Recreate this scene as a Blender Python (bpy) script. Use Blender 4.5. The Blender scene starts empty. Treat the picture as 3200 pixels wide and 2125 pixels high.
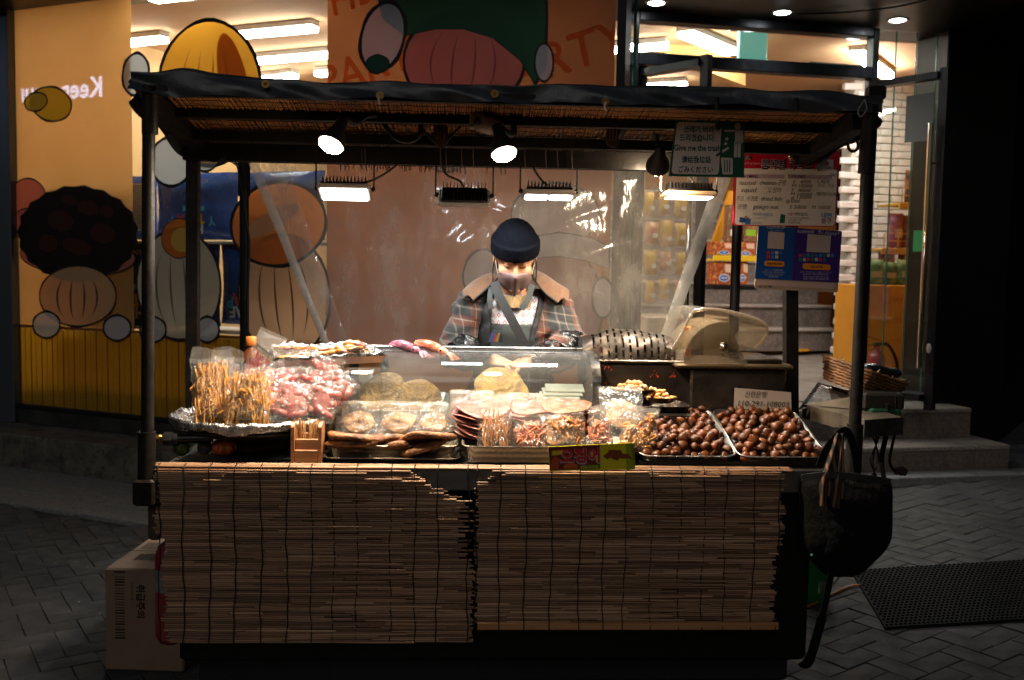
import bpy, math, random
import numpy as np
from mathutils import Matrix, Vector

random.seed(7)
rnd = random.uniform
SC = bpy.context.scene
COL = SC.collection
PI = math.pi

# ------------------------------------------------------------------ camera, sky, sun, exposure
F_PX, PITCH, ROLL = 3111.0, math.radians(4.2), math.radians(1.0)
CAM = np.array([0.0, -3.1, 1.47])
FW = np.array([0, math.cos(PITCH), -math.sin(PITCH)])
_r0, _u0 = np.array([1.0, 0, 0]), np.array([0, math.sin(PITCH), math.cos(PITCH)])
CR = math.cos(ROLL) * _r0 + math.sin(ROLL) * _u0
CU = -math.sin(ROLL) * _r0 + math.cos(ROLL) * _u0
cam = bpy.data.cameras.new('camera'); cam.lens = 35; cam.sensor_width = 36; cam.clip_end = 400; cam.clip_start = 0.05
cam.dof.use_dof = True; cam.dof.focus_distance = 3.75; cam.dof.aperture_fstop = 3.2
camo = bpy.data.objects.new('camera', cam); COL.objects.link(camo)
camo.matrix_world = Matrix(((CR[0], CU[0], -FW[0], CAM[0]), (CR[1], CU[1], -FW[1], CAM[1]), (CR[2], CU[2], -FW[2], CAM[2]), (0, 0, 0, 1)))
SC.camera = camo

w = bpy.data.worlds.new('World'); SC.world = w; w.use_nodes = True
nt = w.node_tree; bg = nt.nodes['Background']
sky = nt.nodes.new('ShaderNodeTexSky'); sky.sky_type = 'NISHITA'; sky.sun_disc = False
sky.sun_elevation = math.radians(-2.5); sky.sun_rotation = math.radians(195)
nt.links.new(sky.outputs[0], bg.inputs[0]); bg.inputs[1].default_value = 0.15
sl = bpy.data.lights.new('street_glow', 'SUN'); sl.energy = 0.19; sl.angle = math.radians(40); sl.color = (1.0, 0.95, 0.9)
slo = bpy.data.objects.new('street_glow', sl); COL.objects.link(slo); slo.rotation_euler = (math.radians(58), 0, math.radians(-15))
SC.view_settings.view_transform = 'Standard'; SC.view_settings.look = 'None'
SC.view_settings.exposure = 0.6; SC.view_settings.gamma = 1.0; SC.view_settings.use_curve_mapping = False
SC.render.engine = 'CYCLES'
SC.cycles.use_denoising = True
SC.cycles.max_bounces = 8; SC.cycles.transparent_max_bounces = 32; SC.cycles.diffuse_bounces = 3; SC.cycles.glossy_bounces = 4
SC.cycles.sample_clamp_indirect = 4.0; SC.cycles.caustics_reflective = False; SC.cycles.caustics_refractive = False

# ------------------------------------------------------------------ frames: cart, facade, entrance
class Frame:
    def __init__(s, o, yaw):
        a = math.radians(yaw); s.o = np.array(o, float)
        s.ex = np.array([math.cos(a), math.sin(a), 0]); s.ey = np.array([-math.sin(a), math.cos(a), 0])
        s.M = Matrix(((s.ex[0], s.ey[0], 0, o[0]), (s.ex[1], s.ey[1], 0, o[1]), (0, 0, 1, o[2]), (0, 0, 0, 1)))
    def ray(s, px, py):
        return FW + (px - 1600) / F_PX * CR + (1062.5 - py) / F_PX * CU
    def Y(s, px, py, Y):       # point of the photograph at local depth Y
        d = s.ray(px, py); t = (Y - (CAM - s.o) @ s.ey) / (d @ s.ey); P = CAM + t * d - s.o
        return (float(P @ s.ex), float(P @ s.ey), float(P[2]))
    def Z(s, px, py, Z):       # the same at a height Z
        d = s.ray(px, py); t = (Z - CAM[2]) / d[2]; P = CAM + t * d - s.o
        return (float(P @ s.ex), float(P @ s.ey), float(P[2]))
    def X(s, px, py, X):
        d = s.ray(px, py); t = (X - (CAM - s.o) @ s.ex) / (d @ s.ex); P = CAM + t * d - s.o
        return (float(P @ s.ex), float(P @ s.ey), float(P[2]))
W0 = Frame((0, 0, 0), 0)
CF = Frame((0, 0, 0), 2.8)
AF = Frame((-3.602, 3.846, 0), -23.7)
_d = W0.ray(1990, 205); _t = (3.6 - CAM[1]) / _d[1]; _P = CAM + _t * _d
TF = Frame((float(_P[0]), float(_P[1]), 0), 12)
cY, cZ = CF.Y, CF.Z

# ------------------------------------------------------------------ mesh builder
def V(*a): return np.array(a, float)
def nrm(v):
    v = np.array(v, float); l = np.linalg.norm(v); return v / l if l > 1e-12 else v
class MB:
    def __init__(s): s.v = []; s.f = []; s.m = []; s.sm = []; s.n = 0
    def add(s, verts, faces, mat=0, smooth=False):
        b = s.n; s.v.extend([tuple(map(float, p)) for p in verts]); s.n = len(s.v)
        for f in faces: s.f.append([i + b for i in f]); s.m.append(mat); s.sm.append(smooth)
        return s
    def box(s, lo, hi, mat=0, M=None):
        x0, y0, z0 = lo; x1, y1, z1 = hi
        P = [(x0, y0, z0), (x1, y0, z0), (x1, y1, z0), (x0, y1, z0), (x0, y0, z1), (x1, y0, z1), (x1, y1, z1), (x0, y1, z1)]
        if M is not None: P = [tuple(M @ Vector(p)) for p in P]
        return s.add(P, [(0, 3, 2, 1), (4, 5, 6, 7), (0, 1, 5, 4), (1, 2, 6, 5), (2, 3, 7, 6), (3, 0, 4, 7)], mat)
    def bbox(s, lo, hi, b=0.004, mat=0, M=None):    # box with chamfered edges
        x0, y0, z0 = lo; x1, y1, z1 = hi
        b = min(b, (x1 - x0) * .45, (y1 - y0) * .45, (z1 - z0) * .45)
        P = []
        for z, i in ((z0, b), (z0 + b, 0), (z1 - b, 0), (z1, b)):
            for (x, y) in ((x0 + b + i, y0 + i), (x1 - b - i, y0 + i), (x1 - i, y0 + b + i), (x1 - i, y1 - b - i), (x1 - b - i, y1 - i), (x0 + b + i, y1 - i), (x0 + i, y1 - b - i), (x0 + i, y0 + b + i)):
                P.append((x, y, z))
        if M is not None: P = [tuple(M @ Vector(p)) for p in P]
        fs = [list(range(7, -1, -1)), list(range(24, 32))]
        for r in range(3):
            for k in range(8):
                fs.append((r * 8 + k, r * 8 + (k + 1) % 8, r * 8 + 8 + (k + 1) % 8, r * 8 + 8 + k))
        return s.add(P, fs, mat)
    def tube(s, path, r, n=8, mat=0, cap=True, smooth=True, flat=None):
        path = [np.array(p, float) for p in path]; m = len(path)
        rs = list(np.interp(np.linspace(0, 1, m), np.linspace(0, 1, len(r)), r)) if hasattr(r, '__len__') else [r] * m
        T = [nrm(path[min(i + 1, m - 1)] - path[max(i - 1, 0)]) for i in range(m)]
        up = V(0, 0, 1) if abs(T[0][2]) < .9 else V(1, 0, 0)
        N = nrm(np.cross(up, T[0])); P = []
        for i in range(m):
            N = nrm(N - T[i] * (N @ T[i])); B = np.cross(T[i], N)
            for k in range(n):
                a = 2 * PI * k / n; P.append(path[i] + rs[i] * (math.cos(a) * N + math.sin(a) * B * (flat or 1)))
        fs = []
        for i in range(m - 1):
            for k in range(n):
                a, b = i * n + k, i * n + (k + 1) % n; fs.append((a, b, b + n, a + n))
        s.add(P, fs, mat, smooth)
        if cap:
            s.add(P[:n], [list(range(n - 1, -1, -1))], mat); s.add(P[-n:], [list(range(n))], mat)
        return s
    def ribbon(s, path, w_, th=.003, nrm_=(0, -1, 0), mat=0):   # flat strap facing a given way
        path = [np.array(p, float) for p in path]; m = len(path); ws = list(np.interp(np.linspace(0, 1, m), np.linspace(0, 1, len(w_)), w_)) if hasattr(w_, '__len__') else [w_] * m
        n0 = nrm(nrm_); P = []
        for i in range(m):
            t = nrm(path[min(i + 1, m - 1)] - path[max(i - 1, 0)]); sd = nrm(np.cross(t, n0)); n = np.cross(sd, t)
            P += [path[i] - sd * ws[i] / 2 + n * th / 2, path[i] + sd * ws[i] / 2 + n * th / 2, path[i] + sd * ws[i] / 2 - n * th / 2, path[i] - sd * ws[i] / 2 - n * th / 2]
        fs = [(4 * i + k, 4 * i + (k + 1) % 4, 4 * i + 4 + (k + 1) % 4, 4 * i + 4 + k) for i in range(m - 1) for k in range(4)] + [(3, 2, 1, 0), (4 * m - 4, 4 * m - 3, 4 * m - 2, 4 * m - 1)]
        return s.add(P, fs, mat, False)
    def bar(s, a, b, wx, wy=None, mat=0, up=(0, 0, 1)):   # square bar from a to b
        a, b = V(*a), V(*b); wy = wy or wx; d = nrm(b - a); u = np.array(up, float)
        if abs(u @ d) > .95: u = V(0, 1, 0)
        x = nrm(np.cross(u, d)); y = np.cross(d, x)
        P = [p + sx * x * wx / 2 + sy * y * wy / 2 for p in (a, b) for sx, sy in ((-1, -1), (1, -1), (1, 1), (-1, 1))]
        return s.add(P, [(3, 2, 1, 0), (4, 5, 6, 7), (0, 1, 5, 4), (1, 2, 6, 5), (2, 3, 7, 6), (3, 0, 4, 7)], mat)
    def lathe(s, prof, c=(0, 0, 0), n=16, mat=0, axis='z', sx=1, sy=1, smooth=True, M=None):
        P = []
        for r, z in prof:
            for k in range(n):
                a = 2 * PI * k / n; p = (r * math.cos(a) * sx, r * math.sin(a) * sy, z)
                if axis == 'x': p = (p[2], p[0], p[1])
                if axis == 'y': p = (p[0], p[2], p[1])
                if M is not None: p = tuple(M @ Vector(p))
                P.append((p[0] + c[0], p[1] + c[1], p[2] + c[2]))
        fs = []; m = len(prof)
        for i in range(m - 1):
            for k in range(n):
                a, b = i * n + k, i * n + (k + 1) % n; fs.append((a, b, b + n, a + n))
        s.add(P, fs, mat, smooth)
        if prof[0][0] > 1e-6: s.add(P[:n], [list(range(n - 1, -1, -1))], mat)
        if prof[-1][0] > 1e-6: s.add(P[-n:], [list(range(n))], mat)
        return s
    def ball(s, c, r, n=10, m=6, mat=0, M=None, jit=0):
        rx, ry, rz = r if hasattr(r, '__len__') else (r, r, r)
        P = []; 
        for i in range(m + 1):
            t = PI * i / m
            for k in range(n):
                a = 2 * PI * k / n; j = 1 + rnd(-jit, jit)
                p = Vector((rx * math.sin(t) * math.cos(a) * j, ry * math.sin(t) * math.sin(a) * j, -rz * math.cos(t) * j))
                if M is not None: p = M @ p
                P.append((p[0] + c[0], p[1] + c[1], p[2] + c[2]))
        fs = [(i * n + k, i * n + (k + 1) % n, i * n + n + (k + 1) % n, i * n + n + k) for i in range(m) for k in range(n)]
        return s.add(P, fs, mat, True)
    def grid(s, fn, nu, nv, mat=0, smooth=True, keep=None, double=0):
        P = [fn(i / nu, j / nv) for j in range(nv + 1) for i in range(nu + 1)]
        fs = [(j * (nu + 1) + i, j * (nu + 1) + i + 1, (j + 1) * (nu + 1) + i + 1, (j + 1) * (nu + 1) + i) for j in range(nv) for i in range(nu) if keep is None or keep(i, j)]
        return s.add(P, fs, mat, smooth)
    def quad(s, a, b, c, d, mat=0): return s.add([a, b, c, d], [(0, 1, 2, 3)], mat)
    def plate(s, pts, th, mat=0):     # polygon in 3-D given thickness along its normal (both ways from the face back)
        pts = [np.array(p, float) for p in pts]; n = nrm(np.cross(pts[1] - pts[0], pts[2] - pts[1])); k = len(pts)
        P = pts + [p - n * th for p in pts]
        return s.add(P, [list(range(k)), list(range(2 * k - 1, k - 1, -1))] + [(i, i + k, (i + 1) % k + k, (i + 1) % k) for i in range(k)], mat)
    def shape(s, pts2, o, u, v, th=0.0, mat=0):   # 2-D outline on a plane
        o, u, v = np.array(o, float), np.array(u, float), np.array(v, float)
        P = [o + x * u + y * v for x, y in pts2]
        if th: return s.plate(P, th, mat)
        return s.add(P, [list(range(len(P)))], mat)
    def text(s, body, o, u, v, size, mat=0, align='LEFT', bold=0.0, sx=1.0, shear=0.0):
        key = (body, bold, shear)
        if key not in TXT:
            cu = bpy.data.curves.new('print', 'FONT'); cu.body = body; cu.size = 1; cu.offset = bold; cu.resolution_u = 2; cu.shear = shear
            ob = bpy.data.objects.new('print', cu); COL.objects.link(ob)
            me = ob.evaluated_get(bpy.context.evaluated_depsgraph_get()).to_mesh()
            vs = [(p.co.x, p.co.y) for p in me.vertices]; fs = [list(p.vertices) for p in me.polygons]
            bpy.data.objects.remove(ob); bpy.data.curves.remove(cu)
            TXT[key] = (vs, fs)
        vs, fs = TXT[key]
        if not vs: return s
        x0, x1 = min(p[0] for p in vs), max(p[0] for p in vs)
        dx = {'LEFT': -x0, 'CENTER': -(x0 + x1) / 2, 'RIGHT': -x1}[align]
        o, u, v = np.array(o, float), nrm(u), nrm(v)
        return s.add([o + (x + dx) * size * sx * u + y * size * v for x, y in vs], fs, mat)
    def bounds(s):
        a = np.array(s.v); return a.min(0), a.max(0)
TXT = {}
def twidth(body, bold=0.0):
    b = MB(); b.text(body, (0, 0, 0), (1, 0, 0), (0, 1, 0), 1, bold=bold); lo, hi = b.bounds(); return hi[0] - lo[0]

ORG = {}
def mesh_of(name, mb, mats, org):
    me = bpy.data.meshes.new(name)
    me.from_pydata([(x - org[0], y - org[1], z - org[2]) for x, y, z in mb.v], [], mb.f)
    mats = mats if isinstance(mats, (list, tuple)) else [mats]
    for m in mats: me.materials.append(m)
    me.polygons.foreach_set('material_index', mb.m); me.polygons.foreach_set('use_smooth', mb.sm)
    me.update(); return me
def props(o, label=None, cat=None, group=None, kind=None):
    if label: o['label'] = label
    if cat: o['category'] = cat
    if group: o['group'] = group
    if kind: o['kind'] = kind
    return o
def root(name, label, cat, loc, group=None, fr=CF):
    o = bpy.data.objects.new(name, None); COL.objects.link(o); o.empty_display_size = .05
    o.matrix_world = fr.M @ Matrix.Translation(loc); ORG[o.name] = tuple(loc)
    return props(o, label, cat, group)
def part(par, name, mb, mats, label=None, kind=None):
    org = ORG[par.name]; o = bpy.data.objects.new(name, mesh_of(name, mb, mats, org)); COL.objects.link(o)
    o.parent = par; ORG[o.name] = org
    return props(o, label, None, None, kind)
def solo(name, label, cat, mb, mats, group=None, fr=CF, loc=None, kind=None):
    if loc is None:
        lo, hi = mb.bounds(); loc = ((lo[0] + hi[0]) / 2, (lo[1] + hi[1]) / 2, lo[2])
    o = bpy.data.objects.new(name, mesh_of(name, mb, mats, loc)); COL.objects.link(o)
    o.matrix_world = fr.M @ Matrix.Translation(loc); ORG[o.name] = tuple(loc)
    return props(o, label, cat, group, kind)
def struct(name, mb, mats, fr=W0, kind='structure'): return solo(name, None, None, mb, mats, fr=fr, kind=kind, loc=(0, 0, 0))
def inst(par, name, me, M):      # a piece sharing mesh data, placed inside its parent
    o = bpy.data.objects.new(name, me); COL.objects.link(o); o.parent = par; o.matrix_local = M; return o
def copy_tree(o, M=None, par=None):
    c = o.copy(); COL.objects.link(c)
    if par: c.parent = par
    if M is not None: c.matrix_world = M
    for ch in o.children: copy_tree(ch, None, c)
    return c
def wobble(mb, amp, sc=20.0, seed=0):  # smooth displacement of the vertices
    a = np.array(mb.v); rs = np.random.RandomState(seed); off = np.zeros_like(a)
    for k in range(5):
        d = rs.randn(3) * sc * (1 + .5 * k); ph = rs.rand(3) * 6.28
        for c in range(3): off[:, c] += np.sin(a @ d + ph[c]) / (1 + .6 * k)
    mb.v = [tuple(p) for p in a + off * amp * .5]; return mb
def arc(c, r, a0, a1, n, ax=1.0, ay=1.0): return [(c[0] + r * ax * math.cos(a0 + (a1 - a0) * i / n), c[1] + r * ay * math.sin(a0 + (a1 - a0) * i / n)) for i in range(n + 1)]
def rrect(x0, y0, x1, y1, r, n=4):
    return arc((x1 - r, y1 - r), r, 0, PI / 2, n) + arc((x0 + r, y1 - r), r, PI / 2, PI, n) + arc((x0 + r, y0 + r), r, PI, 1.5 * PI, n) + arc((x1 - r, y0 + r), r, 1.5 * PI, 2 * PI, n)
def bez(p0, p1, p2, p3, n=12):
    p0, p1, p2, p3 = map(lambda p: np.array(p, float), (p0, p1, p2, p3))
    return [p0 * (1 - t) ** 3 + 3 * p1 * t * (1 - t) ** 2 + 3 * p2 * t * t * (1 - t) + p3 * t ** 3 for t in [i / n for i in range(n + 1)]]
def polyline(pts, n=6):     # Catmull-Rom
    pts = [np.array(p, float) for p in pts]; out = []
    q = [2 * pts[0] - pts[1]] + pts + [2 * pts[-1] - pts[-2]]
    for i in range(1, len(q) - 2):
        for k in range(n):
            t = k / n; a, b, c, d = q[i - 1], q[i], q[i + 1], q[i + 2]
            out.append(.5 * (2 * b + (c - a) * t + (2 * a - 5 * b + 4 * c - d) * t * t + (3 * b - a - 3 * c + d) * t ** 3))
    return out + [pts[-1]]

# ------------------------------------------------------------------ materials
def C(h):
    h = h.lstrip('#'); o = []
    for i in (0, 2, 4):
        c = int(h[i:i + 2], 16) / 255; o.append(c / 12.92 if c <= .04045 else ((c + .055) / 1.055) ** 2.4)
    return tuple(o)
def _new(name):
    m = bpy.data.materials.new(name); m.use_nodes = True; n = m.node_tree.nodes; n.clear()
    out = n.new('ShaderNodeOutputMaterial'); return m, m.node_tree, out
def _noise(t, sc, detail=4, st=None, rough=.6):
    c = t.nodes.new('ShaderNodeTexCoord'); mp = t.nodes.new('ShaderNodeMapping'); mp.inputs['Scale'].default_value = st or (1, 1, 1)
    t.links.new(c.outputs['Object'], mp.inputs[0])
    x = t.nodes.new('ShaderNodeTexNoise'); x.inputs['Scale'].default_value = sc; x.inputs['Detail'].default_value = detail; x.inputs['Roughness'].default_value = rough
    t.links.new(mp.outputs[0], x.inputs['Vector']); return x
def _ramp(t, src, a, b, ca=(0, 0, 0), cb=(1, 1, 1)):
    r = t.nodes.new('ShaderNodeValToRGB'); r.color_ramp.elements[0].position = a; r.color_ramp.elements[1].position = b
    r.color_ramp.elements[0].color = (*ca, 1); r.color_ramp.elements[1].color = (*cb, 1); t.links.new(src, r.inputs[0]); return r
def _mix(t, fac, a, b, mode='MIX'):
    x = t.nodes.new('ShaderNodeMix'); x.data_type = 'RGBA'; x.blend_type = mode
    for s, v in ((0, fac), (6, a), (7, b)):
        if hasattr(v, 'links') or hasattr(v, 'is_output'): t.links.new(v, x.inputs[s])
        elif s == 0: x.inputs[0].default_value = v
        else: x.inputs[s].default_value = (*v, 1)
    return x.outputs[2]
MATS = {}
def M(name, col, col2=None, vs=6, lo=.35, hi=.65, rough=.5, rv=0.0, metal=0.0, bump=0.0, bs=40, st=None, bst=None, rj=0.0, spec=.5, coat=0.0, emit=0.0, trl=0.0, sheen=0.0, col3=None, vs3=30, lo3=.55, hi3=.7, sss=0.0, bd=.01):
    if name in MATS: return MATS[name]
    m, t, out = _new(name); b = t.nodes.new('ShaderNodeBsdfPrincipled')
    col = C(col) if isinstance(col, str) else col; src = None
    if col2 is not None:
        col2 = C(col2) if isinstance(col2, str) else col2
        nz = _noise(t, vs, 5, st); r = _ramp(t, nz.outputs[0], lo, hi); src = _mix(t, r.outputs[0], col, col2)
    if col3 is not None:
        col3 = C(col3) if isinstance(col3, str) else col3
        nz = _noise(t, vs3, 6, st, .7); r = _ramp(t, nz.outputs[0], lo3, hi3); src = _mix(t, r.outputs[0], src if src is not None else col, col3)
    if rj:
        oi = t.nodes.new('ShaderNodeObjectInfo'); mr = t.nodes.new('ShaderNodeMapRange'); mr.inputs[3].default_value = 1 - rj; mr.inputs[4].default_value = 1 + rj
        t.links.new(oi.outputs['Random'], mr.inputs[0])
        x = t.nodes.new('ShaderNodeVectorMath'); x.operation = 'SCALE'; t.links.new(mr.outputs[0], x.inputs['Scale'])
        if src is not None: t.links.new(src, x.inputs[0])
        else: x.inputs[0].default_value = col
        src = x.outputs[0]
    if src is not None: t.links.new(src, b.inputs['Base Color'])
    else: b.inputs['Base Color'].default_value = (*col, 1)
    b.inputs['Roughness'].default_value = rough; b.inputs['Metallic'].default_value = metal; b.inputs['Specular IOR Level'].default_value = spec
    b.inputs['Coat Weight'].default_value = coat; b.inputs['Coat Roughness'].default_value = .08
    if sheen: b.inputs['Sheen Weight'].default_value = sheen
    if sss: b.inputs['Subsurface Weight'].default_value = sss; b.inputs['Subsurface Radius'].default_value = (.01, .004, .002); b.inputs['Subsurface Scale'].default_value = .6
    if rv:
        nz = _noise(t, vs * 2.3, 4, st); mr = t.nodes.new('ShaderNodeMapRange'); mr.inputs[1].default_value = .3; mr.inputs[2].default_value = .7
        mr.inputs[3].default_value = max(0.02, rough - rv); mr.inputs[4].default_value = min(1, rough + rv); t.links.new(nz.outputs[0], mr.inputs[0]); t.links.new(mr.outputs[0], b.inputs['Roughness'])
    if bump:
        nz = _noise(t, bs, 5, bst); bp = t.nodes.new('ShaderNodeBump'); bp.inputs['Strength'].default_value = bump; bp.inputs['Distance'].default_value = bd
        t.links.new(nz.outputs[0], bp.inputs['Height']); t.links.new(bp.outputs[0], b.inputs['Normal'])
    if emit:
        b.inputs['Emission Color'].default_value = (*col, 1); b.inputs['Emission Strength'].default_value = emit
    last = b.outputs[0]
    if trl:
        tr = t.nodes.new('ShaderNodeBsdfTranslucent'); mx = t.nodes.new('ShaderNodeMixShader'); mx.inputs[0].default_value = trl
        if src is not None: t.links.new(src, tr.inputs[0])
        else: tr.inputs[0].default_value = (*col, 1)
        t.links.new(last, mx.inputs[1]); t.links.new(tr.outputs[0], mx.inputs[2]); last = mx.outputs[0]
    t.links.new(last, out.inputs[0]); MATS[name] = m; return m
def GLOW(name, col, strength):
    if name in MATS: return MATS[name]
    m, t, out = _new(name); e = t.nodes.new('ShaderNodeEmission'); e.inputs[0].default_value = (*(C(col) if isinstance(col, str) else col), 1); e.inputs[1].default_value = strength
    t.links.new(e.outputs[0], out.inputs[0]); MATS[name] = m; return m
def CLEAR(name, tint=(1, 1, 1), gloss=.08, rough=.03, haze=0.0, bump=0.0, bs=14, bst=None, fres=1.45, hazecol=(.8, .8, .8), streak=0.0, bd=.02, trl=False):
    # thin clear sheet: transmits straight through, mirrors by Fresnel, a little milky
    if name in MATS: return MATS[name]
    m, t, out = _new(name)
    tr = t.nodes.new('ShaderNodeBsdfTransparent'); tr.inputs[0].default_value = (*tint, 1)
    gl = t.nodes.new('ShaderNodeBsdfGlossy'); gl.inputs['Roughness'].default_value = rough; gl.inputs[0].default_value = (1, 1, 1, 1)
    fr = t.nodes.new('ShaderNodeLayerWeight'); fr.inputs['Blend'].default_value = .5   # facing term, the same from both sides of the sheet
    f0 = ((fres - 1) / (fres + 1)) ** 2; pw = t.nodes.new('ShaderNodeMath'); pw.operation = 'POWER'; pw.inputs[1].default_value = 5.0; t.links.new(fr.outputs['Facing'], pw.inputs[0])
    ma = t.nodes.new('ShaderNodeMath'); ma.operation = 'MULTIPLY_ADD'; ma.inputs[1].default_value = 1 - f0; ma.inputs[2].default_value = f0; t.links.new(pw.outputs[0], ma.inputs[0])
    ad = t.nodes.new('ShaderNodeMath'); ad.operation = 'ADD'; ad.use_clamp = True; ad.inputs[1].default_value = gloss; t.links.new(ma.outputs[0], ad.inputs[0])
    if bump:
        nz = _noise(t, bs, 4, bst, .55); bp = t.nodes.new('ShaderNodeBump'); bp.inputs['Strength'].default_value = bump; bp.inputs['Distance'].default_value = bd
        t.links.new(nz.outputs[0], bp.inputs['Height']); t.links.new(bp.outputs[0], gl.inputs['Normal']); t.links.new(bp.outputs[0], fr.inputs['Normal'])
    mx = t.nodes.new('ShaderNodeMixShader'); t.links.new(ad.outputs[0], mx.inputs[0]); t.links.new(tr.outputs[0], mx.inputs[1]); t.links.new(gl.outputs[0], mx.inputs[2]); last = mx.outputs[0]
    if haze:
        df = t.nodes.new('ShaderNodeBsdfDiffuse'); df.inputs[0].default_value = (*hazecol, 1); hs = df.outputs[0]
        if trl:
            tl = t.nodes.new('ShaderNodeBsdfTranslucent'); tl.inputs[0].default_value = (*hazecol, 1); m3 = t.nodes.new('ShaderNodeMixShader'); m3.inputs[0].default_value = .5
            t.links.new(df.outputs[0], m3.inputs[1]); t.links.new(tl.outputs[0], m3.inputs[2]); hs = m3.outputs[0]
        m2 = t.nodes.new('ShaderNodeMixShader'); m2.inputs[0].default_value = haze
        if streak:
            nz = _noise(t, bs * .8, 8, bst, .7); mr = t.nodes.new('ShaderNodeMapRange'); mr.inputs[1].default_value = .45; mr.inputs[2].default_value = .8
            mr.inputs[3].default_value = haze; mr.inputs[4].default_value = haze + streak; t.links.new(nz.outputs[0], mr.inputs[0]); t.links.new(mr.outputs[0], m2.inputs[0])
        t.links.new(last, m2.inputs[1]); t.links.new(hs, m2.inputs[2]); last = m2.outputs[0]
    t.links.new(last, out.inputs[0]); MATS[name] = m; return m
def INK(h, rough=.55): return M('ink_' + h.lstrip('#'), h, rough=rough, spec=.3)

BLACK_METAL = M('black painted steel', '#0d0b0a', '#1a1612', vs=14, rough=.5, rv=.12, spec=.22, bump=.15, bs=60, col3='#33271a', vs3=25, lo3=.70, hi3=.82)
DARK_METAL = M('dark bronze aluminium', '#15181c', rough=.35, rv=.08, vs=8, metal=.3)
STEEL = M('brushed stainless', '#9a9893', '#7d7a75', vs=9, rough=.3, rv=.1, metal=1.0, bump=.05, bs=120, bst=(1, 8, 1))
DULL_STEEL = M('worn stainless', '#7d766c', '#4b453d', vs=7, rough=.38, rv=.15, metal=.9, bump=.1, bs=50, col3='#2a2520', vs3=12, lo3=.6, hi3=.75)
ALU = M('cast aluminium tray', '#b5b3ae', '#8f8c86', vs=10, rough=.35, rv=.1, metal=1.0, bump=.08, bs=70)
RUBBER = M('black rubber cable', '#080808', rough=.55, spec=.3)
CHROME = M('chrome', '#c8c8c8', rough=.08, metal=1.0)
WHITE_PL = M('white plastic', '#cfcbc4', '#b5afa5', vs=5, rough=.4)
WOOD = M('light wood', '#b07a4e', '#8f5c36', vs=8, st=(1, 1, 12), rough=.5, bump=.1, bs=30)
# ================================================================== the street
def gh(x, y): return max(0.0, .060 * (min(x, 7) - 1.1) + .018 * min(y, 12)) if x > -3 else 0.0
PAVE = M('grey concrete paver', '#3a3a3b', '#2a2b2d', vs=5, rough=.75, rv=.12, bump=.35, bs=90, rj=.32, col3='#202024', vs3=60, lo3=.6, hi3=.75, bd=.004)
JOINT = M('dark paving joint', '#17171a', '#222226', vs=9, rough=.9, bump=.4, bs=80)
GRAN = M('grey granite', '#7c7d7c', '#5f6162', vs=40, rough=.6, rv=.1, bump=.2, bs=160, col3='#43464a', vs3=120, lo3=.5, hi3=.62, bd=.003)
GRAN2 = M('dark kerb granite', '#5c584f', '#3a3833', vs=6, rough=.7, bump=.35, bs=60, col3='#1c1b19', vs3=14, lo3=.5, hi3=.65)
mb = MB()
def lin(a, b, n): return [a + (b - a) * i / n for i in range(n + 1)]
gx = [-60, -20, -8] + lin(-4, 7.5, 46) + [12, 25, 60]; gy = [-40, -15, -5] + lin(-2, 12, 56) + [20, 40, 90]
mb.add([(x, y, gh(x, y) - .016) for y in gy for x in gx], [(j * len(gx) + i, j * len(gx) + i + 1, (j + 1) * len(gx) + i + 1, (j + 1) * len(gx) + i) for j in range(len(gy) - 1) for i in range(len(gx) - 1)])
ground = struct('ground', mb, JOINT)
def proj(P):
    v = np.array(P) - CAM; z = v @ FW
    return (1600 + F_PX * (v @ CR) / z, 1062.5 - F_PX * (v @ CU) / z, z) if z > .1 else (0, 0, -1)
PVS = []
pvb = []
for k in range(6):
    b = MB(); b.bbox((-.0988, -.0488, -.03), (.0988, .0488, 0), .0025)
    for i, p in enumerate(b.v): b.v[i] = (p[0] + rnd(-.0012, .0012), p[1] + rnd(-.0012, .0012), p[2] + rnd(-.0008, .0008))
    pvb.append(b); PVS.append(mesh_of('paver', b, PAVE, (0, 0, 0)))
cand = []
ca, sa = math.cos(math.radians(33)), math.sin(math.radians(33))
for i in range(-60, 110):
    for j in range(-60, 110):
        for o in (0, 1):     # herringbone cell: one stretcher, one header
            if (i - j) % 4 != (0 if o == 0 else 2 + 1): continue
            u, v = i * .1, j * .1
            if o == 0: u, v, r = u + .1, v + .05, 0
            else: u, v, r = u + .05, v + .1, PI / 2
            x, y = ca * u - sa * v, sa * u + ca * v
            q = proj((x, y, gh(x, y)))
            if q[2] < 0 or not (-700 < q[0] < 4300 and q[1] < 2900 and q[1] > 900): continue
            c_l = (V(x, y, 0) - CF.o); lx, ly = c_l @ CF.ex, c_l @ CF.ey
            if -.95 < lx < .9 and ly > .02 and ly < 2.2: continue
            a_l = (V(x, y, 0) - AF.o); ax, ay = a_l @ AF.ex, a_l @ AF.ey
            t_l = (V(x, y, 0) - TF.o); tx, ty = t_l @ TF.ex, t_l @ TF.ey
            if ay > -.80 and ax < 4.6: continue
            if ty > -.85 and -1.7 < tx < 2.6 and ax > 3.6: continue
            if tx > 2.2 and ty > -.3 and tx < 2.9: continue
            cand.append((q[2] + (0 if -40 < q[0] < 3240 and q[1] < 2150 else 100), x, y, r))
cand.sort()
stuff = MB()
sl33 = math.radians(33)
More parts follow.
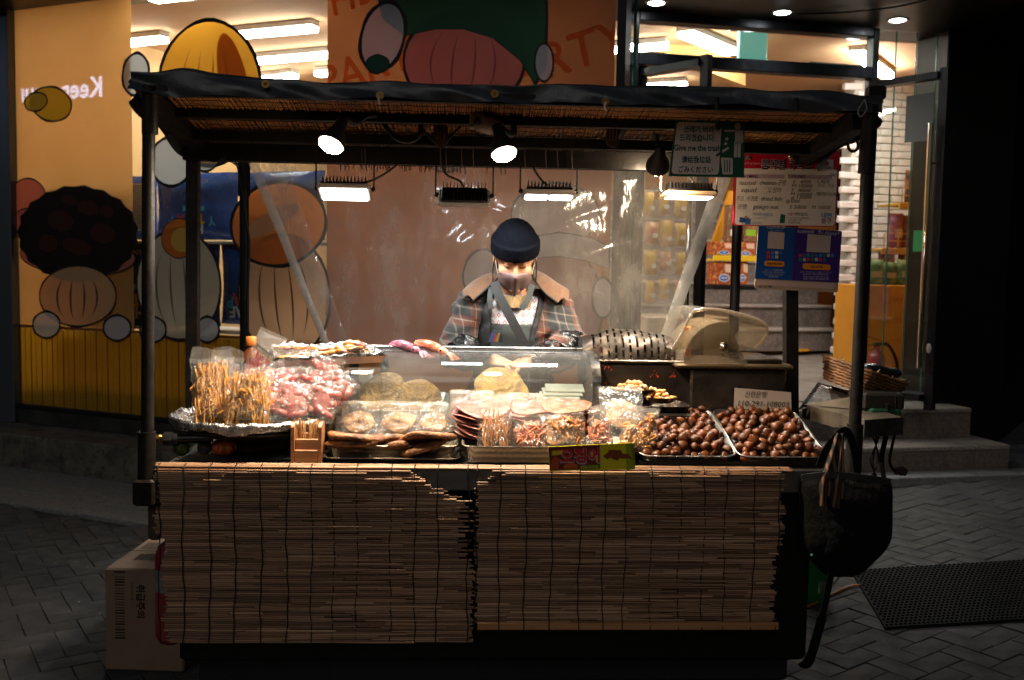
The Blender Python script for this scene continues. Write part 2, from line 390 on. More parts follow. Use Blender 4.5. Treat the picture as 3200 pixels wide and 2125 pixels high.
for k, (d, x, y, r) in enumerate(cand):
    z = gh(x, y); tx = math.atan2(gh(x + .1, y) - gh(x - .1, y), .2); ty = math.atan2(gh(x, y + .1) - gh(x, y - .1), .2)
    Mx = Matrix.Translation((x, y, z + rnd(-.002, .002))) @ Matrix.Rotation(-tx + rnd(-.012, .012), 4, 'Y') @ Matrix.Rotation(ty + rnd(-.012, .012), 4, 'X') @ Matrix.Rotation(sl33 + r + rnd(-.012, .012), 4, 'Z')
    if k < 298: inst(ground, 'paver', PVS[k % 6], Mx)
    else:
        b = pvb[k % 6]; stuff.add([tuple(Mx @ Vector(p)) for p in b.v], b.f)
if stuff.v: part(ground, 'far_paving', stuff, PAVE, kind='stuff')
# litter on the paving by the kerb
lit = MB()
for k in range(26):
    px, py = random.choice([(rnd(0, 330), rnd(1560, 1900)), (rnd(2800, 3200), rnd(1480, 1720))]); p = W0.Z(px, py, .05); z = gh(p[0], p[1]) + .003
    s = rnd(.004, .011); a = rnd(0, 6); lit.add([(p[0] + s * math.cos(a + q) * rnd(.5, 1), p[1] + s * math.sin(a + q) * rnd(.5, 1), z + rnd(0, .006)) for q in (0, 1.6, 3.1, 4.7)], [(0, 1, 2, 3)])
struct('litter', lit, M('pale paper litter', '#9a9892', rough=.8), kind='stuff')

# granite kerb strips and the raised kerb under the shop window
kerb = struct('kerb', MB().bbox((-5, 0, -.1), (4.35, .62, .243), .012), GRAN2, fr=AF)
sp = MB().add([], [])
slab = {}
x = -5.0; i = 0
while x < 4.3:
    L = rnd(.95, 1.15)
    for (y0, y1, z) in ((-.50, -.006, .012), (-.74, -.506, .008)):
        b = MB().bbox((x, y0, -.08), (min(x + L - .006, 4.5), y1, z + rnd(0, .003)), .005)
        part(kerb, 'granite_slab', b, GRAN)
    x += L; i += 1

# ================================================================== the shop window on the raised kerb
def ap(pts, y=.388): return [AF.Y(px, py, y) for px, py in pts]
FILM = M('orange window film', '#d59c5c', '#cb8f50', vs=1.2, rough=.35, trl=.5, spec=.5)
FILM_Y = M('yellow striped window film', '#c98f1c', rough=.4, trl=.4)
FILM_D = M('brown line on yellow film', '#a05d12', rough=.4, trl=.3)
PANE = CLEAR('shop window glass', tint=(.93, .96, .95), gloss=.0, rough=.0)
shop = root('shop_window', 'snack shop window with orange film, printed round shapes and a striped yellow band', 'shop window', (2, .4, .24), fr=AF)
part(shop, 'plinth', MB().bbox((-.4, .37, .243), (4.4, .47, .355), .006), M('grey panel plinth', '#4b4c4d', '#303132', vs=4, rough=.35, metal=.6, rv=.1))
part(shop, 'bottom_rail', MB().bbox((-.4, .36, .355), (4.4, .45, .385), .004), DARK_METAL)
part(shop, 'post', MB().bbox((-.46, .34, .243), (-.262, .46, 3.6), .006), M('grey aluminium', '#5a6470', rough=.35, metal=.7))
part(shop, 'post', MB().bbox((-1.1, .30, .243), (-.47, .50, 3.7), .006), M('dark wall cladding', '#1a1614', '#241d18', vs=5, rough=.6))
part(shop, 'post', MB().bbox((4.37, .35, .243), (4.42, .45, 3.2), .004), DARK_METAL)
hd = MB().bbox((-1.2, -.1, 3.275), (4.45, .6, 3.75), .01)
part(shop, 'header', hd, M('black fascia', '#0d1014', '#15181d', vs=3, rough=.4))
part(shop, 'window_pane', MB().bbox((-.262, .400, .385), (4.37, .406, 3.275), .001), PANE)
part(shop, 'orange_film', MB().quad((-.262, .409, .98), (.855, .409, .98), (.855, .409, 3.275), (-.262, .409, 3.275)), FILM)
b = MB(); b.quad((-.262, .409, .385), (2.46, .409, .385), (2.46, .409, .955), (-.262, .409, .955))
x = -.26
while x < 2.44:
    b.box((x, .4035, .385), (x + .006, .4078, .955), 1); b.box((x + .05, .4035, .385), (x + .054, .4078, .955), 2); x += .108
part(shop, 'yellow_film', b, [FILM_Y, FILM_D, M('pale line on yellow film', '#dba83a', rough=.4, trl=.3)])
part(shop, 'film_border', MB().box((-.262, .408, .956), (2.46, .4095, .979)), FILM_D)
# a tall banner hangs inside its own part of the window
BAN = M('brown orange banner print', '#a9643a', '#9a5a34', vs=1.5, rough=.6, trl=.45)
BANT = M('dark orange banner lettering', '#f2a46c', rough=.6, trl=.9)
ban = root('banner', 'tall brown banner print with big faded letters and a green dome shape', 'banner', (3.4, .39, .39), fr=AF)
part(ban, 'sheet', MB().quad((2.47, .396, .39), (4.345, .396, .39), (4.345, .396, 3.27), (2.47, .396, 3.27)), BAN)
b = MB()
for k, (tx, tz, sz) in enumerate(((2.52, 3.0, .33), (2.45, 2.5, .36), (3.75, 2.95, .36), (3.62, 2.45, .36))):
    b = MB(); b.text(('HBAF', 'PARTY')[k % 2], (tx, .3948, tz), (.97, 0, .24), (-.24, 0, .97), sz * .8, bold=.012)
    for i, p in enumerate(b.v): b.v[i] = (min(max(p[0], 2.476), 4.34), p[1], p[2])
    part(ban, 'lettering', b, BANT)
# plain printed shapes
def ell(cx, cy, rx, ry, rot=0, n=28, a0=0, a1=2 * PI, jag=0):
    c, s = math.cos(rot), math.sin(rot); o = []
    for k in range(n):
        a = a0 + (a1 - a0) * k / (n - (0 if a1 - a0 > 6.2 else 1)); j = 1 + (jag * (k % 2) if jag else 0)
        x, y = rx * j * math.cos(a), ry * j * math.sin(a); o.append((cx + c * x - s * y, cy + s * x + c * y))
    return o
LAY = [0]
def decal(pts, col, outline=0, par=None, base=.3995, name='printed_shape', trl=.25):
    LAY[0] += 1; y = base - .0002 * LAY[0] - .0006; b = MB()
    P = ap(pts, y); c = np.mean(np.array(P), 0)
    if outline:
        Q = [tuple(V(*p) + nrm(V(*p) - c) * outline * (.8 + .4 * math.sin(3 * k / len(P) * 2 * PI) ** 2)) for k, p in enumerate(P)]
        n = len(P); b.add(P + [(q[0], y, q[2]) for q in Q], [(k, (k + 1) % n, n + (k + 1) % n, n + k) for k in range(n)], 1)
    b.add(P, [list(range(len(P)))], 0)
    return part(par or shop, name, b, [M('print_' + col.lstrip('#'), col, rough=.45, trl=.45), M('print outline', '#120d0a', rough=.5)])
def seams(cx, cy, rx, ry, rot, col, par=None, base=.3995, wd=3.2, ms=(-.62, -.22, .2, .58)):   # nut-like ridge lines inside a round shape
    c, s_ = math.cos(rot), math.sin(rot); b = MB(); LAY[0] += 1; y = base - .0002 * LAY[0] - .0006
    for m in ms:
        t0_, t1_ = -.8 + .12 * abs(math.sin(m * 9)), .82 - .2 * abs(math.cos(m * 7)); L_, R_2 = [], []
        for k in range(13):
            t = t0_ + (t1_ - t0_) * k / 12; x, q, w_ = m * rx * math.sqrt(1 - t * t), ry * t, wd * math.sin(PI * (k + .3) / 12.6)
            L_.append((cx + c * (x - w_) - s_ * q, cy + s_ * (x - w_) + c * q)); R_2.append((cx + c * (x + w_) - s_ * q, cy + s_ * (x + w_) + c * q))
        P = ap(L_ + R_2[::-1], y); b.add(P, [(k, k + 1, 24 - k, 25 - k) for k in range(12)])
    part(par or shop, 'printed_ridge', b, M('print_' + col.lstrip('#'), col, rough=.45, trl=.45))
# amber drop, white round, yellow round, pink round
decal(ell(655, 290, 158, 222, 0, 34), '#d6952c', .024); decal(ell(735, 285, 46, 185, -.2, 24), '#c47a22'); seams(640, 300, 120, 205, .05, '#a8651a')
decal(ell(424, 232, 38, 62, .1, 22), '#b9bab8', .02); decal(ell(535, 505, 62, 72, 0, 22), '#b9bab8', .022); decal(ell(640, 470, 50, 62, 0, 22), '#b4b5b0', .016)
decal(ell(160, 325, 62, 50, .3, 24), '#d8c42c', .016); decal(ell(112, 318, 34, 26, -.3, 18), '#d8c42c', .014)
decal(ell(86, 620, 55, 60, .1, 24), '#e08c78', .012); decal(ell(80, 700, 40, 46, 0, 20), '#d88074', .01)
# scalloped dark dome over a cream round
decal(ell(243, 800, 178, 60, .05, 26), '#c07468', .016); decal(ell(243, 730, 180, 142, .03, 38, jag=.045), '#1c100c', .01)
decal(ell(243, 925, 118, 92, 0, 28), '#d8ae80', .014); seams(243, 930, 104, 84, 0, '#7a5638')
for q in ((190, 690, 40, 30), (275, 650, 34, 22), (320, 730, 38, 30), (240, 770, 46, 24), (150, 760, 30, 26), (335, 660, 22, 18), (215, 625, 24, 14)): decal(ell(*q, .3, 14, jag=.1), '#4a241a')

decal(ell(558, 890, 128, 168, -.06, 34), '#dccfb4', .022); seams(558, 900, 112, 150, -.06, '#86795f'); decal(ell(560, 745, 54, 60, 0, 24), '#e0802c', .008); decal(ell(568, 750, 34, 38, 0, 20), '#e8c45c')
pass
decal(ell(145, 1015, 40, 38, 0, 20), '#d8d8d4', .018); decal(ell(366, 1025, 40, 36, 0, 20), '#c4c4cc', .018); decal(ell(478, 1030, 38, 36, 0, 20), '#cacacc', .018); decal(ell(648, 1030, 34, 36, 0, 20), '#cacacc', .018)
decal(ell(888, 925, 140, 190, -.08, 34), '#d8ac86', .018); seams(888, 930, 124, 172, -.08, '#86644a'); decal(ell(870, 700, 145, 125, -.25, 34), '#d07a3c', .024); decal(ell(850, 690, 100, 30, -.5, 24), '#d8ac7c')
pass
# on the banner: a green dome over a pink round, white rounds, grey cloud and band
def bd(pts, col, ol=0): return decal(pts, col, ol, par=ban, base=.3945)
bd(ell(1450, 190, 185, 150, 0, 32), '#d88a86', .02); seams(1450, 200, 168, 130, .1, '#b06a68', ban, .3945)
bd([(1180, -30)] + [(1205, 60), (1270, 112), (1360, 92), (1450, 92), (1540, 120), (1625, 190), (1668, 262), (1700, 200), (1705, 60), (1700, -30)], '#2a6b4e', .02)
bd(ell(1196, 115, 62, 105, .25, 26), '#e4e0ee', .026); bd(ell(1700, 195, 26, 56, 0, 20), '#e4e0ee', .014); bd(ell(1180, 200, 34, 26, 0, 16), '#1f5c44', .01)
bd(ell(1720, 960, 160, 200, 0, 32), '#b08482', .014); bd(ell(1735, 670, 135, 95, 0, 30), '#d4c8c4', .012)
bd([(1660, 742), (1750, 728), (1850, 745), (1902, 772), (1902, 838), (1840, 815), (1750, 800), (1660, 805)], '#d0c8ca', .01)
bd(ell(1500, 850, 48, 70, .3, 20), '#d4cccc', .014); bd(ell(1884, 930, 30, 60, 0, 20), '#d4cccc', .014); bd(ell(1395, 505, 55, 30, 0, 20), '#b8a8a0', .01)

# ================================================================== inside the shop
WALLO = M('orange shop wall', '#d0883c', '#c27c34', vs=1, rough=.7)
WALLB = M('beige shop wall', '#d8b078', rough=.75)
CEIL = M('shop ceiling', '#cfa276', rough=.85)
def wa(x, y): p = AF.o + AF.ex * x + AF.ey * y; return (p[0], p[1])
def wt(x, y): p = TF.o + TF.ex * x + TF.ey * y; return (p[0], p[1])
poly = [wa(-.46, .47), wa(4.39, .47), wt(.0, .03), wt(2.2, .03), wt(2.78, .3), wt(4.7, 2.1), wt(4.7, 5.6), wt(-4, 6.4), wa(-.46, 5.6)]
b = MB()
b.add([(x, y, .56 if i not in (6, 7) else .72) for i, (x, y) in enumerate(poly)], [list(range(9))])
struct('shop_floor', b, M('grey floor tile', '#8c8880', '#777069', vs=3, rough=.4, rv=.1))
b = MB(); b.add([(x, y, 3.34) for x, y in reversed(poly)], [list(range(9))]); struct('shop_ceiling', b, CEIL)
def wall(a, c, z0, z1, th=.08):
    a, c = V(*a), V(*c); d = nrm(c - a); n = V(-d[1], d[0]); P = []
    for z in (z0, z1): P += [(*a, z), (*c, z), (*(c + n * th), z), (*(a + n * th), z)]
    return MB().add(P, [(3, 2, 1, 0), (4, 5, 6, 7), (0, 1, 5, 4), (1, 2, 6, 5), (2, 3, 7, 6), (3, 0, 4, 7)])
sw = solo('shop_wall', 'orange back wall deep inside the snack shop', 'wall', wall(poly[7], poly[6], .3, 3.34), WALLO, fr=W0)
solo('shop_wall', 'beige side wall behind the orange window film', 'wall', wall(poly[0], poly[8], .3, 3.34), WALLB, fr=W0)
solo('shop_wall', 'beige far wall behind the ceiling light battens', 'wall', wall(poly[8], poly[7], .3, 3.34), WALLB, fr=W0)
solo('shop_wall', 'orange side wall near the snack display', 'wall', wall(poly[4], poly[5], .3, 3.34), WALLO, fr=W0)
# ceiling battens
TUBE = GLOW('shop batten light', (1.0, .95, .86), 30)
def batten(fr, p0, p1, wd, label, z=3.3, m=None):
    p0, p1 = V(*p0), V(*p1); c = (p0 + p1) / 2
    r = root('ceiling_batten', label, 'ceiling light', (c[0], c[1], z), 'white light battens on the shop ceiling', fr)
    d = nrm(p1 - p0); n = V(-d[1], d[0])
    def rib(a, w, z0, z1): 
        q = []
        for z_ in (z0, z1): q += [(*(p0 - n * w), z_), (*(p1 - n * w), z_), (*(p1 + n * w), z_), (*(p0 + n * w), z_)]
        return MB().add(q, [(3, 2, 1, 0), (4, 5, 6, 7), (0, 1, 5, 4), (1, 2, 6, 5), (2, 3, 7, 6), (3, 0, 4, 7)])
    ho_ = part(r, 'housing', rib(0, wd * .62, z - .005, z + .035), WHITE_PL); part(ho_, 'diffuser', rib(0, wd * .5, z - .045, z - .006), m or TUBE)
BL = 'white light batten on the shop ceiling, '
batten(AF, (.75, 1.61), (1.52, 1.62), .09, BL + 'nearest the window beside the amber print')
batten(AF, (-.4, 1.53), (.12, 1.52), .09, BL + 'nearest the window behind the orange film')
batten(AF, (.2, 2.49), (1.5, 2.48), .09, BL + 'second row from the window')
batten(AF, (-.4, 2.42), (.0, 2.42), .09, BL + 'second row, behind the orange film')
batten(AF, (-.25, 3.25), (.2, 3.18), .09, BL + 'third row, the short one above the canopy')
batten(AF, (.45, 3.19), (1.4, 3.15), .09, BL + 'third row, beside the banner edge')
batten(AF, (.95, .52), (1.6, .52), .09, BL + 'close above the upper tier of blue bags')  # unseen batten added to light the fronts of the blue bags
batten(AF, (1.75, .52), (2.35, .52), .09, BL + 'close above the blue bags beside the banner')  # second unseen batten, put in to brighten the bags near the banner
batten(AF, (2.6, 1.7), (3.9, 1.7), .09, BL + 'hidden behind the brown banner')
batten(AF, (2.6, 3.1), (3.9, 3.1), .09, BL + 'deep behind the brown banner')
p, q = TF.Z(2140, 95, 3.3), TF.Z(2285, 155, 3.3); batten(TF, p[:2], q[:2], .12, BL + 'running in depth over the entrance')
p, q = TF.Z(2020, 262, 3.3), TF.Z(2145, 255, 3.3); batten(TF, p[:2], q[:2], .08, BL + 'far back behind the open door frame')
batten(TF, (2.3, 1.2), (3.1, 2.0), .1, BL + 'over the snack display by the brick wall', m=GLOW('bright batten light', (1.0, .97, .93), 60))
# sloped bright bulkhead over the entrance
b = MB(); b.add([TF.Y(1995, 80, 1.6), TF.Y(2070, 80, 1.6), TF.Y(2330, 200, 1.6), TF.Y(2330, 268, 1.6), TF.Y(2150, 200, 1.6), TF.Y(1990, 120, 1.6)], [range(6)])
a = np.array(b.v); b2 = MB().plate([tuple(p) for p in a[::-1]], .12)
solo('ceiling_beam', 'sloping cream ceiling beam above the shop entrance', 'beam', b2, M('cream paint', '#cfa262', rough=.7), fr=TF)
b = MB().bbox((.05, .5, 3.235), (2.7, .62, 3.335), .01)
solo('bulkhead', 'orange bulkhead just inside the shop entrance', 'beam', b, M('orange paint', '#b8722f', rough=.6), fr=TF)
# clear upper panes need something orange behind: tall painted panel at the brick wall
# exit sign
c = TF.Y(2352, 140, .9); b = MB().bbox((c[0] - .12, .88, c[2] - .145), (c[0] + .115, .92, c[2] + .14), .006)
r = root('exit_sign', 'pale turquoise glass sign hanging from the shop ceiling', 'sign', (c[0], .9, c[2] - .15), fr=TF)
part(r, 'panel', b, M('turquoise acrylic', '#7cc8b8', rough=.25, emit=.35)); part(r, 'bracket', MB().bbox((c[0] - .16, .85, c[2] + .14), (c[0] + .2, .95, c[2] + .2), .01), WHITE_PL)
# dark monitor
r = root('monitor', 'black wall monitor below the orange bulkhead', 'monitor', (*TF.Y(2600, 225, 1.9)[:2], 2.9), fr=TF)
part(r, 'screen', MB().plate([TF.Y(2535, 190, 1.9), TF.Y(2690, 157, 1.9), TF.Y(2700, 228, 1.9), TF.Y(2530, 228, 1.9)][::-1], .06), M('dark screen', '#111314', rough=.2))
part(r, 'red_picture', MB().plate([TF.Y(2562, 152, 1.88), TF.Y(2597, 162, 1.88), TF.Y(2596, 192, 1.88), TF.Y(2563, 182, 1.88)][::-1], .01), GLOW('red screen glow', (1, .06, .03), 1.6))
# white painted brick wall and the granite stair
BRW = M('white painted brick', '#e2dfd8', '#d0ccc4', vs=6, rough=.65, bump=.3, bs=40, rj=.06)
BY = 2.5
x0, x1 = 3.05, 4.3
bw = root('brick_wall', 'white painted brick wall beside the granite stair', 'wall', (3.6, BY, .6), fr=TF)
part(bw, 'mortar_bed', MB().bbox((x0 + .02, BY + .012, .6), (x1, BY + .2, 3.33), .003), M('white mortar', '#aeaaa0', rough=.85))
bms = []
for k in range(5):
    b = MB().bbox((-.098, -.03, -.031), (.098, .03, .031), .007); b.v = [(p[0] + rnd(-.004, .004), p[1] + rnd(-.004, .003), p[2] + rnd(-.003, .003)) for p in b.v]
    bms.append(mesh_of('brick', b, BRW, (0, 0, 0)))
nb = 0; z = .64; row = 0
while z < 3.3:
    x = x0 + (0.1 if row % 2 else 0.15) + rnd(-.012, .012) - (.1 if row % 2 else 0)
    while x < 4.2 and nb < 300:
        inst(bw, 'brick', bms[(row * 3 + nb) % 5], Matrix.Translation((x - 3.6, rnd(-.004, .004) + .02, z - .6)) @ Matrix.Rotation(rnd(-.02, .02), 4, 'Y')); nb += 1; x += .206
    z += .071; row += 1
st = root('stair', 'speckled granite stair inside the shop entrance', 'stairs', (2.4, 3.0, .66), fr=TF)
for k in range(7):
    y = 3.0 + .28 * k; z0 = .655 + .232 * k
    part(st, 'riser', MB().bbox((.9, y + .012, z0), (3.36, y + .3, z0 + .202), .004), M('speckled granite', '#8a8079', '#6a605a', vs=60, rough=.55, lo=.4, hi=.6, col3='#4a423e', vs3=8, lo3=.5, hi3=.75))
    part(st, 'tread', MB().bbox((.9, y - .015, z0 + .203), (3.36, y + .3, z0 + .232), .006), M('granite tread', '#b5aca4', '#968c85', vs=50, rough=.5))
# almond boxes on a yellow-lipped shelf at the stair side
BOXC = M('almond print box', '#b4572a', '#7a3314', vs=28, lo=.42, hi=.58, rough=.4, col3='#d9a15c', vs3=34, lo3=.52, hi3=.6)
SACK = M('almond print sack', '#8a6244', '#5a3a26', vs=30, lo=.4, hi=.6, rough=.4, col3='#c9a57c', vs3=40, lo3=.55, hi3=.65)
def flatbox(name, label, px0, py0, px1, py1, yy, d, m, group, cap=None, fr=TF):
    a, c = fr.Y(px0, py1, yy), fr.Y(px1, py0, yy)
    r = root(name, label, 'box' if 'box' in name else 'snack bag', ((a[0] + c[0]) / 2, yy, a[2]), group, fr)
    part(r, 'carton', MB().bbox((a[0], yy, a[2]), (c[0], yy + d, c[2]), .008), m)
    return r, a, c
for k, (x0_, y0_, x1_, y1_, lb) in enumerate(((2232, 757, 2300, 797, 'orange nut box on the upper shelf beside the door handle'), (2304, 757, 2362, 800, 'orange nut box on the upper shelf near the board'), (2232, 818, 2300, 890, 'orange nut box on the lower shelf with oval badge'), (2304, 818, 2340, 890, 'narrow orange nut box on the lower shelf'))):
    r, a, c = flatbox('snack_box', lb, x0_, y0_, x1_, y1_, 2.6, .2, BOXC, 'nut boxes on the stair shelf')
    w_, h_ = c[0] - a[0], c[2] - a[2]
    b = MB().shape(ell(0, 0, w_ * .26, h_ * .17), (a[0] + w_ * .45, 2.597, a[2] + h_ * (.3 if k > 1 else .2)), (1, 0, 0), (0, 0, 1)); b.shape(ell(0, 0, w_ * .22, h_ * .13), (a[0] + w_ * .45, 2.596, a[2] + h_ * (.3 if k > 1 else .2)), (1, 0, 0), (0, 0, 1), mat=1)
    b.text('HBAF', (a[0] + w_ * .45, 2.595, a[2] + h_ * (.26 if k > 1 else .16)), (1, 0, 0), (0, 0, 1), h_ * .13, mat=0, align='CENTER', bold=.02)
    b.plate([(a[0] + w_ * .5, 2.596, a[2] + h_ * .55), (a[0] + w_ * .92, 2.596, a[2] + h_ * .52), (a[0] + w_ * .9, 2.596, a[2] + h_ * .88), (a[0] + w_ * .46, 2.596, a[2] + h_ * .9)], .002, 2)
    part(r, 'print', b, [INK('#d8d8d8'), INK('#1d5fae'), INK('#d9b9a0')])
a, c = TF.Y(2228, 815, 2.59), TF.Y(2366, 800, 2.59)
sh = root('shelf', 'yellow lipped shelf of nut boxes by the stair', 'shelf', (a[0], 2.6, a[2]), fr=TF)
part(sh, 'lip', MB().bbox((a[0], 2.58, a[2]), (c[0], 2.60, c[2]), .003), INK('#d9b21c')); part(sh, 'board', MB().bbox((a[0], 2.6, a[2]), (c[0], 2.85, a[2] + .02), .003), INK('#d9b21c'))
b = MB().text('SALE', (a[0] + .1, 2.578, a[2] + .015), (1, 0, 0), (0, 0, 1), .055, align='LEFT', bold=.02)
a2, c2 = TF.Y(2228, 905, 2.59), TF.Y(2366, 892, 2.59); part(sh, 'board', MB().bbox((a2[0], 2.58, a2[2]), (c2[0], 2.85, c2[2]), .003), DARK_METAL)
for k, (x0_, y0_, x1_, y1_, lb) in enumerate(((2275, 640, 2322, 756, 'brown nut sack standing on the upper shelf'), (2324, 700, 2368, 756, 'short brown nut sack with green tag on the upper shelf'))):
    r, a, c = flatbox('snack_sack', lb, x0_, y0_, x1_, y1_, 2.6, .12, SACK, 'nut sacks on the stair shelf')
    part(r, 'tag', MB().plate([(a[0] + .02, 2.597, a[2] + .06), (c[0] - .02, 2.597, a[2] + .06), (c[0] - .02, 2.597, a[2] + .12), (a[0] + .02, 2.597, a[2] + .12)], .002), INK('#7fae2a' if k else '#d0d4d8'))
solo('handrail', 'yellow sloping board beside the nut shelves', 'handrail', MB().bar(TF.Y(2236, 760, 2.9), TF.Y(2290, 600, 2.9), .08, .05), INK('#c98a1c'), fr=TF)
solo('floor_disc', 'yellow round disc lying on the grey shop floor', 'mat', MB().lathe([(.11, .0), (.11, .012), (.1, .016), (0, .016)], (*TF.Z(2497, 1094, .665)[:2], .66), 24), INK('#c98a14'), fr=TF)

# ---- snack bag maker
def pillow(w_, h_, d_, nx=8, nz=10, wob=.004, crimp=True, flat=0.0):
    b = MB()
    def f(sgn):
        def g(u, v):
            x = (u - .5) * w_; z = v * h_; e = max(0, 1 - (2 * u - 1) ** 4) * max(0, 1 - (2 * v - 1) ** 6)
            if crimp and (v < .08 or v > .92): e *= .12
            k = d_ * .5 * e ** .6 * (1 - flat * v)
            return (x * (1 - .06 * math.sin(v * PI)) + rnd(-wob, wob) * .5, sgn * k + (rnd(-wob, wob) if 0 < u < 1 and 0 < v < 1 else 0), z + rnd(-wob, wob) * .4)
        return g
    b.grid(f(-1), nx, nz); b.grid(lambda u, v: (lambda p: p)(f(1)(1 - u, v)), nx, nz); return b
def place(mb_, Mx): mb_.v = [tuple(Mx @ Vector(p)) for p in mb_.v]; return mb_
def T3(x, y, z, rx=0, ry=0, rz=0): return Matrix.Translation((x, y, z)) @ Matrix.Rotation(rz, 4, 'Z') @ Matrix.Rotation(rx, 4, 'X') @ Matrix.Rotation(ry, 4, 'Y')

# blue party-mix bags standing behind the window
BLU = M('blue snack foil', '#2058b0', '#184690', vs=4, rough=.28, rv=.08, coat=.3)
BAGG = 'blue party mix bags behind the window film'
def blue_bag(px0, px1, py0, py1, yy, label, back):
    a, c = AF.Y(px0, py1, yy), AF.Y(px1, py0, yy); w_, h_ = c[0] - a[0], c[2] - a[2]
    r = root('snack_bag', label, 'snack bag', ((a[0] + c[0]) / 2, yy, a[2]), BAGG, AF)
    fo = part(r, 'foil', place(pillow(w_, h_, .12, wob=.006), T3((a[0] + c[0]) / 2, yy, a[2])), BLU)
    b = MB(); yf = yy - .068; o = lambda x, z: (a[0] + x * w_, yf, a[2] + z * h_)
    if back:
        b.quad(o(.12, .12), o(.9, .12), o(.9, .86), o(.12, .86), 0)
        for k in range(26):
            z = .83 - k * .027; mcol = 3 if k in (7, 15, 21) else 1
            b.quad(*[(p[0], yf - .001, p[2]) for p in (o(.15, z), o(rnd(.6, .87), z), o(.86, z + .012), o(.15, z + .012))], mcol)
        mats = [INK('#b8c0d0'), INK('#5a5a66'), INK('#e0e0e0'), INK('#3c7a3a')]
    else:
        b.text('HBAF', o(.5, .78), (1, 0, 0), (0, 0, 1), h_ * .19, 0, 'CENTER', .03); 
        for k, ch in enumerate('PARTY'):
            pos = o(.26 + k * .12, .60); b.text(ch, (pos[0], yf - .001 - k * .0003, pos[2] + (.03 * h_ * abs(2 - k))), (1, 0, -.1 + .05 * k), (.1 - .05 * k, 0, 1), h_ * .19, 1 + k % 4, 'CENTER', .04)
        b.quad(*[o(*q) for q in ((.4, .5), (.66, .5), (.66, .57), (.4, .57))], 1)
        b.text('FESTIVAL', (o(.53, .515)[0], yf - .001, o(.53, .515)[2]), (1, 0, 0), (0, 0, 1), h_ * .055, 0, 'CENTER', .02)
        b.text('28', o(.53, .38), (1, 0, 0), (0, 0, 1), h_ * .11, 3, 'CENTER', .03); b.text('페스티벌', o(.62, .10), (1, 0, 0), (0, 0, 1), h_ * .075, 0, 'CENTER', .012)
        mats = [INK('#e0e2e4'), INK('#4ab0d8'), INK('#d05038'), INK('#d05a9a'), INK('#dcb03a')]
    part(fo, 'print', b, mats)
for k, (x0_, x1_) in enumerate(((203, 268), (262, 338), (332, 412), (406, 492))):
    blue_bag(x0_, x1_, 750, 552, .62 + .03 * (k % 2), 'blue snack bag seen from behind, ' + ('beside the pink print', 'second from the pink print', 'third from the pink print', 'nearest the cart post')[k], True)
blue_bag(488, 752, 750, 545, .62, 'large blue party mix bag with rainbow lettering, upper tier', False)
blue_bag(755, 1016, 750, 540, .66, 'large blue party mix bag behind the orange beret shape', False)
for k, (x0_, x1_) in enumerate(((330, 520), (520, 690), (692, 880))):
    blue_bag(x0_, x1_, 1020, 756, .62, 'lower tier blue party mix bag, ' + ('behind the dark dome print', 'behind the cream round print', 'beside the peach print')[k], False)
sh = root('shelf', 'glass shelf carrying the upper tier of blue bags', 'shelf', (1, .75, 1.5), fr=AF)
zz = AF.Y(600, 752, .62)[2]; part(sh, 'board', MB().bbox((.1, .5, zz - .025), (2.44, .9, zz - .005), .004), WHITE_PL)
zz = AF.Y(600, 1022, .62)[2]; part(sh, 'board', MB().bbox((.1, .5, zz - .025), (2.44, .9, zz - .005), .004), WHITE_PL)

# ================================================================== entrance: door frame, open leaves, soffit, steps
en = root('shop_entrance', 'dark framed glass shop entrance with transom window', 'entrance', (1.1, 0, .55), fr=TF)
part(en, 'post', MB().bbox((-.06, -.04, .55), (.0, .06, 3.16), .005), DARK_METAL); part(en, 'post', MB().bbox((1.70, -.04, .55), (1.745, .06, 3.16), .005), DARK_METAL)
part(en, 'rail', MB().bbox((.0, -.04, 2.815), (1.70, .06, 2.895), .005), DARK_METAL); part(en, 'rail', MB().bbox((.0, -.04, 3.10), (1.70, .06, 3.16), .005), DARK_METAL)
part(en, 'transom_pane', MB().bbox((.0, .008, 2.895), (1.70, .014, 3.10), .001), PANE)
GE = M('green glass edge', '#3d8a7a', rough=.2, trl=.4)
for k in range(3):
    xa = 1.745 + .16 * k; part(en, 'side_pane', MB().bbox((xa + .003, .008, .56), (xa + .157, .016, 3.16), .001), PANE)
    part(en, 'pane_joint', MB().bbox((xa + .157, .006, .56), (xa + .163, .018, 3.16), .001), GE)
a, c = AF.o + AF.ex * 4.42 + AF.ey * .44, TF.o
part(en, 'post', MB().bbox((2.225, -.12, .2), (2.80, .25, 3.5), .01), M('black cladding', '#060708', '#0a0b0d', vs=3, rough=.4, spec=.25))
gp = wall(a[:2], c[:2], .25, 3.16, .01); gp.v = [tuple(np.array(TF.M.inverted() @ Vector(p))) for p in gp.v]; part(en, 'return_pane', gp, PANE)
mid = a * .42 + c * .58; ml = TF.M.inverted() @ Vector(mid); part(en, 'pane_joint', MB().box((ml[0] - .012, ml[1] - .01, .3), (ml[0] + .006, ml[1] + .01, 3.16)), GE)
